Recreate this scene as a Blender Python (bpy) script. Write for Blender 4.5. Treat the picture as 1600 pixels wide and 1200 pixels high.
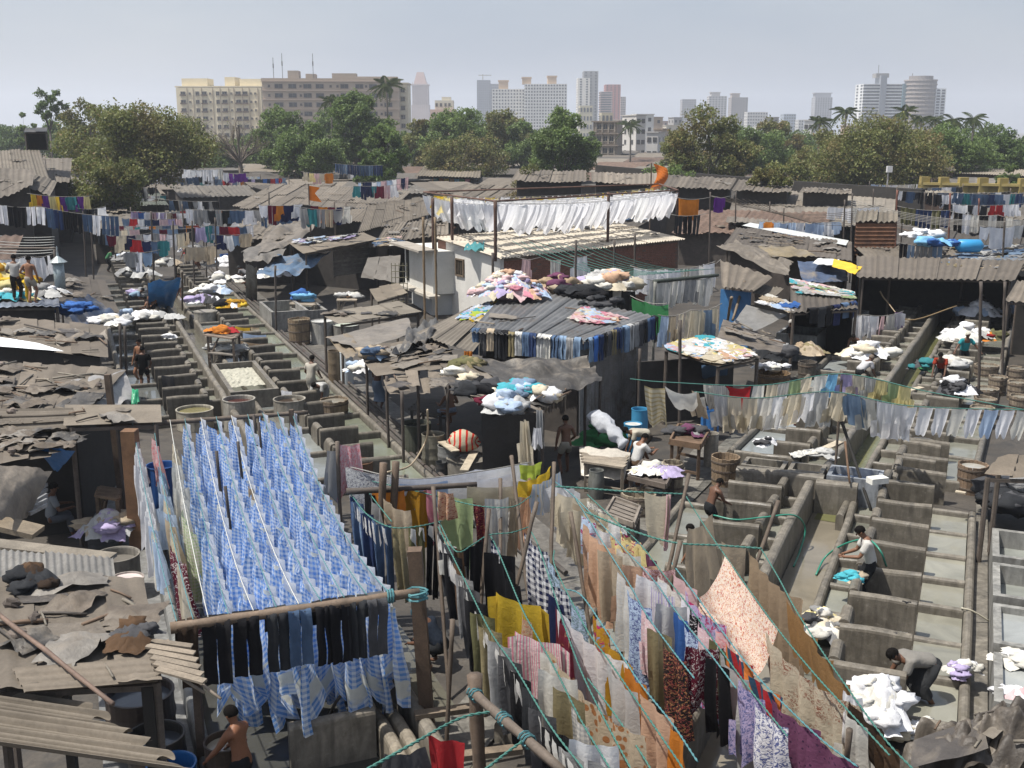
import bpy,math,random
from mathutils import Vector,Matrix,Euler
from mathutils import noise as mnoise
for _o in list(bpy.data.objects):
	bpy.data.objects.remove(_o)
SC = bpy.context.scene
COL = SC.collection
R = math.radians
PI = math.pi
# ------------------------------------------------------------------ camera
CAM_H = 9.0
PITCH = R(13.0)
FPX = 1715.0
cam_d = bpy.data.cameras.new('camera')
cam_d.sensor_width = 36.0
cam_d.lens = 36.0 * FPX / 1600.0
cam_d.clip_start = 0.1
cam_d.clip_end = 9000
cam = bpy.data.objects.new('camera',cam_d)
COL.objects.link(cam)
cam.location = (0,0,CAM_H)
cam.rotation_euler = (PI / 2 - PITCH,0,0)
SC.camera = cam
# ------------------------------------------------------------------ light
SUN_EL,SUN_AZ = R(65),R(-104)      # azimuth measured clockwise from +Y
world = bpy.data.worlds.new('World')
SC.world = world
world.use_nodes = True
wn,wl = world.node_tree.nodes,world.node_tree.links
wn.clear()
w_out = wn.new('ShaderNodeOutputWorld')
w_bg = wn.new('ShaderNodeBackground')
w_sky = wn.new('ShaderNodeTexSky')
w_sky.sky_type = 'NISHITA'
w_sky.sun_disc = False
w_sky.sun_elevation = SUN_EL
w_sky.sun_rotation = SUN_AZ
w_sky.altitude = 10
w_sky.air_density = 1.3
w_sky.dust_density = 4.0
w_sky.ozone_density = 1.5
w_hs = wn.new('ShaderNodeHueSaturation')
w_hs.inputs['Saturation'].default_value = 0.95
wl.new(w_sky.outputs[0],w_hs.inputs['Color'])
w_tc = wn.new('ShaderNodeTexCoord')
w_nz = wn.new('ShaderNodeTexNoise')
w_nz.inputs['Scale'].default_value = 2.6
w_nz.inputs['Detail'].default_value = 5
w_mp = wn.new('ShaderNodeMapping')
w_mp.inputs['Scale'].default_value = (1,1,3.5)
wl.new(w_tc.outputs['Generated'],w_mp.inputs['Vector'])
wl.new(w_mp.outputs[0],w_nz.inputs['Vector'])
w_rp = wn.new('ShaderNodeValToRGB')
w_rp.color_ramp.elements[0].position,w_rp.color_ramp.elements[0].color = 0.35,(1.95,2.4,3.3,1)
w_rp.color_ramp.elements[1].position,w_rp.color_ramp.elements[1].color = 0.7,(3.35,3.6,4.05,1)
wl.new(w_nz.outputs['Fac'],w_rp.inputs[0])
w_mx = wn.new('ShaderNodeMixRGB')
w_mx.inputs[0].default_value = 0.62
wl.new(w_hs.outputs[0],w_mx.inputs[1])
wl.new(w_rp.outputs[0],w_mx.inputs[2])
wl.new(w_mx.outputs[0],w_bg.inputs['Color'])
w_bg.inputs['Strength'].default_value = 0.115
wl.new(w_bg.outputs[0],w_out.inputs['Surface'])
sun_d = bpy.data.lights.new('sun','SUN')
sun_d.energy = 5.0
sun_d.angle = R(0.6)
sun_d.color = (1.0,0.955,0.88)
sun = bpy.data.objects.new('sun',sun_d)
COL.objects.link(sun)
_sd = Vector((math.sin(SUN_AZ) * math.cos(SUN_EL),math.cos(SUN_AZ) * math.cos(SUN_EL),math.sin(SUN_EL)))
sun.rotation_euler = _sd.to_track_quat('Z','Y').to_euler()
sun.location = (0,0,60)
SC.view_settings.view_transform = 'Standard'
SC.view_settings.look = 'None'
SC.view_settings.gamma = 1.0
SC.view_settings.use_curve_mapping = False
SC.view_settings.exposure = 0.52
SC.render.engine = 'CYCLES'
SC.cycles.max_bounces = 6
SC.cycles.diffuse_bounces = 3
SC.cycles.glossy_bounces = 2
SC.cycles.transmission_bounces = 3
SC.cycles.transparent_max_bounces = 6
SC.cycles.volume_bounces = 1
SC.cycles.use_denoising = True
# ------------------------------------------------------------------ helpers
rng = random.Random(7)
U = rng.uniform
def G(px,py,z=0.0):
	"""the point of height z that the photograph shows at pixel (px, py) of 1600x1200"""
	v = (px - 800) / FPX
	w = (py - 600) / FPX
	t = (CAM_H - z) / (math.sin(PITCH) + w * math.cos(PITCH))
	return Vector((v * t,(math.cos(PITCH) - w * math.sin(PITCH)) * t,z))
def V(px,py,Y):
	"""the point at distance Y that the photograph shows at pixel (px, py)"""
	v = (px - 800) / FPX
	w = (py - 600) / FPX
	t = Y / (math.cos(PITCH) - w * math.sin(PITCH))
	return Vector((v * t,Y,CAM_H - t * (math.sin(PITCH) + w * math.cos(PITCH))))
def lin(c):
	return tuple((x / 12.92 if x <= 0.04045 else ((x + 0.055) / 1.055) ** 2.4) for x in c)
def hexc(h):
	h = h.lstrip('#')
	return lin(tuple(int(h[i:i + 2],16) / 255 for i in (0,2,4)))
class MB:
	def __init__(s):
		s.v,s.f,s.uv,s.mi = [],[],[],[]
		s.m = 0
	def face(s,idx,uvs=None):
		s.f.append(tuple(idx))
		s.uv.append(uvs)
		s.mi.append(s.m)
	def add(s,pts):
		b = len(s.v)
		s.v.extend(Vector(p) for p in pts)
		return b
	def box(s,c,size,rz=0.0,M=None,taper=1.0):
		sx,sy,sz = size[0] / 2,size[1] / 2,size[2] / 2
		rot = M if M is not None else Matrix.Rotation(rz,3,'Z')
		c = Vector(c)
		P = []
		for z in (-1,1):
			t = taper if z > 0 else 1
			for x,y in ((-1,-1),(1,-1),(1,1),(-1,1)):
				P.append(c + rot @ Vector((x * sx * t,y * sy * t,z * sz)))
		b = s.add(P)
		for q in ((3,2,1,0),(4,5,6,7),(0,1,5,4),(1,2,6,5),(2,3,7,6),(3,0,4,7)):
			s.face([b + i for i in q])
		return s
	def beam(s,a,b,w,h=None,up=(0,0,1)):
		"""box from a to b with square section"""
		h = h or w
		a,b = Vector(a),Vector(b)
		d = b - a
		L = d.length
		if L < 1e-5:
			return s
		x = d / L
		y = Vector(up).cross(x)
		if y.length < 1e-3:
			y = Vector((0,1,0)).cross(x)
		y.normalize()
		z = x.cross(y)
		return s.box((a + b) / 2,(L,w,h),M=Matrix((x,y,z)).transposed())
	def tube(s,pts,r,n=6,cap=True,r2=None):
		pts = [Vector(p) for p in pts]
		k = len(pts)
		rings = []
		prev = None
		for i,p in enumerate(pts):
			d = (pts[min(i + 1,k - 1)] - pts[max(i - 1,0)])
			if d.length < 1e-7:
				d = Vector((0,0,1))
			d.normalize()
			if prev is None:
				a = d.orthogonal().normalized()
			else:
				a = (prev - d * prev.dot(d))
				a = a.normalized() if a.length > 1e-4 else d.orthogonal().normalized()
			prev = a
			b = d.cross(a)
			rr = r[i] if isinstance(r,(list,tuple)) else (r if r2 is None else r + (r2 - r) * i / max(1,k - 1))
			base = s.add([p + (a * math.cos(2 * PI * j / n) + b * math.sin(2 * PI * j / n)) * rr for j in range(n)])
			rings.append(base)
		for i in range(k - 1):
			for j in range(n):
				a,b = rings[i],rings[i + 1]
				s.face((a + j,a + (j + 1) % n,b + (j + 1) % n,b + j))
		if cap:
			s.face([rings[0] + j for j in range(n)][::-1])
			s.face([rings[-1] + j for j in range(n)])
		return s
	def lathe(s,prof,c=(0,0,0),n=16,cap_bot=True,cap_top=False):
		c = Vector(c)
		rings = []
		for r,z in prof:
			rings.append(s.add([c + Vector((r * math.cos(2 * PI * j / n),r * math.sin(2 * PI * j / n),z)) for j in range(n)]))
		for a,b in zip(rings,rings[1:]):
			for j in range(n):
				s.face((a + j,a + (j + 1) % n,b + (j + 1) % n,b + j))
		if cap_bot:
			s.face([rings[0] + j for j in range(n)][::-1])
		if cap_top:
			s.face([rings[-1] + j for j in range(n)])
		return s
	def grid(s,fn,nu,nv,uvs=(1,1)):
		b = len(s.v)
		for j in range(nv + 1):
			for i in range(nu + 1):
				s.v.append(Vector(fn(i / nu,j / nv)))
		for j in range(nv):
			for i in range(nu):
				a = b + j * (nu + 1) + i
				u0,u1 = i / nu * uvs[0],(i + 1) / nu * uvs[0]
				v0,v1 = j / nv * uvs[1],(j + 1) / nv * uvs[1]
				s.face((a,a + 1,a + nu + 2,a + nu + 1),((u0,v0),(u1,v0),(u1,v1),(u0,v1)))
		return s
	def blob(s,c,r,seed=0,amp=0.25,nu=10,nv=7,freq=1.6,flat=0.0):
		"""a crumpled closed lump, r = (rx, ry, rz)"""
		c = Vector(c)
		rings = []
		for j in range(nv + 1):
			th = PI * j / nv
			ring = []
			for i in range(nu):
				ph = 2 * PI * i / nu
				d = Vector((math.sin(th) * math.cos(ph),math.sin(th) * math.sin(ph),math.cos(th)))
				k = 1 + amp * (mnoise.noise(d * freq + Vector((seed * 3.7,seed * 1.3,seed))) * 1.6)
				q = Vector((d.x * r[0] * k,d.y * r[1] * k,d.z * r[2] * k))
				if q.z < -flat * r[2] and flat:
					q.z = -flat * r[2]
				ring.append(c + q)
			rings.append(s.add(ring))
		for a,b in zip(rings,rings[1:]):
			for i in range(nu):
				s.face((a + i,b + i,b + (i + 1) % nu,a + (i + 1) % nu))
		return s
	def prism(s,poly,z0,z1):
		"""poly: list of (x, y) counter-clockwise"""
		n = len(poly)
		a = s.add([(x,y,z0) for x,y in poly])
		b = s.add([(x,y,z1) for x,y in poly])
		s.face([a + i for i in range(n)][::-1])
		s.face([b + i for i in range(n)])
		for i in range(n):
			s.face((a + i,a + (i + 1) % n,b + (i + 1) % n,b + i))
		return s
	def mesh(s,name,mats,smooth=False,off=None):
		me = bpy.data.meshes.new(name)
		vs = s.v if off is None else [v - off for v in s.v]
		me.from_pydata([tuple(v) for v in vs],[],s.f)
		if any(u is not None for u in s.uv):
			lay = me.uv_layers.new(name='UVMap')
			data = []
			for f,u in zip(s.f,s.uv):
				if u is None:
					u = [(0,0)] * len(f)
				for q in u:
					data.extend(q)
			lay.data.foreach_set('uv',data)
		for m in (mats if isinstance(mats,(list,tuple)) else [mats]):
			me.materials.append(m)
		if any(s.mi):
			me.polygons.foreach_set('material_index',s.mi)
		if smooth:
			me.polygons.foreach_set('use_smooth',[True] * len(me.polygons))
		me.update()
		return me
def props(o,label=None,cat=None,group=None,kind=None):
	if label:
		o['label'] = label
	if cat:
		o['category'] = cat
	if group:
		o['group'] = group
	if kind:
		o['kind'] = kind
	return o
def thing(name,label,cat,loc,group=None,rz=0.0):
	o = bpy.data.objects.new(name,None)
	o.empty_display_size = 0.2
	COL.objects.link(o)
	o.location = loc
	o.rotation_euler = (0,0,rz)
	return props(o,label,cat,group)
def put(mb,name,mat,parent=None,color=None,smooth=False,label=None,cat=None,group=None,kind=None,local=False,org=None):
	"""link a mesh as one object. World coordinates unless local."""
	me = mb
	loc = None
	if isinstance(mb,MB):
		if parent is not None and not local:
			p = parent
			off = Vector((0,0,0))
			while p is not None:
				off = off + Vector(p.location)
				p = p.parent
			me = mb.mesh(name,mat,smooth,off)
		elif parent is None and not local:
			if org is None:
				n = len(mb.v)
				xs = [v.x for v in mb.v]; ys = [v.y for v in mb.v]; zs = [v.z for v in mb.v]
				org = Vector(((min(xs) + max(xs)) / 2,(min(ys) + max(ys)) / 2,min(zs)))
			loc = Vector(org)
			me = mb.mesh(name,mat,smooth,loc)
		else:
			me = mb.mesh(name,mat,smooth)
	o = bpy.data.objects.new(name,me)
	COL.objects.link(o)
	if parent is not None:
		o.parent = parent
	if loc is not None:
		o.location = loc
	if color is not None:
		o.color = (*color[:3],1)
	return props(o,label,cat,group,kind)
KIDS = {}
def kids(o):
	return [c for c in bpy.data.objects if c.parent is o]
def dup(tree,loc,rz=0.0,label=None,group=None,scale=None,color=None):
	"""tree: (root, [(child, [grandchildren])]); copies the thing and each of its parts"""
	root,ch = tree
	r = root.copy()
	COL.objects.link(r)
	r.location = loc
	r.rotation_euler = (0,0,rz)
	if scale:
		r.scale = scale if not isinstance(scale,(int,float)) else (scale,) * 3
	if label:
		r['label'] = label
	if group:
		r['group'] = group
	if color is not None:
		r.color = (*color[:3],1)
	for c,gs in ch:
		k = c.copy()
		COL.objects.link(k)
		k.parent = r
		if color is not None:
			k.color = (*color[:3],1)
		for g in gs:
			q = g.copy()
			COL.objects.link(q)
			q.parent = k
	return r
ORD = ['first','second','third','fourth','fifth','sixth','seventh','eighth','ninth','tenth','eleventh','twelfth',
	'thirteenth','fourteenth','fifteenth','sixteenth','seventeenth','eighteenth','nineteenth','twentieth']
def N3(p,s=1.0,seed=0.0):
	return mnoise.noise(Vector(p) * s + Vector((seed * 11.3,seed * 5.1,seed * 2.7)))
# ------------------------------------------------------------------ materials
class NT:
	def __init__(s,name):
		s.m = bpy.data.materials.new(name)
		s.m.use_nodes = True
		s.n,s.l = s.m.node_tree.nodes,s.m.node_tree.links
		s.n.clear()
		s.out = s.n.new('ShaderNodeOutputMaterial')
	def new(s,t,**k):
		x = s.n.new(t)
		for a,b in k.items():
			if a in x.inputs.keys():
				x.inputs[a].default_value = b
			else:
				setattr(x,a,b)
		return x
	def link(s,a,b):
		s.l.new(a,b)
	def noise(s,scale,detail=4,rough=0.6,vec=None,dist=0.0):
		x = s.new('ShaderNodeTexNoise')
		x.inputs['Scale'].default_value = scale
		x.inputs['Detail'].default_value = detail
		x.inputs['Roughness'].default_value = rough
		x.inputs['Distortion'].default_value = dist
		if vec is not None:
			s.link(vec,x.inputs['Vector'])
		return x.outputs['Fac']
	def ramp(s,fac,stops):
		x = s.new('ShaderNodeValToRGB')
		els = x.color_ramp.elements
		while len(els) < len(stops):
			els.new(0.5)
		for e,(p,c) in zip(els,stops):
			e.position = p
			e.color = (*c,1) if isinstance(c,(tuple,list)) else (c,c,c,1)
		s.link(fac,x.inputs[0])
		return x.outputs[0]
	def mix(s,fac,a,b,mode='MIX'):
		x = s.n.new('ShaderNodeMix')
		x.data_type = 'RGBA'
		x.blend_type = mode
		x.clamp_factor = True
		for sock,val in ((x.inputs[0],fac),(x.inputs[6],a),(x.inputs[7],b)):
			if hasattr(val,'is_output') or isinstance(val,bpy.types.NodeSocket):
				s.link(val,sock)
			elif isinstance(val,(tuple,list)):
				sock.default_value = (*val[:3],1)
			else:
				sock.default_value = val if sock == x.inputs[0] else (val,val,val,1)
		return x.outputs[2]
	def math(s,op,a,b=None,clamp=False):
		x = s.n.new('ShaderNodeMath')
		x.operation = op
		x.use_clamp = clamp
		for i,val in enumerate((a,b)):
			if val is None:
				continue
			if isinstance(val,bpy.types.NodeSocket):
				s.link(val,x.inputs[i])
			else:
				x.inputs[i].default_value = val
		return x.outputs[0]
	def coord(s,which='Object',scale=None,loc_random=True):
		tc = s.new('ShaderNodeTexCoord')
		o = tc.outputs[which]
		if loc_random and which == 'Object':
			oi = s.new('ShaderNodeObjectInfo')
			va = s.new('ShaderNodeVectorMath')
			va.operation = 'ADD'
			vm = s.new('ShaderNodeVectorMath')
			vm.operation = 'SCALE'
			cb = s.new('ShaderNodeCombineXYZ')
			for i in range(3):
				s.link(oi.outputs['Random'],cb.inputs[i])
			s.link(cb.outputs[0],vm.inputs[0])
			vm.inputs['Scale'].default_value = 37.0
			s.link(o,va.inputs[0])
			s.link(vm.outputs[0],va.inputs[1])
			o = va.outputs[0]
		if scale:
			mp = s.new('ShaderNodeMapping')
			mp.inputs['Scale'].default_value = scale
			s.link(o,mp.inputs['Vector'])
			o = mp.outputs[0]
		return o
	def ocol(s):
		return s.new('ShaderNodeObjectInfo').outputs['Color']
	def orand(s):
		return s.new('ShaderNodeObjectInfo').outputs['Random']
	def finish(s,color,rough=0.8,bump=None,bump_d=0.02,bump_s=0.5,metallic=0.0,spec=None,transl=0.0,alpha=None):
		p = s.new('ShaderNodeBsdfPrincipled')
		if isinstance(color,bpy.types.NodeSocket):
			s.link(color,p.inputs['Base Color'])
		else:
			p.inputs['Base Color'].default_value = (*color,1)
		if isinstance(rough,bpy.types.NodeSocket):
			s.link(rough,p.inputs['Roughness'])
		else:
			p.inputs['Roughness'].default_value = rough
		p.inputs['Metallic'].default_value = metallic
		if spec is not None:
			p.inputs['Specular IOR Level'].default_value = spec
		nrm = None
		if bump is not None:
			b = s.new('ShaderNodeBump')
			b.inputs['Strength'].default_value = bump_s
			b.inputs['Distance'].default_value = bump_d
			s.link(bump,b.inputs['Height'])
			nrm = b.outputs[0]
			s.link(nrm,p.inputs['Normal'])
		sh = p.outputs[0]
		if transl:
			t = s.new('ShaderNodeBsdfTranslucent')
			if isinstance(color,bpy.types.NodeSocket):
				s.link(color,t.inputs[0])
			else:
				t.inputs[0].default_value = (*color,1)
			if nrm is not None:
				s.link(nrm,t.inputs['Normal'])
			mx = s.new('ShaderNodeMixShader')
			mx.inputs[0].default_value = transl
			s.link(sh,mx.inputs[1])
			s.link(t.outputs[0],mx.inputs[2])
			sh = mx.outputs[0]
		s.link(sh,s.out.inputs['Surface'])
		return s.m
def simple(name,color=None,rough=0.8,vary=0.35,scale=3.0,fine=40.0,bump_d=0.01,metallic=0.0,spec=None,stretch=None,dirt=None,dirt_lo=0.45,dirt_hi=0.62,bump_s=0.5):
	"""object colour (or a fixed one) broken up by two sizes of noise, with optional patches of another colour"""
	t = NT(name)
	co = t.coord('Object',stretch)
	n1 = t.noise(scale,5,0.65,co,0.4)
	n2 = t.noise(fine,3,0.6,co)
	base = color if color is not None else t.ocol()
	k = t.ramp(n1,[(0.28,1 - vary),(0.72,1 + vary * 0.5)])
	c = t.mix(1.0,base,k,'MULTIPLY')
	k2 = t.ramp(n2,[(0.3,1 - vary * 0.5),(0.7,1.0 + vary * 0.2)])
	c = t.mix(1.0,c,k2,'MULTIPLY')
	if dirt is not None:
		nd = t.noise(scale * 0.7,6,0.7,co,1.0)
		c = t.mix(t.ramp(nd,[(dirt_lo,0.0),(dirt_hi,1.0)]),c,dirt)
	h = t.math('ADD',t.math('MULTIPLY',n1,0.6),t.math('MULTIPLY',n2,0.4))
	return t.finish(c,rough,h,bump_d,bump_s,metallic,spec)
def cloth(name,fn=None,transl=0.22,vary=0.16,rough=0.9):
	t = NT(name)
	co = t.coord('Object')
	uv = t.coord('UV',loc_random=False)
	base = t.ocol()
	if fn:
		base = fn(t,uv,base)
	n1 = t.noise(5.0,4,0.6,co)
	c = t.mix(1.0,base,t.ramp(n1,[(0.25,1 - vary),(0.75,1.0 + vary * 0.3)]),'MULTIPLY')
	nb = t.noise(14.0,4,0.6,co,0.8)
	return t.finish(c,rough,nb,0.025,0.45,transl=transl,spec=0.15)
def _sep(t,uv,rot=0.0):
	if rot:
		mp = t.new('ShaderNodeMapping')
		mp.inputs['Rotation'].default_value = (0,0,rot)
		t.link(uv,mp.inputs['Vector'])
		uv = mp.outputs[0]
	x = t.new('ShaderNodeSeparateXYZ')
	t.link(uv,x.inputs[0])
	return x.outputs[0],x.outputs[1]
def _stripe(t,x,period,duty=0.5):
	return t.math('LESS_THAN',t.math('FRACT',t.math('DIVIDE',x,period)),duty)
def pat_check(period,other,motif=None):
	def f(t,uv,base):
		x,y = _sep(t,uv)
		k = t.math('MULTIPLY',t.math('ADD',_stripe(t,x,period),_stripe(t,y,period)),0.5)
		c = t.mix(k,other,base)
		if motif:
			v = t.noise(2.6,2,0.5,uv,1.2)
			c = t.mix(t.ramp(v,[(0.60,0.0),(0.64,1.0)]),c,motif)
		return c
	return f
def pat_stripe(period,other,axis=0,duty=0.5,rot=0.0,third=None):
	def f(t,uv,base):
		x = _sep(t,uv,rot)[axis]
		c = t.mix(_stripe(t,x,period,duty),other,base)
		if third:
			c = t.mix(_stripe(t,x,period * 2.7,0.22),c,third)
		return c
	return f
def pat_spot(scale,other,lo=0.25,hi=0.3,third=None):
	def f(t,uv,base):
		v = t.new('ShaderNodeTexVoronoi')
		v.inputs['Scale'].default_value = scale
		t.link(uv,v.inputs['Vector'])
		c = t.mix(t.ramp(v.outputs['Distance'],[(lo,1.0),(hi,0.0)]),base,other)
		if third:
			n = t.noise(scale * 0.8,3,0.6,uv,1.0)
			c = t.mix(t.ramp(n,[(0.55,0.0),(0.6,1.0)]),c,third)
		return c
	return f
def pat_noise(scale,other,lo=0.5,hi=0.56,third=None,dist=1.5):
	def f(t,uv,base):
		n = t.noise(scale,4,0.65,uv,dist)
		c = t.mix(t.ramp(n,[(lo,0.0),(hi,1.0)]),base,other)
		if third:
			n2 = t.noise(scale * 1.3,3,0.6,uv,0.5)
			c = t.mix(t.ramp(n2,[(0.57,0.0),(0.62,1.0)]),c,third)
		return c
	return f
def pat_sprig(scale,clump,other):
	"""sprigs gathered in loose clumps on a plain ground"""
	def f(t,uv,base):
		n = t.noise(scale,4,0.7,uv,2.0)
		big = t.noise(clump,2,0.5,uv,0.6)
		k = t.math('MULTIPLY',t.ramp(n,[(0.5,0.0),(0.57,1.0)]),t.ramp(big,[(0.42,0.0),(0.56,1.0)]))
		return t.mix(k,base,other)
	return f
MAT = {}
MAT['cloth'] = cloth('plain_cloth',None,0.42)
MAT['pile'] = cloth('heaped_cloth',None,0.0,0.3)
MAT['thin'] = cloth('thin_white_cotton',None,0.55,0.08)
MAT['gingham'] = cloth('blue_gingham_cloth',pat_check(0.075,(0.84,0.89,0.95),(0.80,0.80,0.72)),0.48)
MAT['navycheck'] = cloth('navy_check_cloth',pat_check(0.11,(0.72,0.72,0.74)))
MAT['plaid'] = cloth('fine_check_cloth',pat_check(0.06,(0.55,0.52,0.47)))
MAT['stripe'] = cloth('striped_cloth',pat_stripe(0.07,(0.62,0.6,0.55)))
MAT['hstripe'] = cloth('cross_striped_cloth',pat_stripe(0.12,(0.5,0.45,0.33),1,0.35))
MAT['serape'] = cloth('bright_striped_cloth',pat_stripe(0.2,(0.03,0.07,0.12),0,0.45,0.3,(0.6,0.18,0.04)))
MAT['floral'] = cloth('small_floral_cloth',pat_noise(26,(0.30,0.075,0.065),0.53,0.58,(0.42,0.22,0.10)))
MAT['sprig'] = cloth('sprigged_cloth',pat_sprig(16,3.0,(0.22,0.08,0.05)))
MAT['vine'] = cloth('vine_sprigged_cloth',pat_sprig(20,6.0,(0.25,0.08,0.07)))
MAT['giraffe'] = cloth('spotted_cloth',pat_spot(9,(0.30,0.13,0.05),0.36,0.42))
MAT['dots'] = cloth('dotted_cloth',pat_spot(16,(0.05,0.02,0.05),0.2,0.26))
MAT['sage'] = cloth('mottled_sage_cloth',pat_noise(20,(0.18,0.26,0.28),0.48,0.54))
MAT['ornate'] = cloth('red_ornate_cloth',pat_check(0.16,(0.10,0.012,0.02),(0.35,0.16,0.10)))
MAT['paisley'] = cloth('pink_paisley_cloth',pat_noise(7,(0.38,0.03,0.12),0.52,0.54,(0.18,0.26,0.42)))
MAT['redprint'] = cloth('red_white_print_cloth',pat_noise(18,(0.75,0.7,0.68),0.55,0.58))
MAT['pinkprint'] = cloth('pink_print_cloth',pat_noise(15,(0.62,0.22,0.24),0.5,0.55))
MAT['greyprint'] = cloth('grey_print_cloth',pat_noise(22,(0.14,0.14,0.17),0.52,0.56))
MAT['batik'] = cloth('blue_batik_cloth',pat_noise(22,(0.10,0.12,0.28),0.5,0.54))
MAT['denim'] = cloth('denim_cloth',None,0.0,0.35)
MAT['heavy'] = cloth('heavy_cloth',None,0.0,0.3)
def concrete_mat(name,wet=0.5):
	t = NT(name)
	co = t.coord('Object')
	n1 = t.noise(1.3,6,0.7,co,0.6)
	n2 = t.noise(9,5,0.7,co)
	n3 = t.noise(60,3,0.6,co)
	st = t.noise(3.2,4,0.6,t.coord('Object',(2.0,2.0,0.35)),0.6)
	c = t.mix(1.0,t.ocol(),t.ramp(n1,[(0.3,0.62),(0.7,1.15)]),'MULTIPLY')
	c = t.mix(1.0,c,t.ramp(n2,[(0.3,0.8),(0.7,1.08)]),'MULTIPLY')
	c = t.mix(1.0,c,t.ramp(st,[(0.34,0.62),(0.64,1.08)]),'MULTIPLY')
	c = t.mix(t.ramp(n2,[(0.60,0.0),(0.72,0.45)]),c,(0.27,0.25,0.215))
	n4 = t.noise(2.3,5,0.7,co,1.5)
	c = t.mix(t.ramp(n4,[(0.55,0.0),(0.72,0.6)]),c,(0.075,0.066,0.045))
	rough = t.ramp(n1,[(0.35,0.38),(0.65,0.75)])
	h = t.math('ADD',t.math('MULTIPLY',n2,0.6),t.math('MULTIPLY',n3,0.4))
	return t.finish(c,rough,h,0.012,0.5,spec=0.35)
MAT['concrete'] = concrete_mat('wet_stained_concrete')
MAT['cement'] = simple('dry_cement',None,0.9,0.3,1.6,30,0.01,dirt=(0.12,0.11,0.10),dirt_lo=0.6,dirt_hi=0.75)
MAT['plaster'] = simple('old_lime_plaster',None,0.9,0.18,0.8,25,0.008,dirt=(0.28,0.26,0.23),dirt_lo=0.6,dirt_hi=0.8)
MAT['mud'] = simple('trodden_mud',None,0.75,0.5,0.9,14,0.03,dirt=(0.03,0.027,0.024),dirt_lo=0.48,dirt_hi=0.6)
MAT['asbestos'] = simple('dusty_cement_sheet',None,0.92,0.3,1.0,22,0.012,dirt=(0.07,0.058,0.046),dirt_lo=0.56,dirt_hi=0.78)
MAT['metal'] = simple('weathered_zinc_sheet',None,0.5,0.4,1.2,20,0.006,metallic=0.35,dirt=(0.11,0.075,0.05),dirt_lo=0.55,dirt_hi=0.75)
MAT['rust'] = simple('rusty_sheet',None,0.85,0.5,2.0,25,0.01,dirt=(0.05,0.028,0.02),dirt_lo=0.5,dirt_hi=0.7)
MAT['wood'] = simple('weathered_wood',None,0.85,0.45,3.0,40,0.01,stretch=(1,1,1))
MAT['bamboo'] = simple('grey_pole_wood',None,0.75,0.4,4.0,30,0.008)
MAT['brick'] = simple('red_brick',None,0.9,0.35,5.0,50,0.01)
MAT['tarp'] = simple('dusty_tarpaulin',None,0.6,0.4,1.6,9,0.05,dirt=(0.17,0.145,0.115),dirt_lo=0.5,dirt_hi=0.72,bump_s=0.8)
MAT['tarpclean'] = simple('plastic_tarpaulin',None,0.4,0.25,2.0,10,0.04,bump_s=0.8,spec=0.4)
MAT['paint'] = simple('worn_paint',None,0.6,0.2,3.0,30,0.004)
MAT['plastic'] = simple('plastic',None,0.35,0.12,3.0,30,0.001)
MAT['rope'] = simple('twisted_rope',None,0.8,0.3,30.0,120,0.004)
MAT['skin'] = simple('skin',None,0.5,0.15,9.0,60,0.002,spec=0.3)
MAT['hair'] = simple('black_hair',(0.006,0.005,0.0045),0.85,0.3,20.0,90,0.006,spec=0.08)
MAT['far'] = simple('building_render',None,0.9,0.12,0.06,0.6,0.01,dirt=(0.23,0.2,0.17),dirt_lo=0.62,dirt_hi=0.85)
MAT['farglass'] = simple('dark_window_glass',None,0.25,0.2,0.3,2,0.001)
def water_mat(name,rough=0.06):
	t = NT(name)
	co = t.coord('Object')
	n1 = t.noise(0.9,5,0.6,co,1.2)
	n2 = t.noise(7,3,0.5,co,0.4)
	c = t.mix(1.0,t.ocol(),t.ramp(n1,[(0.3,0.75),(0.7,1.12)]),'MULTIPLY')
	return t.finish(c,rough,n2,0.012,0.25,spec=0.4)
MAT['water'] = water_mat('cloudy_wash_water',0.12)
def brick_tint():
	return None
def leaf_mat(name,c0,c1,c2,brown=None):
	t = NT(name)
	ge = t.new('ShaderNodeNewGeometry')
	rp = ge.outputs['Random Per Island']
	c = t.ramp(rp,[(0.0,c0),(0.5,c1),(0.9,c2)] + ([(1.0,brown)] if brown else []))
	co = t.coord('Object')
	n = t.noise(0.35,3,0.6,co)
	c = t.mix(1.0,c,t.ramp(n,[(0.3,0.7),(0.7,1.25)]),'MULTIPLY')
	if brown:
		nb = t.noise(0.22,3,0.6,co,0.5)
		c = t.mix(t.ramp(nb,[(0.50,0.0),(0.66,0.6)]),c,brown)
	return t.finish(c,0.55,transl=0.35,spec=0.3)
MAT['leaf_green'] = leaf_mat('fresh_leaves',(0.065,0.105,0.028),(0.115,0.175,0.045),(0.17,0.225,0.07))
MAT['leaf_olive'] = leaf_mat('olive_leaves',(0.085,0.105,0.03),(0.145,0.165,0.045),(0.2,0.205,0.07),(0.21,0.14,0.065))
MAT['leaf_dark'] = leaf_mat('dark_leaves',(0.045,0.08,0.022),(0.08,0.13,0.03),(0.115,0.165,0.045))
MAT['leaf_palm'] = leaf_mat('palm_leaves',(0.045,0.07,0.026),(0.075,0.10,0.036),(0.11,0.13,0.05))
MAT['bark'] = simple('bark',None,0.9,0.4,2.0,20,0.03)
MAT['ground'] = simple('dusty_ground',None,0.95,0.4,0.02,1.0,0.05)
import numpy as np
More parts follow.
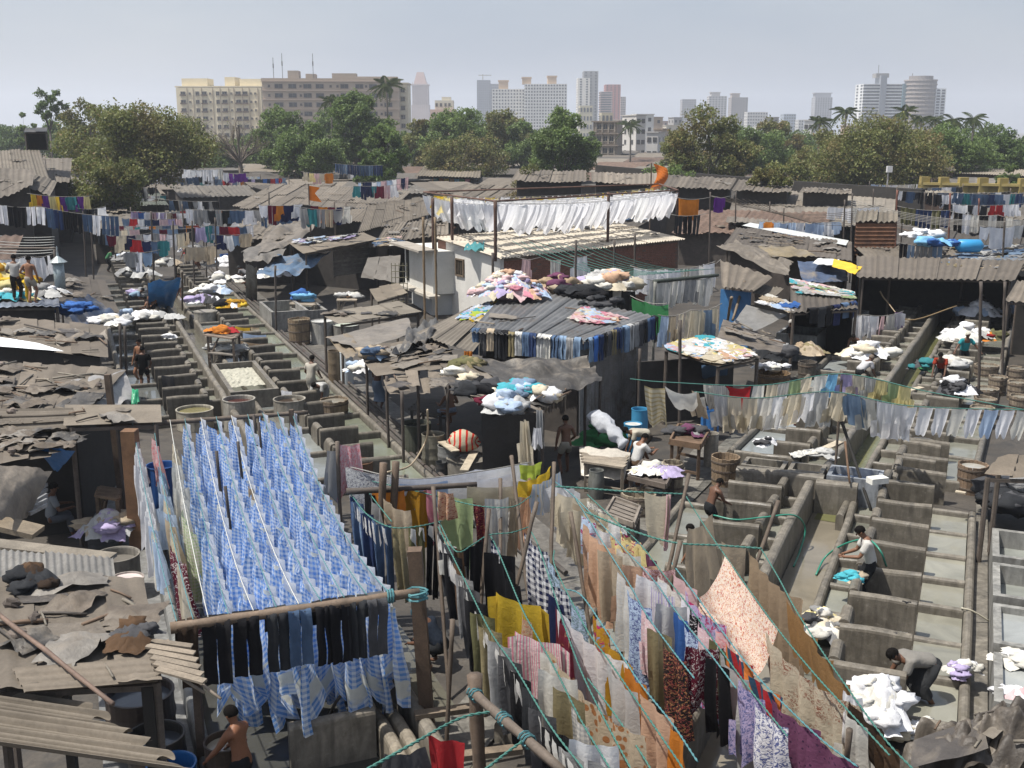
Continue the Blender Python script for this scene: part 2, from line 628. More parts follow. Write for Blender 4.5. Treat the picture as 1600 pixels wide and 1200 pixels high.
# ------------------------------------------------------------------ ground and air
g = MB()
g.grid(lambda u,v: ((u - 0.5) * 9000,-60 + v * 4700,0),30,30)
put(g,'ground',MAT['ground'],color=(0.13,0.115,0.095),kind='structure')
g = MB()
g.grid(lambda u,v: ((u - 0.5) * 130,4 + v * 120,0.004),40,40)
put(g,'yard_ground',MAT['mud'],color=(0.062,0.053,0.043),kind='structure')
t = NT('thin_haze')
pv = t.new('ShaderNodeVolumePrincipled')
pv.inputs['Color'].default_value = (0.86,0.91,1.0,1)
pv.inputs['Density'].default_value = 0.00037
pv.inputs['Anisotropy'].default_value = 0.3
t.link(pv.outputs[0],t.out.inputs['Volume'])
h = MB()
h.box((0,2270,76),(9400,5000,155))
hz = put(h,'haze',t.m,kind='stuff')
hz['label'] = 'pale haze softening the distant towers'
# ------------------------------------------------------------------ buildings
WIN = {}
def window_mesh(w,h,d=0.25):
	k = (round(w,2),round(h,2))
	if k not in WIN:
		m = MB()
		f = 0.14
		m.box((0,-0.02,h / 2 - f / 2),(w,0.2,f))
		m.box((0,-0.02,-h / 2 + f / 2),(w + 0.2,0.34,f))
		m.box((-w / 2 + f / 2,-0.02,0),(f,0.2,h - 2 * f))
		m.box((w / 2 - f / 2,-0.02,0),(f,0.2,h - 2 * f))
		m.box((0,-0.02,0),(f * 0.7,0.1,h - 2 * f))
		a = m.mesh('window',MAT['far'])
		q = MB()
		q.box((0,0.03,0),(w - 2 * f,0.03,h - 2 * f))
		b = q.mesh('pane',MAT['farglass'])
		WIN[k] = (a,b)
	return WIN[k]
def add_window(par,x,y,z,w,h,rz=0.0,fcol=(0.3,0.27,0.22)):
	a,b = window_mesh(w,h)
	o = put(a,'window',None,par,fcol)
	o.location = (x,y,z)
	o.rotation_euler = (0,0,rz)
	p = put(b,'pane',None,o,(0.025,0.028,0.032))
	return o
def win_stuff(par,w,d,z0,z1,nx,nz,col,ww,wh,x0=0.0,side=False,nside=0):
	"""many openings too small to pick apart, as one part"""
	m = MB()
	for k in range(nz):
		z = z0 + (k + 0.5) * (z1 - z0) / nz
		for i in range(nx):
			x = x0 - w / 2 + (i + 0.5) * w / nx
			m.box((x,-d / 2 - 0.02,z),(ww,0.2,wh))
		for i in range(nside):
			y = -d / 2 + (i + 0.5) * d / nside
			m.box((x0 - w / 2 - 0.02,y,z),(0.2,ww,wh))
			m.box((x0 + w / 2 + 0.02,y,z),(0.2,ww,wh))
	o = put(m,'window_openings',MAT['farglass'],par,col,local=True)
	o['kind'] = 'stuff'
	return o
def block(name,label,x0,x1,ytop,Y,depth,yaw=0.0,cat='building'):
	"""empty at the foot of a building whose front spans pixels x0..x1 at distance Y"""
	a,b = V(x0,ytop,Y),V(x1,ytop,Y)
	w = b.x - a.x
	th = thing(name,label,cat,((a.x + b.x) / 2,Y + depth / 2,0),rz=yaw)
	return th,w,a.z
def wall_part(par,c,s,col,name='wall',mat='far'):
	m = MB()
	m.box(c,s)
	return put(m,name,MAT[mat],par,col,local=True)
# the cream apartment block
th,w,z = block('apartment_building','cream apartment block with brown window frames behind the bare tree',275,410,137,440,14,R(-3))
CREAM = (0.68,0.60,0.43)
wall_part(th,(0,0,z / 2),(w,14,z),CREAM)
wall_part(th,(0,0.2,z + 0.4),(w + 0.8,14.4,0.5),CREAM,'parapet')
for (px0,px1,yt) in ((279,320,123),(348,364,121),(372,408,124)):
	a,b = V(px0,yt,440),V(px1,yt,440)
	wall_part(th,((a.x + b.x) / 2 - th.location.x,0.5,(z + a.z) / 2 + 0.3),(b.x - a.x,8,a.z - z),CREAM,'roof_room')
for k in range(7):
	zz = z - 2.2 - k * 3.15
	for i,fx in enumerate((-0.42,-0.25,-0.17,-0.01,0.07,0.23,0.31)):
		big = i in (0,2,4,5,6)
		add_window(th,fx * w,-7.05,zz,2.0 if big else 1.5,1.7)
		if big:
			m = MB()
			m.box((fx * w,-7.35,zz - 0.55),(2.3,0.6,0.5))
			put(m,'balcony_grille',MAT['far'],th,(0.12,0.09,0.07),local=True)
	for fx in (-0.34,-0.10,0.15,0.38,0.43):
		add_window(th,fx * w,-7.05,zz,0.8,0.9)
m = MB()
for fx in (-0.37,-0.3,-0.2,-0.07,0.02,0.12,0.18,0.28,0.36,0.46):
	m.tube([(fx * w,-7.15,2),(fx * w,-7.15,z)],0.12,5)
put(m,'drain_pipes',MAT['far'],th,(0.4,0.33,0.24),local=True)
# the long weathered block
th,w,z = block('apartment_building','long weathered pinkish brown block with roof aerials behind the green trees',408,620,127,420,16,R(4))
BRN = (0.40,0.325,0.25)
wall_part(th,(0,0,z / 2),(w,16,z),BRN)
for k in range(8):
	zz = z - k * 3.3
	wall_part(th,(0,-8.25,zz),(w + 0.6,0.6,0.35),(0.42,0.33,0.26),'ledge')
wall_part(th,(0,0,z + 0.6),(w + 0.5,16.5,0.9),BRN,'parapet')
for (px0,px1,yt) in ((446,463,112),(474,489,117),(515,553,116),(553,618,121)):
	a,b = V(px0,yt,420),V(px1,yt,420)
	wall_part(th,((a.x + b.x) / 2 - th.location.x,-1.5,(z + a.z) / 2 + 0.5),(b.x - a.x,7,a.z - z),(0.33,0.28,0.23),'roof_room')
for k in range(6):
	zz = z - 1.8 - k * 3.3
	for fx in (-0.38,-0.28,-0.17,-0.08,0.1,0.21,0.31,0.42):
		add_window(th,fx * w,-8.05,zz,3.0,1.7,fcol=(0.2,0.16,0.13))
	for fx in (-0.45,-0.22,0.0,0.05,0.26,0.37):
		add_window(th,fx * w,-8.05,zz,0.9,1.0,fcol=(0.2,0.16,0.13))
	for yy in (-5,-1,3):
		add_window(th,-w / 2 - 0.05,yy,zz,2.4,1.7,-PI / 2,(0.2,0.16,0.13))
m = MB()
for fx,hh in ((-0.42,6.5),(-0.355,8),(-0.13,8)):
	m.tube([(fx * w,-5,z),(fx * w,-5,z + hh + 2)],0.12,5)
	m.box((fx * w,-5,z + hh * 0.55 + 2),(0.4,0.4,1.6))
put(m,'aerial',MAT['far'],th,(0.12,0.12,0.12),local=True)
th,w,z = block('apartment_building','narrow cream block beside the long weathered block',618,637,131,430,12)
wall_part(th,(0,0,z / 2),(w,12,z),(0.6,0.55,0.42))
wall_part(th,(0,0,z + 0.2),(w + 0.6,12.6,0.5),(0.5,0.45,0.34),'parapet')
for k in range(6):
	add_window(th,0.08 * w,-6.05,z - 2.3 - k * 3.3,1.7,1.7)
	m = MB()
	m.box((0.08 * w,-6.4,z - 1.2 - k * 3.3),(2.2,0.8,0.2))
	put(m,'window_hood',MAT['far'],th,(0.62,0.57,0.45),local=True)
# the tapering tower
th,w,z = block('tapering_tower','grey pink tower with a truncated pyramid roof',643,669,132,1400,22,0,'tower')
wall_part(th,(0,0,z / 2),(w * 0.95,22,z),(0.40,0.33,0.31))
m = MB()
m.box((0,0,20),(w * 1.08,24,40),taper=0.97)
put(m,'base_block',MAT['far'],th,(0.40,0.33,0.31),local=True)
zt = V(656,113,1400).z
m = MB()
m.box((0,0,(z + zt) / 2 + 0.6),(w * 0.78,18,zt - z),taper=0.5)
put(m,'pyramid_roof',MAT['far'],th,(0.36,0.25,0.22),local=True)
m = MB()
for i in range(8):
	m.box((-w * 0.44 + i * w * 0.126,-11.3,z * 0.55 + 4),(0.8,0.8,z * 0.85))
m.box((0,0,z - 0.3),(w * 1.05,24,1.4))
put(m,'pilaster',MAT['far'],th,(0.45,0.37,0.35),local=True)
th,w,z = block('apartment_building','low pink block with a cream roof room left of the tree canopy',672,712,171,560,12)
wall_part(th,(0,0,z / 2),(w,12,z),(0.55,0.38,0.30))
wall_part(th,(0.5,0,z + 2.2),(w * 0.72,9,4.4),(0.6,0.55,0.44),'roof_room')
wall_part(th,(1.5,0,z + 5.2),(w * 0.35,6,1.8),(0.6,0.55,0.44),'water_tank')
for fx in (-0.25,-0.08,0.1,0.25):
	add_window(th,fx * w,-4.6,z + 2.2,1.2,1.8)
for fx in (-0.35,-0.1,0.15,0.4):
	add_window(th,fx * w,-6.06,z - 2.2,1.8,1.6)
# towers in the haze
def tower(label,x0,x1,yt,Y,depth,col,nx,nz,wcol=(0.09,0.1,0.11),ww=None,yaw=0.0,caps=(),nside=3,zlo=0.15,wh=None):
	th,w,z = block('tower_block',label,x0,x1,yt,Y,depth,yaw,'tower block')
	wall_part(th,(0,0,z / 2),(w,depth,z),col)
	if nz:
		win_stuff(th,w,depth,z * zlo,z,nx,nz,wcol,ww or w / nx * 0.55,wh or (z * (1 - zlo)) / nz * 0.5,nside=nside)
	for (c0,c1,ct,cc) in caps:
		a,b = V(c0,ct,Y),V(c1,ct,Y)
		wall_part(th,((a.x + b.x) / 2 - th.location.x,0,(z + a.z) / 2),(b.x - a.x,depth * 0.6,a.z - z - 0.02),cc,'roof_tower')
		wall_part(th,((a.x + b.x) / 2 - th.location.x,0,a.z + 0.5),((b.x - a.x) * 1.14,depth * 0.68,1.0),cc,'roof_cap')
	return th,w,z
th,w,z = tower('blue grey tower under construction with a crane on top',745,766,125,1300,16,(0.24,0.26,0.30),7,22)
m = MB()
zt = V(760,117,1300).z
m.beam((-1,0,z),(-1,0,zt + 1),0.9)
m.beam((-6,0,zt),(9,0,zt),0.8)
put(m,'crane',MAT['far'],th,(0.3,0.27,0.2),local=True)
tower('dark slab tower beside the tower with the crane',766,779,131,1350,14,(0.22,0.23,0.27),4,18)
TANC = (0.50,0.36,0.23)
tower('white gridded block with one tan roof tower',769,820,139,880,18,(0.66,0.65,0.62),11,14,caps=((779,794,127,TANC),))
tower('taller white gridded block with two tan roof towers',820,886,131,860,18,(0.68,0.67,0.64),15,16,caps=((816,830,122,TANC),(856,870,120,TANC)))
th,w,z = tower('white slab tower with one column of dark windows',903,922,122,900,20,(0.72,0.69,0.63),2,18,ww=1.4,zlo=0.3)
tower('grey concrete tower rising behind the white slab tower',912,935,111,935,18,(0.30,0.30,0.30),3,20,ww=1.2)
tower('low cream podium block in front of the white slab tower',906,926,165,700,14,(0.50,0.46,0.34),4,4)
tower('tall red brick tower with a flat top',946,970,132,1050,18,(0.40,0.17,0.15),4,22,ww=1.0)
tower('stepped pink and white tower before the red tower',938,957,143,980,14,(0.55,0.42,0.38),1,18,ww=9,wh=1.0)
tower('thin pale tower right of the red tower',970,978,151,1080,12,(0.5,0.47,0.44),3,16)
tower('pale slim tower behind the bank of trees',1066,1088,155,1250,14,(0.36,0.35,0.36),6,16)
tower('pale grey tower with a stepped roof tank',1108,1136,150,1200,14,(0.46,0.45,0.44),6,16,caps=((1112,1126,145,(0.4,0.38,0.36)),))
tower('warm grey tower with a cap beside the stepped one',1143,1169,152,1150,16,(0.34,0.31,0.30),6,18,caps=((1145,1157,147,(0.36,0.31,0.28)),))
tower('low white block behind the trees',1168,1200,175,1000,14,(0.55,0.54,0.52),8,8)
tower('small blue grey block behind the trees',1225,1244,178,1100,14,(0.33,0.38,0.44),5,8)
tower('low pale block at the end of the far trees',1248,1256,187,1000,12,(0.5,0.5,0.48),2,6)
tower('solitary grey tower with a flat crown',1274,1301,152,1350,16,(0.36,0.36,0.38),7,20,caps=((1275,1300,146,(0.36,0.36,0.38)),))
th,w,z = tower('white tower with dark window bands and a grey core',1350,1410,131,840,20,(0.72,0.73,0.73),8,16,ww=4.2,nside=2,wh=1.3)
a = V(1371,131,840); b = V(1388,131,840)
zt = V(1380,118,840).z
wall_part(th,(0,-4.5,zt / 2),(4.5,14,zt),(0.2,0.22,0.25),'core')
wall_part(th,(0,-3,zt + 0.2),(9.5,9,3.0),(0.24,0.23,0.22),'roof_tank')
m = MB()
m.tube([(-1,0,zt),(-1,0,zt + 8)],0.25,5)
put(m,'aerial',MAT['far'],th,(0.2,0.2,0.2),local=True)
th = thing('tower_block','round brown tower with ribbon floors beside the white tower','tower block',V(1441,190,880) * 1.0)
th.location = (V(1441,190,880).x,890,0)
zt = V(1441,124,880).z
m = MB()
m.lathe([(12,0),(12,zt)],n=28,cap_top=True)
put(m,'wall',MAT['far'],th,(0.23,0.2,0.185),local=True)
m = MB()
for k in range(17):
	zz = zt - 1 - k * 3.1
	m.lathe([(12.05,zz),(12.6,zz),(12.6,zz + 1.0),(12.05,zz + 1.0)],n=28,cap_bot=False)
put(m,'floor_bands',MAT['far'],th,(0.33,0.29,0.26),local=True)
m = MB()
m.lathe([(9,zt),(9,zt + 2.8)],n=20,cap_top=True)
m.tube([(-7,0,zt),(-7,0,zt + 5)],0.3,5)
put(m,'roof_room',MAT['far'],th,(0.22,0.2,0.19),local=True)
wall_part(th,(13.5,-2,zt * 0.43),(8,12,zt * 0.86),(0.62,0.64,0.66),'side_wing')
wall_part(th,(-12.5,3,zt * 0.47),(4,12,zt * 0.94),(0.10,0.17,0.2),'glass_wing')
win_stuff(th,7.6,12,8,zt * 0.85,2,15,(0.08,0.09,0.1),2.6,1.4,x0=13.5).location = (0,-2,0)
# brown gallery building beside the centre tree
th,w,z = block('gallery_building','brown three storey building with open galleries beside the round tree',934,972,190,290,10,R(-14))
wall_part(th,(0,0,z / 2),(w,9.4,z),(0.26,0.21,0.16))
for k in range(4):
	wall_part(th,(0,0,z - k * 3.0),(w + 0.8,10.6,0.35),(0.22,0.18,0.14),'floor_slab')
for k in range(3):
	for fx in (-0.38,-0.12,0.14,0.4):
		m = MB(); m.box((fx * w,-4.9,z - 1.4 - k * 3),(0.3,0.3,2.6))
		put(m,'pillar',MAT['far'],th,(0.32,0.27,0.21),local=True)
	for fx in (-0.25,0.01,0.27):
		add_window(th,fx * w,-4.75,z - 1.3 - k * 3,1.3,1.5)
tower('low tan shed roofs behind the gallery building',940,958,176,480,12,(0.42,0.38,0.27),3,3)
# low town between the towers, each house a thing
rt = random.Random(11)
lab = ['pale','cream','grey','pinkish','white','tan']
lcol = [(0.5,0.48,0.45),(0.55,0.5,0.4),(0.32,0.31,0.3),(0.48,0.36,0.31),(0.66,0.65,0.62),(0.42,0.33,0.25)]
for i in range(26):
	Y = rt.uniform(300,900)
	px = rt.choice([rt.uniform(975,1068),rt.uniform(975,1068),rt.uniform(650,780),rt.uniform(1170,1350)])
	k = rt.randrange(6)
	wpx = rt.uniform(10,26)
	a = V(px - wpx / 2,196,Y)
	z = rt.uniform(5,14) + (Y - 300) * 0.008
	th = thing('town_house','%s flat roofed house in the low town between the towers' % lab[k],'house',(a.x,Y,0),group='low houses of the far town',rz=rt.uniform(-0.4,0.4))
	w = wpx * Y / FPX
	wall_part(th,(0,0,z / 2),(w,9,z),lcol[k])
	wall_part(th,(0,0,z + 0.15),(w + 0.5,9.5,0.3),tuple(c * 0.8 for c in lcol[k]),'roof')
	win_stuff(th,w,9,1,z,max(2,int(w / 3)),max(1,int(z / 3.2)),(0.06,0.06,0.06),1.1,1.3,nside=2)
# far wooded hill on the left
m = MB()
m.grid(lambda u,v: (-1700 + u * 900,1900 + v * 300,max(0.0,42 * math.sin(PI * min(1,u * 0.9 + 0.1)) * math.sin(PI * v) + 8 * N3((u * 9,v * 5,0))) - 0.5),40,8)
put(m,'hill',MAT['ground'],color=(0.06,0.075,0.05),smooth=True,kind='structure')
# ------------------------------------------------------------------ trees
def crown_mesh(name,mat,clumps,leaves,size,seed,jitter=1.0):
	"""many leaf blades gathered in clumps; clumps: (x, y, z, r)"""
	r = np.random.RandomState(seed)
	P = []
	for (x,y,z,cr) in clumps:
		n = max(6,int(leaves * (cr ** 1.6)))
		d = r.normal(size=(n,3))
		d /= np.linalg.norm(d,axis=1)[:,None] + 1e-9
		rad = cr * (0.55 + 0.5 * r.rand(n)) * (0.8 + 0.35 * np.sin(d[:,0] * 4 + x) * np.cos(d[:,2] * 3 + y))
		P.append(np.array([x,y,z]) + d * rad[:,None] * np.array([1,1,0.75]))
	P = np.concatenate(P)
	n = len(P)
	a = r.normal(size=(n,3)); a /= np.linalg.norm(a,axis=1)[:,None]
	up = r.normal(size=(n,3)) * 0.6 + np.array([0,0,0.9])
	b = np.cross(a,up); b /= np.linalg.norm(b,axis=1)[:,None] + 1e-9
	s = size * (0.6 + 0.8 * r.rand(n))[:,None]
	q = np.stack([P - a * s,P + b * s * 0.55,P + a * s,P - b * s * 0.55],axis=1).reshape(-1,3)
	me = bpy.data.meshes.new(name)
	me.vertices.add(n * 4)
	me.vertices.foreach_set('co',q.ravel())
	me.loops.add(n * 4)
	me.loops.foreach_set('vertex_index',np.arange(n * 4,dtype=np.int32))
	me.polygons.add(n)
	me.polygons.foreach_set('loop_start',np.arange(0,n * 4,4,dtype=np.int32))
	me.materials.append(mat)
	me.update(calc_edges=True)
	me.validate()
	return me
def tree(label,px,ytop,wpx,Y,mat,zlow=2.0,dens=60,leaf=0.22,seed=1,nclump=42,bare=0.0,group=None,lean=0.0,crownz=None,bark=(0.10,0.085,0.07)):
	r = random.Random(seed)
	top = V(px,ytop,Y)
	rad = wpx * Y / FPX / 2 * 1.06
	zt = top.z
	th = thing('tree',label,'tree',(top.x - lean,Y,0),group)
	cz = (zt + zlow) / 2
	hz_ = (zt - zlow) / 2
	cl = []
	for i in range(nclump):
		for _ in range(20):
			x,y,z = r.uniform(-1,1),r.uniform(-1,1),r.uniform(-1,1)
			q = math.sqrt(x * x + y * y + z * z)
			if 0.35 < q < 1.0 and r.random() < 0.35 + 0.65 * q:
				break
		k = r.uniform(0.22,0.40)
		s = 1 - k * 0.6
		taper = 1 - 0.25 * max(0,z)
		cl.append((lean + x * rad * s * taper * 1.12,y * rad * s * 0.85 * taper,cz + z * hz_ * s,rad * k))
	# trunk and limbs
	m = MB()
	tr = max(0.18,rad * 0.07)
	fork = Vector((lean * 0.4,0,max(1.0,zlow * 0.9 + 0.08 * hz_)))
	m.tube([(0,0,-0.1),(lean * 0.15,0.05,fork.z * 0.5),fork],[tr * 1.25,tr,tr * 0.85],8)
	for i,c in enumerate(cl):
		if i % 2 == 0 or bare:
			e = Vector(c[:3])
			mid = fork.lerp(e,0.5) + Vector((r.uniform(-.15,.15) * rad,r.uniform(-.15,.15) * rad,0.1 * hz_))
			m.tube([fork,fork.lerp(mid,0.6) + Vector((0,0,0.04 * hz_)),mid,e],[tr * 0.5,tr * 0.34,tr * 0.22,tr * 0.06],5,cap=False)
			if bare:
				for q in range(5):
					e2 = e + Vector((r.uniform(-1,1),r.uniform(-1,1),r.uniform(-.3,1))) * rad * 0.3
					m.tube([mid,e.lerp(e2,0.4),e2],[tr * 0.14,tr * 0.09,0.02],4,cap=False)
	put(m,'trunk',MAT['bark'],th,bark,smooth=True,local=True)
	me = crown_mesh('crown',mat,cl,1.9 * dens / (rad * 0.22) ** 1.6 * (1 - bare),leaf * 0.68,seed)
	put(me,'crown',None,th)
	return th
LG,LO,LD = MAT['leaf_green'],MAT['leaf_olive'],MAT['leaf_dark']
BELT = None
tree('thin tall grey green tree standing above the left trees',74,131,52,170,LD,9.5,60,.26,1,16,lean=0.4)
tree('slim bright green tree at the far left edge of the grove',38,165,36,190,LG,3,80,.3,2,20)
tree('rounded green tree behind the black hut on the left',78,180,70,200,LG,2,90,.3,3,30)
tree('tall olive tree left of the spreading tree',140,140,105,150,LO,2,110,.26,4,44)
tree('big spreading tree with twisted limbs above the left roofs',205,160,215,112,LO,3.4,150,.22,5,70,lean=-0.5)
tree('low leafy tree crown hanging over the left washing lines',160,235,130,92,LO,2.2,120,.18,6,40)
tree('browning tree beside the cream block',290,178,90,140,LO,4,60,.2,7,34,bare=0.35)
tree('almost bare tree in front of the cream block',372,190,100,150,LO,5,24,.16,8,26,bare=0.8,bark=(0.15,0.12,0.095))
tree('bright green tree below the weathered block',440,160,95,170,LG,2,120,.26,9,44)
tree('yellow green bushy tree behind the green shop',480,188,110,150,LG,1.5,130,.24,10,44)
tree('tall dense green tree in front of the weathered block',560,130,100,160,LG,3,150,.26,11,52)
tree('full green tree right of the tall dense tree',605,170,75,140,LG,1.5,130,.24,12,40)
tree('dark leafy shrub tree at the low roofs beneath the tall tree',590,215,70,125,LD,1,110,.2,13,30)
tree('olive tree at the left end of the long tree bank',660,180,70,190,LO,1.5,100,.3,14,36)
tree('green tree of the long bank with a brown patch',715,160,110,180,LG,1.5,140,.28,15,50)
tree('brown tinged tree in the middle of the long bank',770,158,95,190,LO,1.5,130,.28,16,46)
tree('green tree at the right end of the long bank',820,185,75,185,LG,1.5,110,.28,17,36)
tree('low olive tree under the long bank',720,200,130,160,LO,1,120,.24,18,44)
tree('round dense green tree standing alone in the centre',884,163,108,135,LG,1.2,190,.22,19,60)
tree('low bush tree with thin leaves before the dark wall',833,250,72,105,LO,0.8,80,.15,20,26,bare=0.3)
tree('wide olive tree left of the low grey sheds',1110,155,130,130,LO,1,150,.22,21,60)
tree('pale dry tree crown behind the wide olive tree',1215,180,80,200,LO,2,90,.3,22,34)
tree('green tree between the two wide olive trees',1190,195,110,170,LG,1.5,130,.26,23,44)
tree('widest olive tree in front of the white tower',1370,183,215,130,LO,1.0,190,.22,24,80)
tree('olive tree left of the widest one',1290,200,90,150,LO,1.2,120,.24,25,36)
tree('green tree at the right under the palms',1500,185,120,150,LG,1.5,140,.24,26,46)
tree('dark tree at the right edge of the tree bank',1580,200,90,160,LD,1.5,120,.26,27,36)
tree('bright yellow green bush near the yellow wall',1577,245,50,120,LG,0.5,80,.18,28,20)
tree('leaning small tree growing out of the shed roofs',1205,252,70,95,LO,2.0,90,.16,29,28,lean=1.2)
tree('low green growth between the dark wall and the olive tree',1240,235,90,125,LO,0.6,90,.2,30,30)
tree('bushy growth beside the triangular gable',1045,245,90,118,LG,0.6,70,.18,31,24)
tree('hazy green trees at the far left horizon',5,190,60,260,LD,1.0,90,.4,32,24)
tree('narrow green tree left of the brown gallery building',925,200,40,240,LG,1.0,80,.3,33,20)
tree('low dark tree behind the far right sheds',1420,215,120,145,LD,0.6,120,.24,34,36)
rt = random.Random(5)
for i,(px,yt,w,Y,mt,lab) in enumerate((
	(20,195,80,230,LD,'dull green tree at the far left behind the hut'),(110,175,90,210,LG,'green tree between the hut and the spreading tree'),(250,195,110,190,LO,'olive tree behind the spreading tree'),(330,215,90,200,LG,'low green tree behind the bare tree'),(400,200,90,210,LG,'low green tree left of the bright one'),
	(520,165,100,200,LG,'green tree behind the tall dense one'),(630,200,70,210,LG,'green tree behind the corner of the narrow cream block'),(680,195,90,230,LG,'green tree at the back of the long bank'),(745,170,100,220,LG,'tall green tree at the back of the long bank'),(800,175,90,230,LO,'olive tree at the back of the long bank'),(850,200,80,220,LG,'green tree behind the round dense tree'),
	(1075,195,80,200,LO,'olive tree left behind the wide olive tree'),(1150,190,90,210,LG,'green tree behind the wide olive tree'),(1245,200,100,230,LG,'low green tree under the solitary grey tower'),(1320,210,110,220,LG,'green tree under the tallest palm'),(1450,195,110,210,LO,'olive tree under the round brown tower'),(1540,190,100,200,LG,'green tree at the right end of the palm row'),(1600,210,80,190,LG,'green tree cut by the right edge'))):
	tree(lab,px,yt,w,Y,mt,0.8,110,.32,50 + i,36)
def palm(label,px,ytop,Y,fr=1.9,seed=1,nf=17):
	r = random.Random(seed)
	p = V(px,ytop,Y)
	fr = fr * Y / 150.0
	zt = p.z - fr * 0.35
	th = thing('palm_tree',label,'palm tree',(p.x,Y,0))
	m = MB()
	m.tube([(0,0,0),(0.15,0,zt * 0.4),(0.1,0,zt * 0.75),(0,0,zt)],[0.24,0.19,0.16,0.14],7)
	put(m,'trunk',MAT['bark'],th,(0.16,0.14,0.12),smooth=True,local=True)
	for i in range(nf):
		az = 2 * PI * i / nf + r.uniform(-.2,.2)
		el = r.uniform(-0.5,1.2)
		L = fr * r.uniform(0.85,1.15)
		f = MB()
		pts = []
		for k in range(6):
			s = k / 5
			rr = L * s * math.cos(el * (1 - s * 0.4))
			zz = zt + L * (math.sin(el) * s - 0.55 * s * s)
			pts.append(Vector((math.cos(az) * rr,math.sin(az) * rr,zz)))
		f.tube(pts,[0.04,0.035,0.03,0.02,0.015,0.01],3,cap=False)
		side = Vector((-math.sin(az),math.cos(az),0))
		for k in range(1,15):
			s = k / 14 * 4.99
			a = pts[int(s)].lerp(pts[int(s) + 1],s - int(s))
			ll = L * 0.32 * math.sin(PI * (0.15 + 0.8 * k / 14))
			for sg in (-1,1):
				e = a + side * sg * ll * 0.75 + Vector((math.cos(az) * ll * .4,math.sin(az) * ll * .4,-ll * 0.5))
				b = f.add([a + Vector((0,0,.0)),a + (e - a) * 0.5 + Vector((0,0,0.05 * L)),e,a + (e - a) * 0.5 - Vector((0,0,0.03 * L))])
				f.face((b,b + 1,b + 2,b + 3))
		put(f,'frond',MAT['leaf_palm'],th,local=True)
	return th
palm('coconut palm standing above the weathered block roof',603,122,200,2.6,1)
palm('coconut palm rising between the green trees',516,150,175,2.0,2)
palm('coconut palm beside the brown gallery building',985,188,230,1.9,3)
palm('tallest coconut palm over the right trees',1322,165,190,2.2,4)
palm('low coconut palm left of the tallest palm',1281,182,180,2.0,5)
palm('coconut palm in front of the white tower',1415,165,200,2.1,6)
palm('coconut palm below the round brown tower',1440,178,190,1.7,7)
palm('bushy palm half sunk among the right trees',1462,180,180,1.5,8)
palm('palm with a hanging skirt right of the round tower',1491,178,170,1.9,9)
palm('rightmost palm of the row behind the trees',1522,176,175,2.0,10)
# ------------------------------------------------------------------ wash lanes
class Frame:
	def __init__(s,deg,O):
		s.th = R(deg)
		s.a = Vector((math.sin(s.th),math.cos(s.th),0))
		s.b = Vector((math.cos(s.th),-math.sin(s.th),0))
		s.O = s.a * O[0] + s.b * O[1]
		s.rz = -s.th
	def p(s,u,r,z=0.0):
		return s.O + s.a * u + s.b * r + Vector((0,0,z))
FA = Frame(22.9,(16.65,-1.70))
FB = Frame(26.0,(37.18,-4.57))
FL = Frame(-21.9,(35.18,2.42))
def scl(c,k):
	return tuple(x * k for x in c)
def round_wall(m,a,b,h,th,z0=0.0,seg=6,wob=0.022,rnd=None,nose=False):
	"""wall with a rounded top from a to b (vectors on the ground)"""
	a,b = Vector(a),Vector(b)
	d = (b - a)
	L = d.length
	d.normalize()
	n = Vector((d.y,-d.x,0))
	prof = [(-th / 2,z0)]
	rr = min(th / 2,0.09)
	for k in range(4):
		an = PI - (PI / 2) * k / 3
		prof.append((-th / 2 + rr + rr * math.cos(an),h - rr + rr * math.sin(an)))
	for k in range(4):
		an = PI / 2 - (PI / 2) * k / 3
		prof.append((th / 2 - rr + rr * math.cos(an),h - rr + rr * math.sin(an)))
	prof.append((th / 2,z0))
	k = len(prof)
	rings = []
	for i in range(seg + 1):
		s = i / seg
		c = a + d * (L * s)
		hh = 1.0
		if nose and i == seg:
			hh = 0.8
		wv = wob * N3(c,1.3,3)
		wz = wob * 1.6 * N3(c,0.9,8)
		rings.append(m.add([c + n * (x + wv) + Vector((0,0,z0 + (z - z0) * hh + (wz if z > z0 + 0.01 else 0))) for x,z in prof]))
	for r0,r1 in zip(rings,rings[1:]):
		for j in range(k - 1):
			m.face((r0 + j,r0 + j + 1,r1 + j + 1,r1 + j))
	m.face([rings[0] + j for j in range(k)])
	m.face([rings[-1] + j for j in range(k)][::-1])
	return m
CONC = (0.155,0.137,0.11)
CON2 = (0.185,0.166,0.136)
WATER = (0.17,0.17,0.14)
rl = random.Random(5)
def pens(F,r0,r1,ss,rowname,shoulder='left',h=0.82,z0=0.0,near=None,tone=CONC):
	"""a row of wash pens: a flogging slab across with a shoulder wall running back from its end"""
	n = len(ss)
	for i,u in enumerate(ss):
		lab = '%s wash pen from the near end of the %s' % (ORD[i] if i < 20 else 'far',rowname)
		grp = rowname + ' pens'
		if i >= 20:
			lab = 'small wash pen near the far end of the %s' % rowname
		c = scl(tone,rl.uniform(0.85,1.15))
		hh = h * rl.uniform(0.96,1.05)
		th = thing('wash_pen',lab,'wash pen',F.p(u,(r0 + r1) / 2,z0),grp)
		m = MB()
		du = rl.uniform(-0.03,0.03)
		round_wall(m,F.p(u + du,r0),F.p(u,r1),hh,0.17,z0,5)
		put(m,'flogging_slab',MAT['concrete'],th,c,smooth=False)
		m = MB()
		r = r0 + 0.05 if shoulder == 'left' else r1 - 0.05
		round_wall(m,F.p(u + 0.09,r),F.p(u + 0.95 + rl.uniform(-.08,.08),r),hh * 1.02,0.2,z0,4,nose=True)
		put(m,'shoulder_wall',MAT['concrete'],th,tuple(x * 1.06 for x in c))
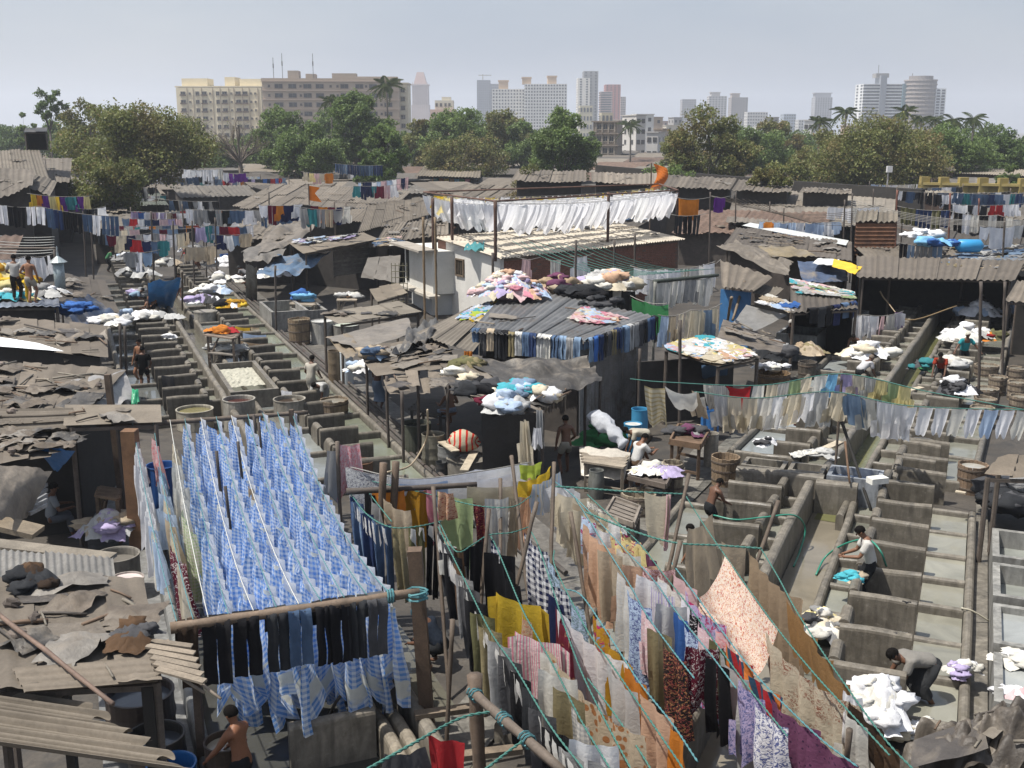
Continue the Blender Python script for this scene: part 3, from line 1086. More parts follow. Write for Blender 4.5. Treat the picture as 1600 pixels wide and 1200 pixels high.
def long_wall(F,r,s0,s1,h,th,label,tone=CON2,z0=0.0):
	m = MB()
	round_wall(m,F.p(s0,r),F.p(s1,r),h,th,z0,max(4,int((s1 - s0) / 1.2)),0.03)
	return put(m,'tank_wall',MAT['concrete'],None,tone,label=label,cat='wall')
def trough(F,r0,r1,ss,label,h=0.38,wz=0.22,tone=CON2,wcol=WATER,outer=None,name='rinse_trough',cat='water tank'):
	"""a run of small tanks: dividers, optional outer wall, water"""
	s0,s1 = min(ss),max(ss)
	th = thing(name,label,cat,F.p((s0 + s1) / 2,(r0 + r1) / 2))
	for u in ss:
		m = MB()
		round_wall(m,F.p(u,r0),F.p(u,r1),h * rl.uniform(0.92,1.08),0.13,0,3)
		put(m,'divider',MAT['concrete'],th,scl(tone,rl.uniform(.9,1.1)))
	if outer is not None:
		m = MB()
		round_wall(m,F.p(s0 - 0.1,outer),F.p(s1 + 0.1,outer),h * 1.03,0.17,0,max(4,int((s1 - s0) / 1.2)),0.02)
		put(m,'outer_wall',MAT['concrete'],th,tone)
	for a,b in zip(sorted(ss),sorted(ss)[1:]):
		m = MB()
		m.box((0,0,0),(1,1,1))
		m = MB()
		c = F.p((a + b) / 2,(r0 + r1) / 2,wz + rl.uniform(-.06,.05))
		m.grid(lambda x,y: c + F.a * ((y - .5) * (b - a - 0.02)) + F.b * ((x - .5) * (r1 - r0 - 0.01)),2,2)
		k = rl.uniform(0.75,1.2)
		put(m,'water',MAT['water'],th,tuple(x * k for x in wcol))
	return th
def flat(F,r0,r1,s0,s1,z,mat,col,name,kind='structure'):
	m = MB()
	nu,nv = max(2,int((r1 - r0) / 0.5)),max(2,int((s1 - s0) / 0.7))
	m.grid(lambda x,y: F.p(s0 + (s1 - s0) * y,r0 + (r1 - r0) * x,z + 0.002 * N3((x * 9,y * 9,s0),1)),nu,nv)
	return put(m,name,MAT[mat],None,col,kind=kind)
P = 1.45
# right lane, near section
long_wall(FA,-1.50,-6.0,9.25,0.84,0.22,'tall rounded wall on the left of the near drain channel')
long_wall(FA,-0.45,-6.0,10.2,0.46,0.17,'low rounded wall on the right of the near drain channel')
flat(FA,-1.38,-0.54,-6,9.2,0.05,'water',(0.165,0.145,0.11),'channel_water')
pens(FA,0.12,1.28,[i * P for i in range(8)],'row beside the two bending men','left')
trough(FA,-0.36,0.12,[i * P - 0.15 for i in range(-2,8)],'narrow rinse trough left of the row where the seated man works',0.42,0.26)
pens(FA,-3.32,-2.05,[-2.9 + i * P for i in range(9)],'row behind the hanging floral sheet','right')
trough(FA,-2.05,-1.62,[-2.7 + i * P for i in range(9)],'narrow rinse trough right of the row behind the floral sheet',0.5,0.24)
trough(FA,1.28,2.06,[-0.25 + i * P * 1.0 for i in range(8)],'wide soaking tank right of the row with the bending man',0.3,0.2,outer=2.15,name='soaking_tank',wcol=(0.19,0.185,0.15))
trough(FA,-4.2,-3.32,[-2.9 + i * P * 1.5 for i in range(6)],'soaking tank at the left end of the floral sheet row',0.36,0.2,outer=-4.28,name='soaking_tank')
flat(FA,2.24,2.5,-4,11.5,0.06,'concrete',(0.17,0.155,0.13),'walkway')
flat(FA,-5.3,-4.37,-4,14,0.06,'concrete',(0.17,0.16,0.14),'walkway')
# cross walls and deep basins at the back of the near section
for (r0,r1,s,hh,lab) in ((-3.3,-1.2,9.55,0.9,'deep double basin wall behind the floral sheet row'),(-1.35,-0.4,9.35,0.85,'short stained wall closing the near drain channel')):
	m = MB(); round_wall(m,FA.p(s,r0),FA.p(s,r1),hh,0.3,0,6,0.03)
	put(m,'basin_wall',MAT['concrete'],None,CON2,label=lab,cat='wall')
def basin(name,label,F,r0,r1,s0,s1,h,wall=0.1,col=CON2,wcol=WATER,wz=None,mat='concrete',water=True,cat='basin',z0=0.0):
	th = thing(name,label,cat,F.p((s0 + s1) / 2,(r0 + r1) / 2,z0))
	m = MB()
	for (a,b) in (((s0,r0),(s0,r1)),((s0,r1),(s1,r1)),((s1,r1),(s1,r0)),((s1,r0),(s0,r0))):
		A,B = F.p(*a),F.p(*b)
		d = (B - A).normalized()
		n = Vector((d.y,-d.x,0)) * -1
		A2,B2 = A,B
		q = m.add([A2 + Vector((0,0,z0)),B2 + Vector((0,0,z0)),B2 + Vector((0,0,h)),A2 + Vector((0,0,h)),
				A2 + (n + d) * wall + Vector((0,0,h)),B2 + (n - d) * wall + Vector((0,0,h)),B2 + (n - d) * wall + Vector((0,0,z0 + .05)),A2 + (n + d) * wall + Vector((0,0,z0 + .05))])
		m.face((q,q + 1,q + 2,q + 3)); m.face((q + 3,q + 2,q + 5,q + 4)); m.face((q + 4,q + 5,q + 6,q + 7))
	put(m,'tank_body',MAT[mat],th,col)
	if water:
		wz = wz if wz is not None else h * 0.72
		m = MB()
		m.grid(lambda x,y: F.p(s0 + wall + (s1 - s0 - 2 * wall) * y,r0 + wall + (r1 - r0 - 2 * wall) * x,wz),3,3)
		put(m,'water',MAT['water'],th,wcol)
	return th
basin('wash_basin','small sunk concrete basin on the cross wall, left one',FA,-3.25,-2.2,9.75,10.5,0.88,wz=0.5)
basin('wash_basin','small sunk concrete basin on the cross wall, right one',FA,-2.1,-1.25,9.7,10.45,0.9,wz=0.5)
basin('wash_basin','shallow basin painted blue inside behind the near channel',FA,-1.15,0.1,9.55,10.5,0.92,col=(0.28,0.3,0.33),wcol=(0.16,0.22,0.34),wz=0.72)
for i in range(5):
	s = 6.6 - i * 2.05
	basin('concrete_tub','%s square concrete tub from the back along the right walkway' % ORD[i],FA,2.52,4.1,s - 0.8,s + 0.9,0.82,0.13,
		col=(0.26,0.255,0.235),wz=0.45 if i < 2 else 0.7,wcol=(0.21,0.22,0.2) if i < 2 else (0.27,0.28,0.27))
# ground between the sections and slabs of the middle section
pens(FA,0.3,1.5,[11.2 + i * P for i in range(3)],'row under the white vests','left')
long_wall(FA,0.3,10.75,10.75 + 0.01 + 1.2,0.7,0.2,'stub wall behind the blue basin')
# right lane, far section
long_wall(FB,0.12,-10.5,18.8,0.84,0.22,'tall wall on the left of the far green drain channel')
long_wall(FB,0.88,-12.5,18.4,0.46,0.18,'low wall on the right of the far green drain channel')
flat(FB,0.22,0.8,-12,18.6,0.06,'water',(0.115,0.115,0.05),'channel_water')
pens(FB,-1.62,-0.66,[-9.6 + i * P for i in range(20)],'row left of the green channel','right')
trough(FB,-0.66,0.0,[-9.3 + i * P for i in range(20)],'narrow rinse trough left of the green channel',0.5,0.3)
pens(FB,1.56,2.52,[-8.3 + i * P for i in range(18)],'row right of the green channel','left')
trough(FB,0.98,1.56,[-8.1 + i * P for i in range(18)],'narrow rinse trough right of the green channel',0.5,0.3)
trough(FB,2.52,3.32,[-8.2 + i * P * 1.5 for i in range(13)],'long soaking tank on the right of the far lane',0.32,0.22,outer=3.4,name='soaking_tank')
trough(FB,-2.6,-1.62,[-8.6 + i * P * 2 for i in range(6)],'soaking tank behind the long shirt line',0.5,0.3,outer=-2.7,name='soaking_tank',wcol=(0.2,0.215,0.21))
basin('concrete_tub','big pale concrete tub in front of the dark shed',FB,-4.9,-3.3,6.4,8.4,1.1,0.12,col=(0.33,0.34,0.34),wz=0.4)
basin('concrete_tub','pale concrete tub beside the hanging denim',FB,-3.8,-2.6,13.4,15.2,0.9,0.12,col=(0.3,0.3,0.3),wz=0.4)
flat(FB,-3.5,-2.75,-12,16,0.05,'concrete',(0.13,0.125,0.11),'walkway')
# left lane
PL = 1.66
pens(FL,0.0,1.26,[i * PL for i in range(26)],'left row of the left lane','right')
long_wall(FL,1.78,-26.0,42,0.74,0.2,'long rounded wall down the middle of the left lane')
trough(FL,1.26,1.68,[0.3 + i * PL for i in range(25)],'rinse trough between the left row and the long wall',0.55,0.3)
pens(FL,3.65,4.75,[-12.2 + i * PL for i in range(30)],'right row of the left lane','left')
trough(FL,4.75,5.55,[-12.4 + i * PL * 1.5 for i in range(18)],'rinse tank beside the narrow rails',0.42,0.28,outer=5.65,wcol=(0.15,0.16,0.12))
trough(FL,-1.0,0.0,[-0.6 + i * PL * 1.5 for i in range(14)],'soaking tank at the left edge of the left lane',0.4,0.2,outer=-1.1,name='soaking_tank',wcol=(0.1,0.105,0.1))
trough(FL,2.75,3.65,[-9 + i * PL * 1.5 for i in range(16)],'sunk tank in the middle of the left lane',0.5,0.3,outer=2.7,wcol=(0.17,0.18,0.17))
flat(FL,1.9,2.68,-26,42,0.05,'water',(0.10,0.095,0.075),'channel_water')
flat(FL,5.75,7.3,-20,44,0.06,'concrete',(0.14,0.13,0.115),'walkway')
basin('soaking_tank','raised concrete tank full of cream cloth in the left lane',FL,1.95,3.5,-0.2,4.6,0.85,0.14,col=CON2,water=True,wz=0.45,cat='water tank',wcol=(0.24,0.26,0.25))
m = MB(); rr = random.Random(3)
m.grid(lambda x,y: FL.p(1.4 + 2.95 * y,2.12 + 1.2 * x,0.66 + 0.05 * N3((x * 14,y * 25,1)) + 0.03 * N3((x * 40,y * 60,2))),16,30)
put(m,'soaking_cloth',MAT['cloth'],None,(0.62,0.6,0.5),label='cream cloth soaking in the raised concrete tank',cat='cloth')
for (px,py,du,dr,hh,lab) in ((455,520,3.4,1.7,1.0,'tall concrete tub between the rails and the blue shelter'),(488,508,3.2,1.5,0.7,'lower concrete tub behind the wooden barrel')):
	q = G(px,py,0) - FL.O
	u_,r_ = q.dot(FL.a),q.dot(FL.b)
	basin('concrete_tub',lab,FL,r_ - dr / 2,r_ + dr / 2,u_,u_ + du,hh,0.13,col=(0.27,0.26,0.24),wz=0.5)
# rails / pipes
for k,r in enumerate((6.05,6.22,6.5)):
	m = MB()
	m.tube([FL.p(s,r + 0.04 * math.sin(s * 0.3 + k),0.14) for s in range(-16,42,2)],0.055,6)
	put(m,'water_pipe',MAT['rust'],None,(0.07,0.062,0.055),label=('innermost','middle','outermost')[k] + ' dark iron pipe running along the left lane walkway',cat='pipe')
# foreground pens under the blue sheets
pens(FL,-0.12,1.12,[-21.0,-18.9,-16.9,-14.9,-12.9],'row beneath the blue check sheets','right',h=0.86,tone=(0.21,0.185,0.15))
long_wall(FL,-1.25,-24,-9,0.5,0.2,'low wall beside the grey foreground walkway',(0.2,0.2,0.19))
flat(FL,-1.15,1.68,-26,-9,0.08,'water',(0.05,0.05,0.045),'tank_water')
flat(FL,-2.6,-1.35,-26,-6,0.10,'concrete',(0.19,0.19,0.185),'walkway')
m = MB()
round_wall(m,FL.p(-19.0,1.15),FL.p(-19.0,1.7),0.55,0.2,0,3)
put(m,'divider_wall',MAT['concrete'],None,(0.22,0.19,0.15),label='short rounded divider joining the foreground slab to the long wall',cat='wall')
for k,r in enumerate((1.35,1.58)):
	m = MB(); round_wall(m,FL.p(-22.6,r - 0.1),FL.p(-20.4,r - 0.1),0.62,0.19,0,4,nose=True)
	put(m,'divider_wall',MAT['concrete'],None,(0.23,0.2,0.155),label='%s rounded knee wall beside the foreground flogging slab' % ('left' if k == 0 else 'right'),cat='wall')
# ------------------------------------------------------------------ laundry
PAL = {
	'white': (0.80,0.80,0.82),'off white': (0.68,0.66,0.60),'cream': (0.62,0.55,0.42),'beige': (0.45,0.37,0.27),'tan': (0.36,0.27,0.18),
	'khaki': (0.24,0.20,0.11),'olive': (0.13,0.125,0.06),'grey': (0.27,0.27,0.27),'pale grey': (0.48,0.48,0.47),'dark grey': (0.075,0.075,0.08),
	'black': (0.012,0.012,0.014),'navy': (0.016,0.022,0.07),'dark blue': (0.03,0.05,0.12),'blue': (0.05,0.14,0.40),'denim blue': (0.075,0.12,0.20),'faded blue': (0.19,0.27,0.38),
	'pale blue': (0.45,0.56,0.72),'sky blue': (0.2,0.45,0.68),'turquoise': (0.08,0.42,0.5),'teal': (0.04,0.2,0.22),'green': (0.05,0.22,0.08),'sage green': (0.33,0.42,0.22),'lime': (0.42,0.52,0.08),
	'yellow': (0.62,0.42,0.04),'pale yellow': (0.68,0.58,0.28),'orange': (0.58,0.20,0.03),'gold': (0.42,0.22,0.02),'peach': (0.62,0.40,0.27),'pink': (0.62,0.25,0.32),'pale pink': (0.66,0.46,0.47),
	'red': (0.36,0.025,0.03),'maroon': (0.12,0.012,0.03),'brown': (0.10,0.06,0.035),'dark brown': (0.04,0.026,0.018),'purple': (0.12,0.03,0.22),'lilac': (0.42,0.36,0.55),'mauve': (0.14,0.05,0.10),'bronze': (0.30,0.17,0.07),'charcoal': (0.03,0.032,0.036),
}
LAUN = []           # (object, colour name, kind, line description, place in line)
rc = random.Random(21)
DOWN = Vector((0,0,-1))
SUNWARD_LEAN = [0.1]  # outward lean of hung cloth, shaped so it catches more sun
def strip(m,A,B,drop,nu=8,nv=6,folds=3.0,amp=0.05,sag=0.0,flare=0.0,hem=None,seed=0.0,gather=1.0,dropA=None,twist=0.0,skew=0.0,u0=0.0,uw=None):
	A,B = Vector(A),Vector(B)
	d = B - A
	W = d.length
	dh = Vector((d.x,d.y,0))
	al = dh.normalized() if dh.length > 1e-4 else Vector((1,0,0))
	n = Vector((-al.y,al.x,0))
	ph = seed * 2.4
	def fn(u,v):
		p = A.lerp(B,u) + DOWN * (sag * W * 4 * u * (1 - u))
		dr = drop * (hem(u) if hem else 1.0) * (1 + 0.07 * mnoise.noise(Vector((u * 3,seed * 9.1,1.7))))
		k = 0.25 + 0.75 * v
		f = amp * k * (math.sin(2 * PI * folds * u + ph + 1.1 * mnoise.noise(Vector((u * 4 + seed,v * 1.4,seed * 3)))) + 0.5 * mnoise.noise(Vector((u * 6,v * 3,seed * 7))))
		p = p + DOWN * (dr * v) + n * (f + twist * (u - .5) * v + (skew + SUNWARD_LEAN[0] * drop) * v ** 1.4) + al * ((u - 0.5) * flare * W * v + 0.03 * mnoise.noise(Vector((v * 3,seed,2.2))) * v)
		return p
	b = len(m.f)
	m.grid(fn,nu,nv,((uw or W) * gather,drop))
	if u0:
		for i in range(b,len(m.uv)):
			m.uv[i] = tuple((q[0] + u0,q[1]) for q in m.uv[i])
	return m
YAW = {'shirt': 0.7,'bunched cloth': 0.9,'kurta': 0.6,'blouse': 0.6,'trousers': 0.5,'jeans': 0.5}
def garment(kind,A,B,drop,seed,near=True,yaw=None,mat_thin=False):
	m = MB()
	A,B = Vector(A),Vector(B)
	ya = yaw if yaw is not None else YAW.get(kind,0.12) * (0.7 if mat_thin else 1.95) * mnoise.noise(Vector((seed * 13.7,3.3,8.8)))
	if yaw is None and (B - A).y < -0.6 * (B - A).length:
		ya += 0.5 if kind in YAW else 0.16
	if ya:
		c_ = (A + B) / 2
		h_ = (B - A) / 2
		h_ = Matrix.Rotation(ya,3,'Z') @ h_
		h_.z *= 0.4
		A,B = c_ - h_,c_ + h_
	W = (B - A).length
	q = 1 if near else 0
	if kind in ('sheet','cloth','bedcover','sari','curtain','tablecloth'):
		strip(m,A,B,drop,max(8,min(26,int(W / 0.07))) if near else 6,9 if near else 4,max(1.5,W * 2.8),0.115,0.08 + 0.05 * N3((seed,1,2)),-0.06,lambda u: 1 + 0.07 * math.sin(u * 7 + seed),seed,skew=0.1 * N3((seed,5,5)))
	elif kind == 'skirt':
		strip(m,A,B + DOWN * (0.16 + 0.3 * abs(N3((seed,7,1)))),drop,18,10,2.2 + 0.6 * N3((seed,3,3)),0.19,0.1,0.25,lambda u: 1 + 0.2 * math.sin(u * 8 + seed),seed,1.7)
	elif kind == 'bunched cloth':
		strip(m,A,B,drop,10 if near else 8,7 if near else 4,2.2,0.085,0.12,0.45,lambda u: 1 + 0.12 * math.sin(u * 9 + seed),seed,2.6)
	elif kind == 'towel':
		strip(m,A,B,drop,6,5,1.5,0.03,0.05,0.0,None,seed)
		n = Vector((-(B - A).y,(B - A).x,0)).normalized() * 0.05
		strip(m,A + n,B + n,drop * 0.85,6,4,1.5,0.03,0.05,0.0,None,seed + 3)
	elif kind in ('shirt','kurta','blouse'):
		up = N3((seed * 5.3,2,9)) > -0.1
		strip(m,A,B,drop,10 if near else 6,7 if near else 4,2.2,0.075,0.07,0.25,(lambda u: 1 - 0.16 * math.exp(-((u - .5) / .12) ** 2)) if up else (lambda u: 1 + 0.05 * math.sin(u * PI)),seed,1.7)
		d = (B - A).normalized()
		for sg,P0 in ((-1,A),(1,B)):
			v0 = 0.5 if up else 0.04
			c = P0 + DOWN * drop * v0 + d * sg * (0.12 * W * v0) + Vector((-d.y,d.x,0)) * SUNWARD_LEAN[0] * drop * v0 ** 1.4
			n = Vector((-d.y,d.x,0)) * (0.03 * sg)
			e0,e1 = c - d * sg * 0.03 + n,c + d * sg * (0.12 + 0.05 * N3((seed,sg,4))) + n + DOWN * 0.06
			if sg < 0:
				e0,e1 = e1,e0
			strip(m,e0,e1,drop * (0.46 if up else 0.62),3,4,1.0,0.025,0,0.1,None,seed + sg)
	elif kind in ('vest','T-shirt'):
		if kind == 'vest':
			hem = lambda u: 1 - 0.17 * math.exp(-((u - .5) / .13) ** 2) - 0.26 * max(0,abs(u - .5) - 0.34) / 0.16
		else:
			hem = lambda u: 1 - 0.10 * math.exp(-((u - .5) / .13) ** 2) - 0.2 * max(0,abs(u - .5) - 0.36) / 0.14
		strip(m,A,B,drop,14 if near else 9,6,0.8,0.03,0.14,-0.12,hem,seed)
	elif kind in ('trousers','jeans','shorts'):
		d = (B - A)
		a2,b1 = A + d * 0.49,A + d * 0.51
		for k,(p,q2) in enumerate(((A,a2),(b1,B))):
			strip(m,p,q2,drop * (1 + 0.03 * (k * 2 - 1)),5,7 if near else 4,0.9,0.06,0.0,-0.12,None,seed + k * 2,1.2,twist=0.04)
	elif kind == 'sock':
		strip(m,A,B,drop,3,4,0.5,0.02,0,0.2,None,seed)
	elif kind == 'jeans over':          # laid over a bar or an edge, both legs in front and the seat behind
		d = (B - A)
		n = Vector((-d.y,d.x,0)).normalized()
		if n.y > 0:
			n = -n
		for k,(p,q2) in enumerate(((A,A + d * 0.49),(A + d * 0.51,B))):
			def fn(u,v,p=p,q2=q2,k=k):
				c = p.lerp(q2,u)
				s = v * (drop + 0.34) - 0.34
				if s < -0.06:
					o = -n * 0.085 + DOWN * (-s - 0.02)
				elif s < 0.06:
					an = (s + 0.06) / 0.12 * PI
					o = -n * 0.085 * math.cos(an) + Vector((0,0,0.07 * math.sin(an)))
				else:
					o = n * 0.085 + DOWN * (s - 0.06)
				f = 0.02 * math.sin(u * 5 + seed + k) + 0.03 * mnoise.noise(Vector((u * 3 + seed,v * 4,k)))
				return c + o + n * f * (1 if s > 0 else 0.3) + d.normalized() * 0.035 * mnoise.noise(Vector((v * 3,seed,k + 4)))
			m.grid(fn,4,12,(0.22,drop))
	return m
KNAME = {'jeans over': 'jeans','T-shirt': 't_shirt','bunched cloth': 'cloth'}
def hang(kind,cname,A,B,drop,desc,mat='cloth',near=True,seed=None,tint=None,extra='',yaw=None):
	seed = rc.uniform(0,50) if seed is None else seed
	m = garment(kind,A,B,drop,seed,near,yaw,mat == 'thin')
	c = PAL[cname]
	k = rc.uniform(0.9,1.08) if tint is None else tint
	o = put(m,KNAME.get(kind,kind).replace(' ','_').replace('-','_'),MAT[mat],None,tuple(min(0.85,x * k) for x in c),smooth=True)
	kw = {'jeans over': 'jeans','bunched cloth': 'bunched cloth'}.get(kind,kind)
	pat = {'cloth': '','thin': '','denim': '','heavy': '','gingham': 'gingham ','navycheck': 'checked ','plaid': 'fine checked ','stripe': 'striped ','hstripe': 'banded ','serape': 'multicolour striped ','floral': 'small flowered ',
		'sprig': 'sprigged ','vine': 'vine printed ','giraffe': 'brown spotted ','dots': 'dotted ','sage': 'mottled ','ornate': 'ornate ','paisley': 'paisley ','redprint': 'red printed ','pinkprint': 'pink printed ','greyprint': 'grey printed ','batik': 'batik '}[mat]
	LAUN.append([o,(cname + ' ' + pat + kw + extra).strip(),desc])
	o['category'] = {'jeans over': 'jeans','bunched cloth': 'cloth','sari': 'sari'}.get(kind,kind)
	return o
def label_laundry():
	by = {}
	for i,(o,what,desc) in enumerate(LAUN):
		by.setdefault(desc,[]).append((i,o,what))
	used = {}
	for desc,rows in by.items():
		cnt = {}
		for _,o,what in rows:
			cnt[what] = cnt.get(what,0) + 1
		cand = []
		for k,(i,o,what) in enumerate(rows):
			lab = what + ' hanging ' + desc
			if cnt[what] > 1:
				nb = [rows[j][2] for j in (k - 1,k + 1) if 0 <= j < len(rows) and rows[j][2] != what]
				if nb:
					lab2 = lab + ', beside the ' + nb[0]
					if len(lab2.split()) <= 16:
						lab = lab2
			cand.append(lab)
		c2 = {}
		for l in cand:
			c2[l] = c2.get(l,0) + 1
		seen = {}
		for (i,o,what),l in zip(rows,cand):
			if c2[l] > 1 and c2[l] <= 12 and ' hanging ' in l:
				k = seen.get(l,0)
				seen[l] = k + 1
				l2 = ORD[k] + ' ' + l.split(', beside')[0] + ' from its start' if False else l
				l = l2
			o['label'] = l
			o['group'] = 'laundry ' + desc
def rope_pts(pts,sag=0.0,step=0.35):
	out = []
	for a,b in zip(pts,pts[1:]):
		a,b = Vector(a),Vector(b)
		L = (b - a).length
		n = max(2,int(L / step))
		for i in range(n):
			u = i / n
			out.append(a.lerp(b,u) + DOWN * (sag * 4 * u * (1 - u)))
	out.append(Vector(pts[-1]))
	return out
def spline(pts,sub=6):
	pts = [Vector(p) for p in pts]
	if len(pts) < 3:
		return pts
	P_ = [pts[0] * 2 - pts[1]] + pts + [pts[-1] * 2 - pts[-2]]
	out = []
	for i in range(1,len(P_) - 2):
		p0,p1,p2,p3 = P_[i - 1:i + 3]
		for k in range(sub):
			t = k / sub
			out.append(0.5 * ((2 * p1) + (p2 - p0) * t + (2 * p0 - 5 * p1 + 4 * p2 - p3) * t * t + (3 * p1 - p0 - 3 * p2 + p3) * t ** 3))
	out.append(pts[-1])
	return out
ROPEC = {'green': (0.045,0.155,0.13),'blue green': (0.07,0.2,0.22),'grey': (0.25,0.24,0.22),'white': (0.5,0.5,0.47),'brown': (0.09,0.075,0.06)}
def rope(pts,label,r=0.011,col='green',twisted=False,name='clothes_line'):
	m = MB()
	if twisted:
		# two strands laid round each other
		L = 0
		acc = [0]
		for a,b in zip(pts,pts[1:]):
			L += (b - a).length
			acc.append(L)
		n = int(L / 0.045)
		for s in (0,PI):
			q = []
			j = 0
			for i in range(n + 1):
				t_ = L * i / n
				while j < len(acc) - 2 and acc[j + 1] < t_:
					j += 1
				u = (t_ - acc[j]) / max(1e-6,acc[j + 1] - acc[j])
				p = pts[j].lerp(pts[j + 1],min(1,u))
				d = (pts[j + 1] - pts[j]).normalized()
				a = Vector((0,0,1)) - d * d.z
				a.normalize()
				b = d.cross(a)
				an = t_ / 0.09 * PI + s
				q.append(p + (a * math.cos(an) + b * math.sin(an)) * r * 0.8)
			m.tube(q,r * 0.85,4)
	else:
		m.tube(pts,r,5)
	return put(m,name,MAT['rope'],None,ROPEC[col],label=label,cat='clothes line',smooth=True)
class Path:
	def __init__(s,pts):
		s.p = pts
		s.acc = [0.0]
		for a,b in zip(pts,pts[1:]):
			s.acc.append(s.acc[-1] + (b - a).length)
		s.L = s.acc[-1]
	def at(s,t):
		t = max(0,min(s.L,t))
		j = 0
		while j < len(s.acc) - 2 and s.acc[j + 1] < t:
			j += 1
		u = (t - s.acc[j]) / max(1e-6,s.acc[j + 1] - s.acc[j])
		return s.p[j].lerp(s.p[j + 1],u)
def load(path,items,desc,t0=0.0,t1=None,near=True,gap=0.03):
	"""items: (kind, colour, material, width, drop); cycled until the line is full when it is a callable"""
	t_ = t0
	t1 = path.L if t1 is None else t1
	it = iter(items) if not callable(items) else None
	while True:
		x = items() if it is None else next(it,None)
		if x is None:
			break
		kind,cn,mat,w,dr = x
		if kind is None:
			t_ += w
			continue
		if t_ + w > t1:
			break
		hang(kind,cn,path.at(t_),path.at(t_ + w * 1.08),dr * (1.1 if near else 1),desc,mat,near)
		t_ += w + gap * rc.uniform(0.3,1.6)
	return t_
def pole(a,b,r,label,name='bamboo_pole',col=(0.11,0.085,0.065),cat='pole',mat='bamboo',knots=True,n=7):
	a,b = Vector(a),Vector(b)
	m = MB()
	L = (b - a).length
	k = max(3,int(L / 0.35))
	pts = [a.lerp(b,i / k) + Vector((0.012 * N3((i * 2.1,a.x,a.y)),0.012 * N3((i * 1.7,a.y,b.x)),0)) for i in range(k + 1)]
	rr = [r * (1.12 if knots and i % 2 == 0 else 0.96) * (1 - 0.15 * i / k) for i in range(k + 1)]
	m.tube(pts,rr,n)
	return put(m,name,MAT[mat],None,col,smooth=True,label=label,cat=cat)
def mixed(cols,kinds,wr=(0.28,0.42),dr=(0.6,0.85),mats=None,seed=0):
	r = random.Random(seed)
	def f():
		k = r.choice(kinds)
		c = r.choice(cols)
		mt = r.choice(mats) if mats else 'cloth'
		if k in ('trousers','jeans'):
			return (k,c,'denim' if k == 'jeans' else mt,r.uniform(0.36,0.44),r.uniform(0.9,1.05))
		if k in ('sheet','sari'):
			return (k,c,mt,r.uniform(0.7,1.2),r.uniform(0.9,1.3))
		if k == 'vest':
			return (k,c,mt,r.uniform(0.42,0.5),r.uniform(0.6,0.72))
		return (k,c,mt,r.uniform(*wr),r.uniform(*dr))
	return f
# ------------------------------------------------------------------ the rack of blue sheets
ZB = 2.6
BK0,BK1 = G(150,668,ZB),G(472,645,ZB)
FR0,FR1 = G(266,981,ZB),G(655,925,ZB)
pole(BK0,BK1 + (BK1 - BK0) * 0.03,0.06,'long horizontal pole at the back of the blue sheet rack',cat='pole')
pole(FR0,FR1,0.075,'thick horizontal bamboo at the front of the blue sheet rack',col=(0.16,0.115,0.08))
def beam_post(px,py0,zt,label,w=0.17,lean=(0,0),col=(0.10,0.07,0.05),zb=0.0):
	a = G(px,py0,zt)
	th = MB()
	th.beam(a + Vector((lean[0],lean[1],zb - zt)),a + Vector((0,0,0)),w,w,(0,1,0))
	return put(th,'wooden_post',MAT['wood'],None,col,label=label,cat='post')
beam_post(648,858,3.15,'heavy squared post lashed with green rope at the rack corner',0.2,(0.15,0.05),(0.13,0.085,0.055))
beam_post(202,672,2.75,'brown plank post under the back pole of the rack',0.3,(0,0),(0.17,0.09,0.045))
beam_post(168,585,3.6,'tall thin post tied to the back pole',0.13,(0.1,0))
beam_post(455,640,2.75,'post carrying the right end of the back pole',0.1)
beam_post(300,966,2.55,'post hidden behind the black jeans on the bar',0.1)
# lashings
c = FR1 + (FR0 - FR1) * 0.01
m = MB()
m.tube([c + Vector((0.15 * math.cos(a * 0.7),0.15 * math.sin(a * 0.7),-0.1 + 0.003 * a + 0.05 * N3((a * .35,1,2)))) for a in range(46)],0.017,4)
put(m,'rope_lashing',MAT['rope'],None,ROPEC['blue green'],label='green rope lashing round the squared corner post',cat='rope')
d = (FR0 - FR1).normalized()
m = MB()
m.tube([FR1 + d * (0.38 + 0.004 * a) + d.cross(Vector((0,0,1))) * 0.095 * math.cos(a * 0.7) + Vector((0,0,0.095 * math.sin(a * 0.7))) for a in range(28)],0.014,4)
put(m,'rope_lashing',MAT['rope'],None,ROPEC['blue green'],label='green rope wound round the bar beside the corner post',cat='rope')
bx = [205,236,262,285,310,334,358,384,408,432,455]
fx = [276,300,322,352,390,425,460,495,532,568,603]
def on_bar(P0,P1,x0,x1,x):
	return P0.lerp(P1,(x - x0) / (x1 - x0))
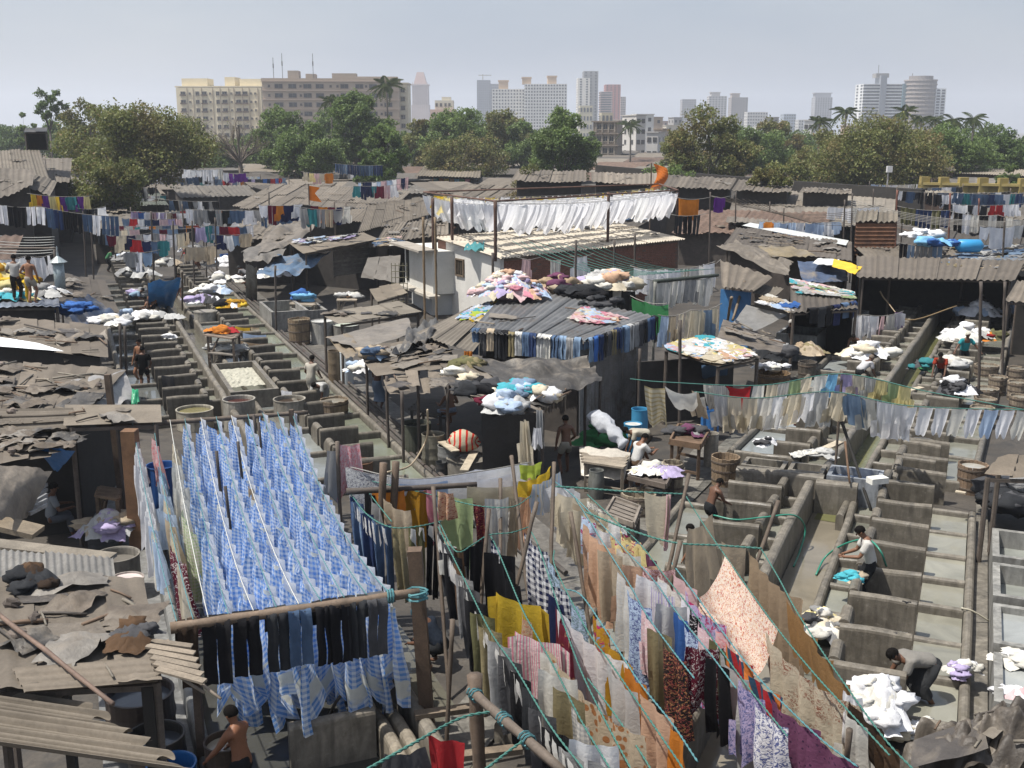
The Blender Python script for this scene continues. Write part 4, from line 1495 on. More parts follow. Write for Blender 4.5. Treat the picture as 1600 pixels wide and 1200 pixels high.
for i,(b,f) in enumerate(zip(bx,fx)):
	a,e = on_bar(BK0,BK1,150,472,b),on_bar(FR0,FR1,266,655,f)
	a = a + Vector((0,0,0.06)); e = e + Vector((0,0,0.08))
	sag = 0.42 + 0.12 * math.sin(i * 2.1)
	pts = rope_pts([a,e],sag)
	nm = ORD[i] + ' rope from the left in the blue sheet rack'
	rope(pts,nm,0.008,'white' if i in (2,4,6) else 'blue green')
	pa = Path(pts)
	desc = 'on the %s rope of the blue sheet rack' % ORD[i]
	if i == 0:
		its = [(None,0,0,0.9,0)] + [('bunched cloth','white','cloth',0.26,0.95)] * 17 + [('sheet','pale blue','cloth',0.3,0.9),('sheet','off white','cloth',0.35,0.85),('sheet','pale blue','cloth',0.35,0.8)]
		load(pa,its,desc)
	elif i == 1:
		its = [(None,0,0,0.7,0),('sheet','pale pink','pinkprint',0.75,0.9),(None,0,0,0.9,0),('shirt','faded blue','cloth',0.45,0.6),('shirt','pale blue','cloth',0.45,0.6),('shirt','pale grey','cloth',0.4,0.7),('shirt','pale blue','cloth',0.4,0.6),('sheet','cream','cloth',0.55,0.9),
			('shirt','pale blue','cloth',0.4,0.7),('sheet','beige','cloth',0.6,1.0),('sheet','pale grey','cloth',0.35,1.0),('sheet','cream','cloth',0.55,1.1),('sheet','maroon','redprint',0.95,1.25),('sheet','cream','cloth',0.4,0.9)]
		load(pa,its,desc)
	elif i == 2:
		its = [(None,0,0,1.3,0)] + [('bunched cloth','cream','cloth',0.24,0.75)] * 5 + [('bunched cloth','off white','cloth',0.26,0.8)] * 10 + [('sheet','sage green','plaid',1.3,1.15)]
		load(pa,its,desc)
	else:
		t_ = 0.12 + 0.2 * (i % 2)
		k = 0
		while t_ < pa.L - 0.35:
			w = rc.uniform(0.5,0.66)
			if i == 6 and k == 7:
				hang('sheet','tan',pa.at(t_),pa.at(t_ + 0.35),0.8,desc)
			o = hang('skirt','blue',pa.at(t_),pa.at(t_ + w),rc.uniform(0.95,1.8),desc,'gingham',tint=1.0,yaw=rc.uniform(0.05,0.75),extra='')
			LAUN[-1][1] = 'blue gingham sheet'
			o['category'] = 'sheet'
			o.name = 'gingham_sheet'
			b_ = rc.uniform(0.85,1.2)
			o.color = (0.175 * b_,0.365 * b_,0.75 * b_,1)
			# white turned-over corner at the rope
			q = MB()
			strip(q,pa.at(t_ - 0.02) + Vector((0,0,.02)),pa.at(t_ + 0.1) + Vector((0.1,0,.02)),rc.uniform(0.2,0.36),2,3,1,0.03,0,-0.4,None,k)
			put(q,'turned_corner',MAT['cloth'],o,(0.74,0.76,0.8),smooth=True)
			t_ += 0.6 + rc.uniform(-0.1,0.16) + (0.35 if rc.random() < 0.13 else 0)
			k += 1
# dark jeans over the front bar
jc = [('black',272),('black',322),('black',362),('charcoal',409),('denim blue',447),('black',488),('black',513),('charcoal',545),('dark grey',578)]
for (cn,x),w in zip([('dark brown',290),('black',333),('black',378),('charcoal',424),('denim blue',459),('black',497),('black',523),('charcoal',551),('dark grey',582)],(.30,.42,.42,.34,.36,.3,.34,.30,.33)):
	a = on_bar(FR0,FR1,266,655,x - w * 50) + Vector((0,0,0.02)); b = on_bar(FR0,FR1,266,655,x + w * 50) + Vector((0,0,0.02))
	hang('jeans over',cn,a,b,rc.uniform(0.86,1.0),'over the front bar of the blue sheet rack','denim')
# upright sticks propping the lines
for (x,y0,y1,z) in ((338,705,790,2.9),(372,690,770,2.9),(396,648,720,2.9),(404,660,730,2.8),(352,760,860,2.6)):
	a = G(x,y0,z)
	pole(a,a + Vector((0.15,-0.1,-z + 0.1)),0.03,'thin dark stick propping blue lines near %s' % {338: 'the left of the rack',372: 'the middle of the rack',396: 'the back pole',404: 'the back pole, shorter one',352: 'the white twisted rope'}[x],name='prop_stick',col=(0.05,0.04,0.035))
# ------------------------------------------------------------------ the middle and right racks
ZR = 2.5
def pl(pts,z=ZR,dz=None):
	return spline([G(x,y,z if dz is None else z + dz[i]) for i,(x,y) in enumerate(pts)],8)
def line(label,desc,pts,items,z=ZR,r=0.0085,col='green',twisted=True,t0=0.0,near=True):
	q = pl(pts,z)
	rope(q,label,r,col,twisted)
	if items:
		load(Path(q),items,desc,t0)
	return Path(q)
TR,SH,ST = 'trousers','shirt','sheet'
def pockets(path,ts,desc):
	for t_ in ts:
		pass
def trousers_row(path,t0,cols,desc,w=0.42,drop=1.05,pocket=True,gap=0.05):
	t_ = t0
	for cn in cols:
		if t_ + w > path.L:
			break
		o = hang(TR if cn not in ('denim blue','dark blue','faded blue') else 'jeans',cn,path.at(t_),path.at(t_ + w),drop * rc.uniform(0.92,1.06),desc,'denim')
		if pocket:
			for f in (0.08,0.62):
				m = MB()
				a = path.at(t_ + w * f)
				b = path.at(t_ + w * (f + 0.3))
				n = Vector((-(b - a).y,(b - a).x,0)).normalized() * 0.06
				if n.y > 0:
					n = -n
				if rc.random() < 0.75:
					strip(m,a + n,b + n + DOWN * 0.03,rc.uniform(0.2,0.32),3,4,0.8,0.03,0,0.3,lambda u: 0.7 + 0.5 * u,rc.uniform(0,9),skew=0.0)
					put(m,'pocket_lining',MAT['cloth'],o,(0.7,0.68,0.64),smooth=True)
		t_ += w + gap
# beam and posts at the back of the middle rack
a,b = G(541,768,2.6),G(745,757,2.6)
pole(a,b,0.06,'dark wooden beam at the back of the middle rack',col=(0.07,0.055,0.045),name='wooden_beam',cat='beam')
for (x,y0,zt,lab) in ((590,770,2.6,'leaning brown post at the back of the middle rack'),(609,768,2.6,'dark post beside the leaning one on the back beam')):
	a = G(x,y0,zt)
	pole(a + Vector((0.12,0.05,0.55)),a - Vector((0.1,0,2.5)),0.075,lab,name='wooden_post',col=(0.11,0.075,0.05),cat='post',knots=False)
# white sheets over the back bars of the middle rack
for k,(x0,y0,x1,y1,cn,mt,lab) in enumerate(((545,728,605,745,'pale grey','greyprint',''),(610,748,745,735,'white','cloth',''),(625,757,700,752,'pale blue','cloth',''),(705,752,800,742,'white','cloth',''),(745,736,822,722,'white','cloth',''),(730,762,812,757,'cream','cloth',''))):
	hang('towel',cn,G(x0,y0,2.6),G(x1,y1,2.6),0.5 if k else 0.75,'over the back bars of the middle rack',mt)
line('thin dark line carrying white sheets behind the middle rack','',[(548,730),(640,748),(745,737),(830,722)],None,2.62,0.012,'grey',False)
hang('bunched cloth','pale pink',G(535,690,3.0),G(556,696,3.0),1.1,'on the pole left of the middle rack','pinkprint')
hang('bunched cloth','grey',G(518,705,2.9),G(533,695,2.9),1.0,'on the pole left of the middle rack')
pole(G(527,690,3.05),G(527,690,3.05) - Vector((0,0,3)),0.04,'thin pole holding the pink printed cloth',name='wooden_pole')
# row of jeans with white pockets in front of the beam
p = line('sagging green rope of jeans left of the heavy post','',[(548,772),(575,805),(612,824),(655,822),(690,814)],None)
trousers_row(p,0.05,['dark blue','denim blue','faded blue','dark blue','denim blue','denim blue','khaki','olive','black','dark blue'],'on the sagging rope of jeans',0.27,1.35)
p = line('upper green rope left of the sage cloth','',[(572,764),(592,790),(612,815)],None)
load(p,[('blouse','black','cloth',0.4,0.6),(ST,'grey','cloth',0.6,0.7)],'on the short rope left of the sage cloth')
# cross line with the sage green cloth
p = line('green rope carrying the sage green cloth','',[(582,752),(640,765),(682,775),(745,790),(800,792),(830,775)],None)
desc = 'on the rope with the sage cloth'
hang(ST,'orange',G(578,762,2.6),G(632,766,2.6),0.4,desc)
hang(ST,'beige',G(603,772,2.55),G(634,800,2.5),0.85,desc)
hang(ST,'gold',G(637,758,2.55),G(668,768,2.55),1.25,desc)
hang(ST,'pink',G(662,758,2.6),G(680,768,2.6),1.1,desc)
hang(ST,'sage green',G(682,766,2.55),G(738,780,2.5),1.35,desc)
hang(ST,'peach',G(688,766,2.7),G(705,772,2.7),0.5,desc,'floral')
hang(ST,'maroon',G(740,786,2.5),G(757,790,2.5),1.1,desc,'floral')
hang(ST,'pale grey',G(757,778,2.6),G(795,778,2.6),1.25,desc,'stripe')
hang(ST,'beige',G(797,782,2.55),G(812,780,2.55),1.1,desc)
hang('bunched cloth','peach',G(812,750,2.6),G(834,748,2.6),1.25,desc)
hang(ST,'yellow',G(812,752,2.75),G(862,728,2.75),0.35,desc)
hang(ST,'lime',G(810,726,2.75),G(848,722,2.75),0.3,desc)
hang(ST,'pale blue',G(835,758,2.6),G(872,736,2.6),0.6,desc,'stripe')
hang(SH,'cream',G(812,658,3.3),G(824,659,3.3),0.9,'on the pole by the black tarpaulin')
hang('bunched cloth','cream',G(817,656,3.32),G(828,657,3.32),1.15,'on the pole by the black tarpaulin')
# cross line with dark clothes and the navy check
p = line('green cross rope from the tall post to the leaning pole','',[(686,815),(712,861),(740,850),(764,836),(800,832),(830,822)],None)
desc = 'on the cross rope of dark clothes'
load(p,[(ST,'beige','floral',0.35,0.6),(SH,'cream','cloth',0.3,0.6),(SH,'off white','cloth',0.25,0.5),(TR,'brown','cloth',0.3,1.0),(TR,'black','cloth',0.3,1.2),(ST,'black','cloth',0.3,1.3)],desc,0.3)
# R3
p = line('longest green rope of dark trousers with white pockets','',[(684,822),(703,860),(727,908),(766,986),(805,1043),(859,1133),(912,1202),(935,1235)],None)
trousers_row(p,0.25,['charcoal','dark grey','black','brown','grey','dark grey','black','olive','khaki','grey','dark grey','black','charcoal','dark grey','black','grey','black'],'on the longest rope of dark trousers',0.4,1.15)
# R4
p = line('green rope with the yellow shirt','',[(767,838),(778,860),(814,947),(838,992),(871,1052),(907,1124),(952,1199),(975,1240)],None)
load(p,[(ST,'navy','navycheck',0.35,1.1),(TR,'black','cloth',0.5,1.3),(TR,'black','cloth',0.5,1.4),(SH,'black','cloth',0.45,1.2),(SH,'yellow','cloth',0.75,1.05),(ST,'tan','floral',0.5,1.2),(SH,'pink','stripe',0.65,1.1),
		(ST,'off white','cloth',0.4,1.1),(SH,'off white','cloth',0.5,1.0),(TR,'khaki','cloth',0.5,1.1),(ST,'grey','plaid',0.5,0.9),(SH,'white','cloth',0.5,0.9),(TR,'grey','cloth',0.5,1)],'on the rope with the yellow shirt',0.15)
# R5
p = line('green rope with the navy checked cloth','',[(828,827),(844,860),(880,971),(907,1046),(940,1115),(985,1200),(1000,1230)],None)
desc = 'on the rope with the navy checks'
load(p,[(ST,'navy','navycheck',0.9,1.35),(ST,'navy','navycheck',1.5,1.5),(ST,'navy','cloth',0.5,1.4),(ST,'maroon','ornate',1.05,1.3),(ST,'beige','giraffe',2.3,1.35),(ST,'navy','cloth',1.2,1.3)],desc,0.1)
# R6
p = line('rope with the long white sheet','',[(866,860),(868,887),(913,977),(950,1030),(988,1085),(1060,1190),(1085,1230)],None)
load(p,[(ST,'pale blue','sage',1.9,1.15),(ST,'white','cloth',1.7,1.35),(ST,'pale grey','cloth',0.75,1.4),(ST,'off white','vine',2.4,1.6)],'on the rope with the long white sheet',0.2)
p = line('short rope with the navy cover below the white sheet','',[(918,1060),(960,1115),(1010,1190),(1030,1230)],None,2.3)
load(p,[(ST,'navy','cloth',3.2,1.0)],'on the rope below the white sheet')
# R7
p = line('blue rope with the gold cloth','',[(883,920),(910,932),(955,998),(1000,1067),(1050,1130),(1090,1190)],None,ZR,0.0085,'blue green')
load(p,[(None,0,0,1.0,0),(ST,'gold','paisley',0.55,0.9),(ST,'gold','cloth',0.9,0.9),(ST,'orange','cloth',0.5,0.8),(ST,'peach','cloth',0.75,0.9),(ST,'orange','cloth',0.4,0.9),(ST,'red','cloth',0.7,1.0),(ST,'pale yellow','cloth',0.9,1.2)],'on the blue rope with gold cloth')
# peach and cream lines in the middle
p = line('rope with the peach drapes','',[(900,780),(920,812),(950,860),(985,915),(1010,960),(1050,1015),(1085,1060)],None,ZR,0.008,'blue green')
load(p,[(SH,'cream','cloth',0.5,0.9),(ST,'pale blue','paisley',0.4,0.7),(ST,'peach','cloth',1.1,1.25),(TR,'beige','cloth',0.45,1.2),(ST,'beige','cloth',0.5,1.3),(ST,'pale grey','plaid',0.6,1.1),(ST,'pale blue','batik',0.7,1.2),(SH,'pale pink','redprint',0.5,0.9),(TR,'khaki','cloth',0.4,1.0),(ST,'black','floral',0.6,1.0),(ST,'cream','floral',0.6,1.1)],'on the rope with the peach drapes',0.3)
p = line('rope with pale shirts behind the peach drapes','',[(866,752),(893,772),(935,814),(980,862),(1022,907),(1060,960),(1110,1022),(1150,1075)],None,ZR,0.008,'blue green')
load(p,[(SH,'white','cloth',0.45,0.75),(SH,'cream','cloth',0.6,0.9),(SH,'beige','cloth',0.5,0.8),(ST,'beige','hstripe',0.8,1.2),(SH,'white','cloth',0.4,0.7),(ST,'pale yellow','paisley',0.5,0.6),(SH,'off white','cloth',0.45,0.85),(SH,'peach','cloth',0.5,0.9),(SH,'white','cloth',0.5,0.9),(SH,'lilac','stripe',0.45,0.9),(SH,'pale grey','cloth',0.4,0.9),(ST,'blue','cloth',0.35,0.9),(ST,'pale blue','batik',0.45,0.9),(SH,'maroon','redprint',0.45,0.9),(TR,'black','cloth',0.4,1.0),(ST,'cream','floral',0.5,1.0),(SH,'pale grey','cloth',0.5,1.0),(SH,'lilac','batik',0.5,0.9)],'on the rope with pale shirts',0.1)
p = line('rope with cream clothes left of the leaning pole','',[(917,772),(960,812),(1000,850),(1035,895),(1075,945),(1115,1000),(1170,1075),(1230,1150)],None,ZR,0.008,'green')
load(p,[(ST,'off white','greyprint',0.7,0.6),(SH,'cream','cloth',0.4,0.7),(SH,'white','cloth',0.4,0.7),(ST,'pale yellow','paisley',0.75,0.7),(SH,'pale yellow','cloth',0.4,0.6),(ST,'mauve','cloth',0.35,0.7),(SH,'pale pink','floral',0.45,0.8),(ST,'off white','cloth',0.75,1.3),(SH,'white','cloth',0.4,0.8),(ST,'black','redprint',0.35,0.8),(ST,'pale pink','redprint',0.5,0.9),(TR,'olive','cloth',0.4,0.9),(ST,'pale grey','cloth',0.7,1.1),(SH,'lilac','batik',0.5,1.0),(ST,'white','batik',0.6,1.0),(TR,'dark grey','cloth',0.4,1.0),(ST,'white','batik',0.5,0.9),(SH,'sage green','cloth',0.4,0.8),(SH,'black','cloth',0.4,0.8),(SH,'off white','cloth',0.4,0.8)],'on the rope left of the leaning pole',0.2)
line('long green cross rope to the middle pole top','',[(865,760),(900,762),(980,768),(1070,772)],None,2.62,0.013)
p = line('green cross rope carrying the draped cream sheet','',[(915,800),(990,830),(1055,848),(1120,852),(1190,857)],None,2.6,0.013)
hang('vest','cream',G(1006,768,2.66),G(1047,772,2.66),1.0,'on the cross rope to the middle pole')
hang(ST,'pale pink',G(1041,772,2.66),G(1049,772,2.66),1.1,'on the cross rope to the middle pole')
hang('bunched cloth','beige',G(1086,800,2.5),G(1102,828,2.5),1.25,'on the rope before the floral sheet')
hang('vest','beige',G(1127,846,2.58),G(1166,852,2.58),0.95,'on the cross rope before the floral sheet')
# R10 floral sheet
p = line('green rope holding the floral sheet','',[(1070,772),(1100,820),(1133,868),(1175,928),(1216,984),(1270,1050),(1322,1107),(1390,1180)],None)
pth = p
m = MB()
A0,A1 = G(1133,868,2.5),G(1216,984,2.5)
M0,M1 = G(1092,935,2.35),G(1166,1040,2.2)
def ffl(u,v):
	top = A0.lerp(A1,u)
	mid = M0.lerp(M1,u)
	if v < 0.7:
		s = v / 0.7
		q = top.lerp(mid,s) + DOWN * (0.28 * math.sin(PI * s) * (0.6 + 0.6 * u))
	else:
		s = (v - 0.7) / 0.3
		q = mid + DOWN * (s * 0.55 * (1 - 0.35 * u)) + Vector((-0.05 * s,0,0))
	return q + Vector((0,0,0.055 * math.sin(u * 15 + v * 4 + 2 * N3((u * 3,v * 3,2))) * (0.25 + v))) + Vector((0.03 * N3((u * 5,v * 5,1)),) * 3)
m.grid(ffl,18,18,(1.6,1.7))
o = put(m,'sheet',MAT['floral'],None,(0.50,0.43,0.365),smooth=True,label='cream sheet with tiny red flowers slung across two ropes',cat='sheet')
hang(ST,'cream',G(1216,984,2.5),G(1322,1107,2.5),1.35,'on the rope holding the floral sheet','sprig',tint=0.78)
hang(SH,'off white',G(1326,1112,2.5),G(1350,1140,2.5),0.8,'on the rope holding the floral sheet')
# R11
p = line('blue rope with the bright striped cloth','',[(1050,880),(1080,920),(1120,975),(1167,1037),(1200,1075),(1232,1107),(1284,1156),(1340,1198)],None,ZR,0.0085,'blue green')
load(p,[(None,0,0,0.3,0),(ST,'pale pink','cloth',0.7,1.1),(ST,'lilac','paisley',1.15,1.45),(ST,'pale pink','pinkprint',0.35,1.0),(ST,'red','serape',0.75,1.35),(ST,'red','serape',0.75,1.2),(ST,'mauve','dots',0.75,1.1),(ST,'mauve','dots',0.7,1.05),(SH,'off white','cloth',0.3,0.6)],'on the rope with the bright stripes',0.0)
# R12
p = line('rightmost green rope with the plain tan sheet','',[(1189,857),(1215,900),(1243,952),(1285,1018),(1328,1080),(1360,1125),(1392,1166),(1430,1205)],None)
load(p,[(ST,'tan','cloth',1.75,1.25)],'on the rightmost rope',0.1)
pR = p
t_ = 1.95
for k in range(4):
	hang('vest','bronze',p.at(t_),p.at(t_ + 0.62),0.75 - 0.08 * k,'on the rightmost rope','dots' if False else 'cloth')
	t_ += 0.62
hang('bunched cloth','white',p.at(t_ + 0.1),p.at(t_ + 0.35),0.6,'on the rightmost rope')
hang(ST,'dark brown',p.at(t_ + 0.35),p.at(t_ + 1.1),1.0,'on the rightmost rope')
hang(ST,'brown',p.at(t_ + 1.1),p.at(t_ + 1.45),0.9,'on the rightmost rope')
# leaning poles
for (x0,y0,z0,x1,y1,lab) in ((677,760,3.1,688,905,'short pole at the end of the jeans rope'),(764,795,3.0,750,960,'leaning pole beside the black clothes'),(839,784,3.2,806,920,'leaning pole in front of the navy checks'),
								(866,722,3.2,860,900,'upright pole carrying the white shirt rope'),(799,712,3.2,812,820,'upright pole behind the yellow cloth'),(782,748,2.8,782,830,'pale pole behind the striped grey cloth'),
								(892,800,2.7,905,880,'dark pole under the cream shirt'),(1077,740,3.1,1025,980,'long pole leaning left before the leaning rope'),(1064,845,2.9,1032,975,'second long leaning pole crossing the first'),(1217,782,3.0,1168,920,'slim pole leaning over the wash pens'),
								(707,968,2.3,700,1110,'thin pole standing beside the beam'),(1327,1140,2.6,1322,1200,'short pole at the lower right rope')):
	a = G(x0,y0,z0)
	e = G(x1,y1,z0 - (y1 - y0) / 100.0 * 0.95)
	d = (e - a).normalized()
	if d.z < -0.05:
		e = a + d * ((a.z - 0.0) / -d.z)
		if (e - a).length > 5:
			e = a + Vector((0.2,-0.2,-a.z))
	pole(a,e,0.035,lab,name='prop_pole',col=(0.10,0.075,0.055))
# beam with lashed rope at lower centre
a,b = G(735,1078,2.3),G(880,1205,2.3)
pole(a,b,0.065,'lashed bamboo beam reaching towards the viewer',col=(0.115,0.09,0.07),name='bamboo_beam',cat='beam')
pole(G(742,1055,2.5),G(742,1055,2.5) - Vector((-.1,0,2.5)),0.09,'stout post at the end of the lashed beam',name='wooden_post',cat='post',col=(0.12,0.085,0.06))
d = (b - a).normalized()
n1 = d.cross(Vector((0,0,1))).normalized()
for t0,nm in ((0.05,'top'),(0.75,'middle'),(1.25,'lower')):
	m = MB()
	q = a + d * t0
	m.tube([q + n1 * 0.078 * math.cos(k * 0.75) + Vector((0,0,0.078 * math.sin(k * 0.75))) + d * 0.006 * k for k in range(26)],0.012,4)
	put(m,'rope_lashing',MAT['rope'],None,ROPEC['blue green'],label='%s winding of rope round the lashed bamboo beam' % nm,cat='rope')
line('pale green rope crossing the bottom of the picture','',[(560,1210),(640,1165),(720,1122),(784,1110)],None,2.3,0.014)
line('thin rope from the lashed beam to the bottom edge','',[(755,1205),(800,1170),(822,1155)],None,2.3,0.012)
hang(ST,'red',G(667,1150,2.3),G(728,1158,2.3),0.8,'on the pale rope at the bottom',near=True)
hang('bunched cloth','dark grey',G(610,1186,2.3),G(655,1158,2.3),0.5,'on the pale rope at the bottom')
for (x0,y0,x1,y1,z,lab) in ((648,1118,742,1105,0.75,'plank bridging the long wall near the heavy post'),(690,1185,815,1170,0.75,'lower plank bridging the tanks at the bottom')):
	m = MB(); m.beam(G(x0,y0,z),G(x1,y1,z),0.16,0.08)
	put(m,'plank',MAT['wood'],None,(0.16,0.125,0.09),label=lab,cat='plank')
m = MB()
m.tube(spline([G(510,1130,0.5),G(530,1090,1.0),G(570,1062,1.2),G(610,1060,1.1),G(630,1090,0.75)],5),0.025,6)
put(m,'hose',MAT['plastic'],None,(0.05,0.04,0.03),label='dark bent hose over the tank under the blue sheets',cat='hose',smooth=True)
# ------------------------------------------------------------------ the long shirt line on the right
ZL = 2.95
SUNWARD_LEAN[0] = 0.42  # stronger lean added here so shirts and vests brighten in the sun
pts = [G(985,592,ZL),G(1040,597,ZL),G(1190,602,ZL),G(1316,584,ZL + 0.25),G(1450,612,ZL + 0.1),G(1610,642,ZL)]
q = spline(pts,8)
rope(q,'green rope of the long shirt line, back one',0.013,'green')
P1 = Path(q)
desc = 'on the back rope of the long shirt line'
lo = random.Random(40)
# start of the line: striped blanket and shirts
hang(ST,'khaki',G(1006,603,ZL - .1),G(1040,606,ZL - .1),1.05,desc,'hstripe',tint=1.6)
hang('vest','off white',G(1040,603,ZL - .05),G(1088,612,ZL - .05),0.5,desc)
hang(SH,'beige',G(1078,610,ZL - .1),G(1094,612,ZL - .1),0.7,desc)
seq = [(SH,'off white'),(SH,'pale grey'),('vest','red'),(SH,'off white'),(SH,'cream'),(SH,'pale grey'),(SH,'sage green'),(SH,'cream'),(SH,'off white'),(SH,'sky blue'),(SH,'lilac'),(SH,'cream'),(SH,'pale grey'),(SH,'pale yellow'),(SH,'sage green'),(SH,'pale yellow'),(SH,'cream'),(SH,'off white'),(SH,'pale yellow'),(SH,'off white'),(SH,'blue'),(SH,'cream'),(SH,'off white'),(SH,'sage green'),(SH,'pale grey'),(SH,'peach'),(SH,'peach'),(SH,'beige'),(SH,'cream'),(SH,'orange'),(SH,'pale grey'),(SH,'cream'),(SH,'white'),(SH,'cream'),(SH,'tan'),(SH,'white'),(SH,'off white'),(SH,'cream'),(SH,'mauve'),(SH,'white'),(SH,'off white'),(SH,'cream'),(SH,'cream')]
t_ = (P1.p[8] - P1.p[0]).length + 0.9
for kd,cn in seq:
	if t_ > P1.L - 0.4 or (P1.at(t_) - P1.p[0]).length > (G(1400,604,ZL) - P1.p[0]).length:
		break
	w = 0.27 if kd == SH else 0.6
	hang(kd,cn,P1.at(t_),P1.at(t_ + w),(0.6 if t_ > 4.5 else 0.72) * lo.uniform(0.85,1.1),desc,'thin' if lo.random() < 0.85 else 'stripe',near=False)
	t_ += w + lo.uniform(0.0,0.06)
pts = [G(1085,612,ZL - .1),G(1180,622,ZL - .1),G(1300,612,ZL),G(1420,634,ZL - .15),G(1610,641,ZL - .1)]
q = spline(pts,8)
rope(q,'green rope of the long shirt line, front one',0.013,'green')
P2 = Path(q)
desc = 'on the front rope of the long shirt line'
seq = [(SH,'pale grey'),(SH,'cream'),(SH,'cream'),(SH,'off white'),(SH,'white'),(SH,'cream'),(SH,'white'),(SH,'pale grey'),(SH,'cream'),(SH,'faded blue'),(SH,'off white'),(SH,'white'),(SH,'white'),('T-shirt','white'),(SH,'white'),(SH,'white'),(SH,'white'),(SH,'pale blue'),(SH,'white'),(SH,'white'),(SH,'white'),(SH,'cream'),(SH,'off white'),(SH,'cream'),(SH,'lime'),(SH,'peach'),('T-shirt','white'),('T-shirt','white'),('vest','white')]
t_ = 0.5
for kd,cn in seq:
	w = 0.33 if kd == SH else 0.62
	if (P2.at(t_) - P2.p[0]).length > (G(1408,634,ZL - .15) - P2.p[0]).length:
		break
	hang(kd,cn,P2.at(t_),P2.at(t_ + w),(0.86 if kd == SH else 0.8) * lo.uniform(.9,1.15),desc,'thin',near=kd != SH)
	t_ += w + (lo.uniform(0.0,0.05) if kd == SH else 0.1)
for i,(kd,cn) in enumerate((('T-shirt','white'),('T-shirt','white'),('vest','white'),('T-shirt','off white'),('vest','white'),('vest','pale blue'),('vest','white'),('vest','off white'))):
	x = 1411 + 25.5 * i
	hang(kd,cn,G(x,634 + i * .9,ZL - .15),G(x + 22,634.5 + i * .9,ZL - .15),0.76,desc,'thin',near=True)
SUNWARD_LEAN[0] = 0.1
pole(G(1316,580,ZL + 0.3),G(1316,580,ZL + 0.3) - Vector((0,0,ZL + 0.2)),0.035,'pole holding up the crest of the long shirt line',name='prop_pole')
a = G(1300,612,2.8); pole(a,a + Vector((0.75,-1.4,-2.7)),0.04,'dark pole leaning under the white shirts',name='prop_pole',col=(0.03,0.028,0.025))
a = G(1320,690,1.7); pole(a,G(1328,755,0.9),0.03,'bent stick below the long shirt line',name='prop_stick',col=(0.12,0.07,0.04))
# ------------------------------------------------------------------ sheds and roofs
rs = random.Random(77)
SHEDS = []
DUST = (0.215,0.18,0.142)
DUSTL = (0.29,0.25,0.20)
DUSTD = (0.145,0.122,0.10)
def PQ(q,world=False):
	return [Vector(p) if world else (V(*p[:3]) if len(p) == 4 else G(*p)) for p in q]
def quad_pt(Q,u,v):
	return Q[0].lerp(Q[1],u).lerp(Q[3].lerp(Q[2],u),v)
def corr_sheet(m,Q,u0,u1,v0,v1,amp,per,dz=0.0,sagv=0.0,rough=0.0,seed=0.0):
	"""one corrugated sheet of the roof quad Q, ridges running from its near to its far edge"""
	W = (Q[1] - Q[0]).length * (u1 - u0)
	n = max(2,min(72,int(W / per * 4))) if amp > 0 else max(2,min(10,int(W / 0.5)))
	nv = 3 if rough == 0 else 6
	def fn(x,y):
		u,v = u0 + (u1 - u0) * x,v0 + (v1 - v0) * y
		p = quad_pt(Q,u,v)
		z = dz + amp * math.cos(2 * PI * x * W / per) if amp > 0 else dz
		z += -sagv * 4 * y * (1 - y) + rough * N3((u * 7,v * 5,seed),1.3,seed)
		return p + Vector((0,0,z))
	m.grid(fn,n,nv,(W,(Q[3] - Q[0]).length * (v1 - v0)))
	return m
def shed(label,q,n=5,rows=1,style='asbestos',amp=0.03,per=0.18,col=DUST,wall=None,wcol=(0.12,0.10,0.085),wmat='wood',posts=True,cat='shed',name='shed',jit=1.0,z0=0.0,rough=0.0,open_faces=(),group=None,world=False,inset=0.12,pcol=(0.10,0.08,0.065)):
	Q = PQ(q,world)
	c = (Q[0] + Q[1] + Q[2] + Q[3]) / 4
	th = thing(name,label,cat,(c.x,c.y,z0),group)
	for j in range(rows):
		for i in range(n):
			m = MB()
			ov = 0.05 / n
			dz = rs.uniform(-.025,.03) * jit + 0.012 * (i % 2) + 0.03 * j
			v0 = j / rows - rs.uniform(0.0,0.05) * jit
			v1 = (j + 1) / rows + rs.uniform(0.0,0.05) * jit
			corr_sheet(m,Q,i / n - ov,(i + 1) / n + ov,v0,v1,amp,per,dz,0.02 * jit,rough,rs.uniform(0,9))
			k = rs.uniform(0.78,1.15)
			put(m,'roof_sheet',MAT[style],th,scl(col,k * 0.6),smooth=True)
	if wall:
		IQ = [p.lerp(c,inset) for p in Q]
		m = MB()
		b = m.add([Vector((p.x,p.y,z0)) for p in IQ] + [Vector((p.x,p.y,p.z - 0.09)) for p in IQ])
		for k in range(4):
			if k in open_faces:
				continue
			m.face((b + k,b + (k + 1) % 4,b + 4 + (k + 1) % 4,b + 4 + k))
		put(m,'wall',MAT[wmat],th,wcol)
	if posts:
		for k in range(4):
			p = Q[k].lerp(c,0.06)
			m = MB()
			m.tube([(p.x,p.y,z0),(p.x + 0.02,p.y,p.z - 0.07)],0.055,6)
			put(m,'post',MAT['wood'],th,pcol)
		m = MB()
		m.beam(Q[0].lerp(c,0.05) - Vector((0,0,0.12)),Q[1].lerp(c,0.05) - Vector((0,0,0.12)),0.07)
		put(m,'eave_beam',MAT['wood'],th,pcol)
	SHEDS.append((c,min(9,max((Q[0] - Q[2]).length,(Q[1] - Q[3]).length) / 2)))
	return Q
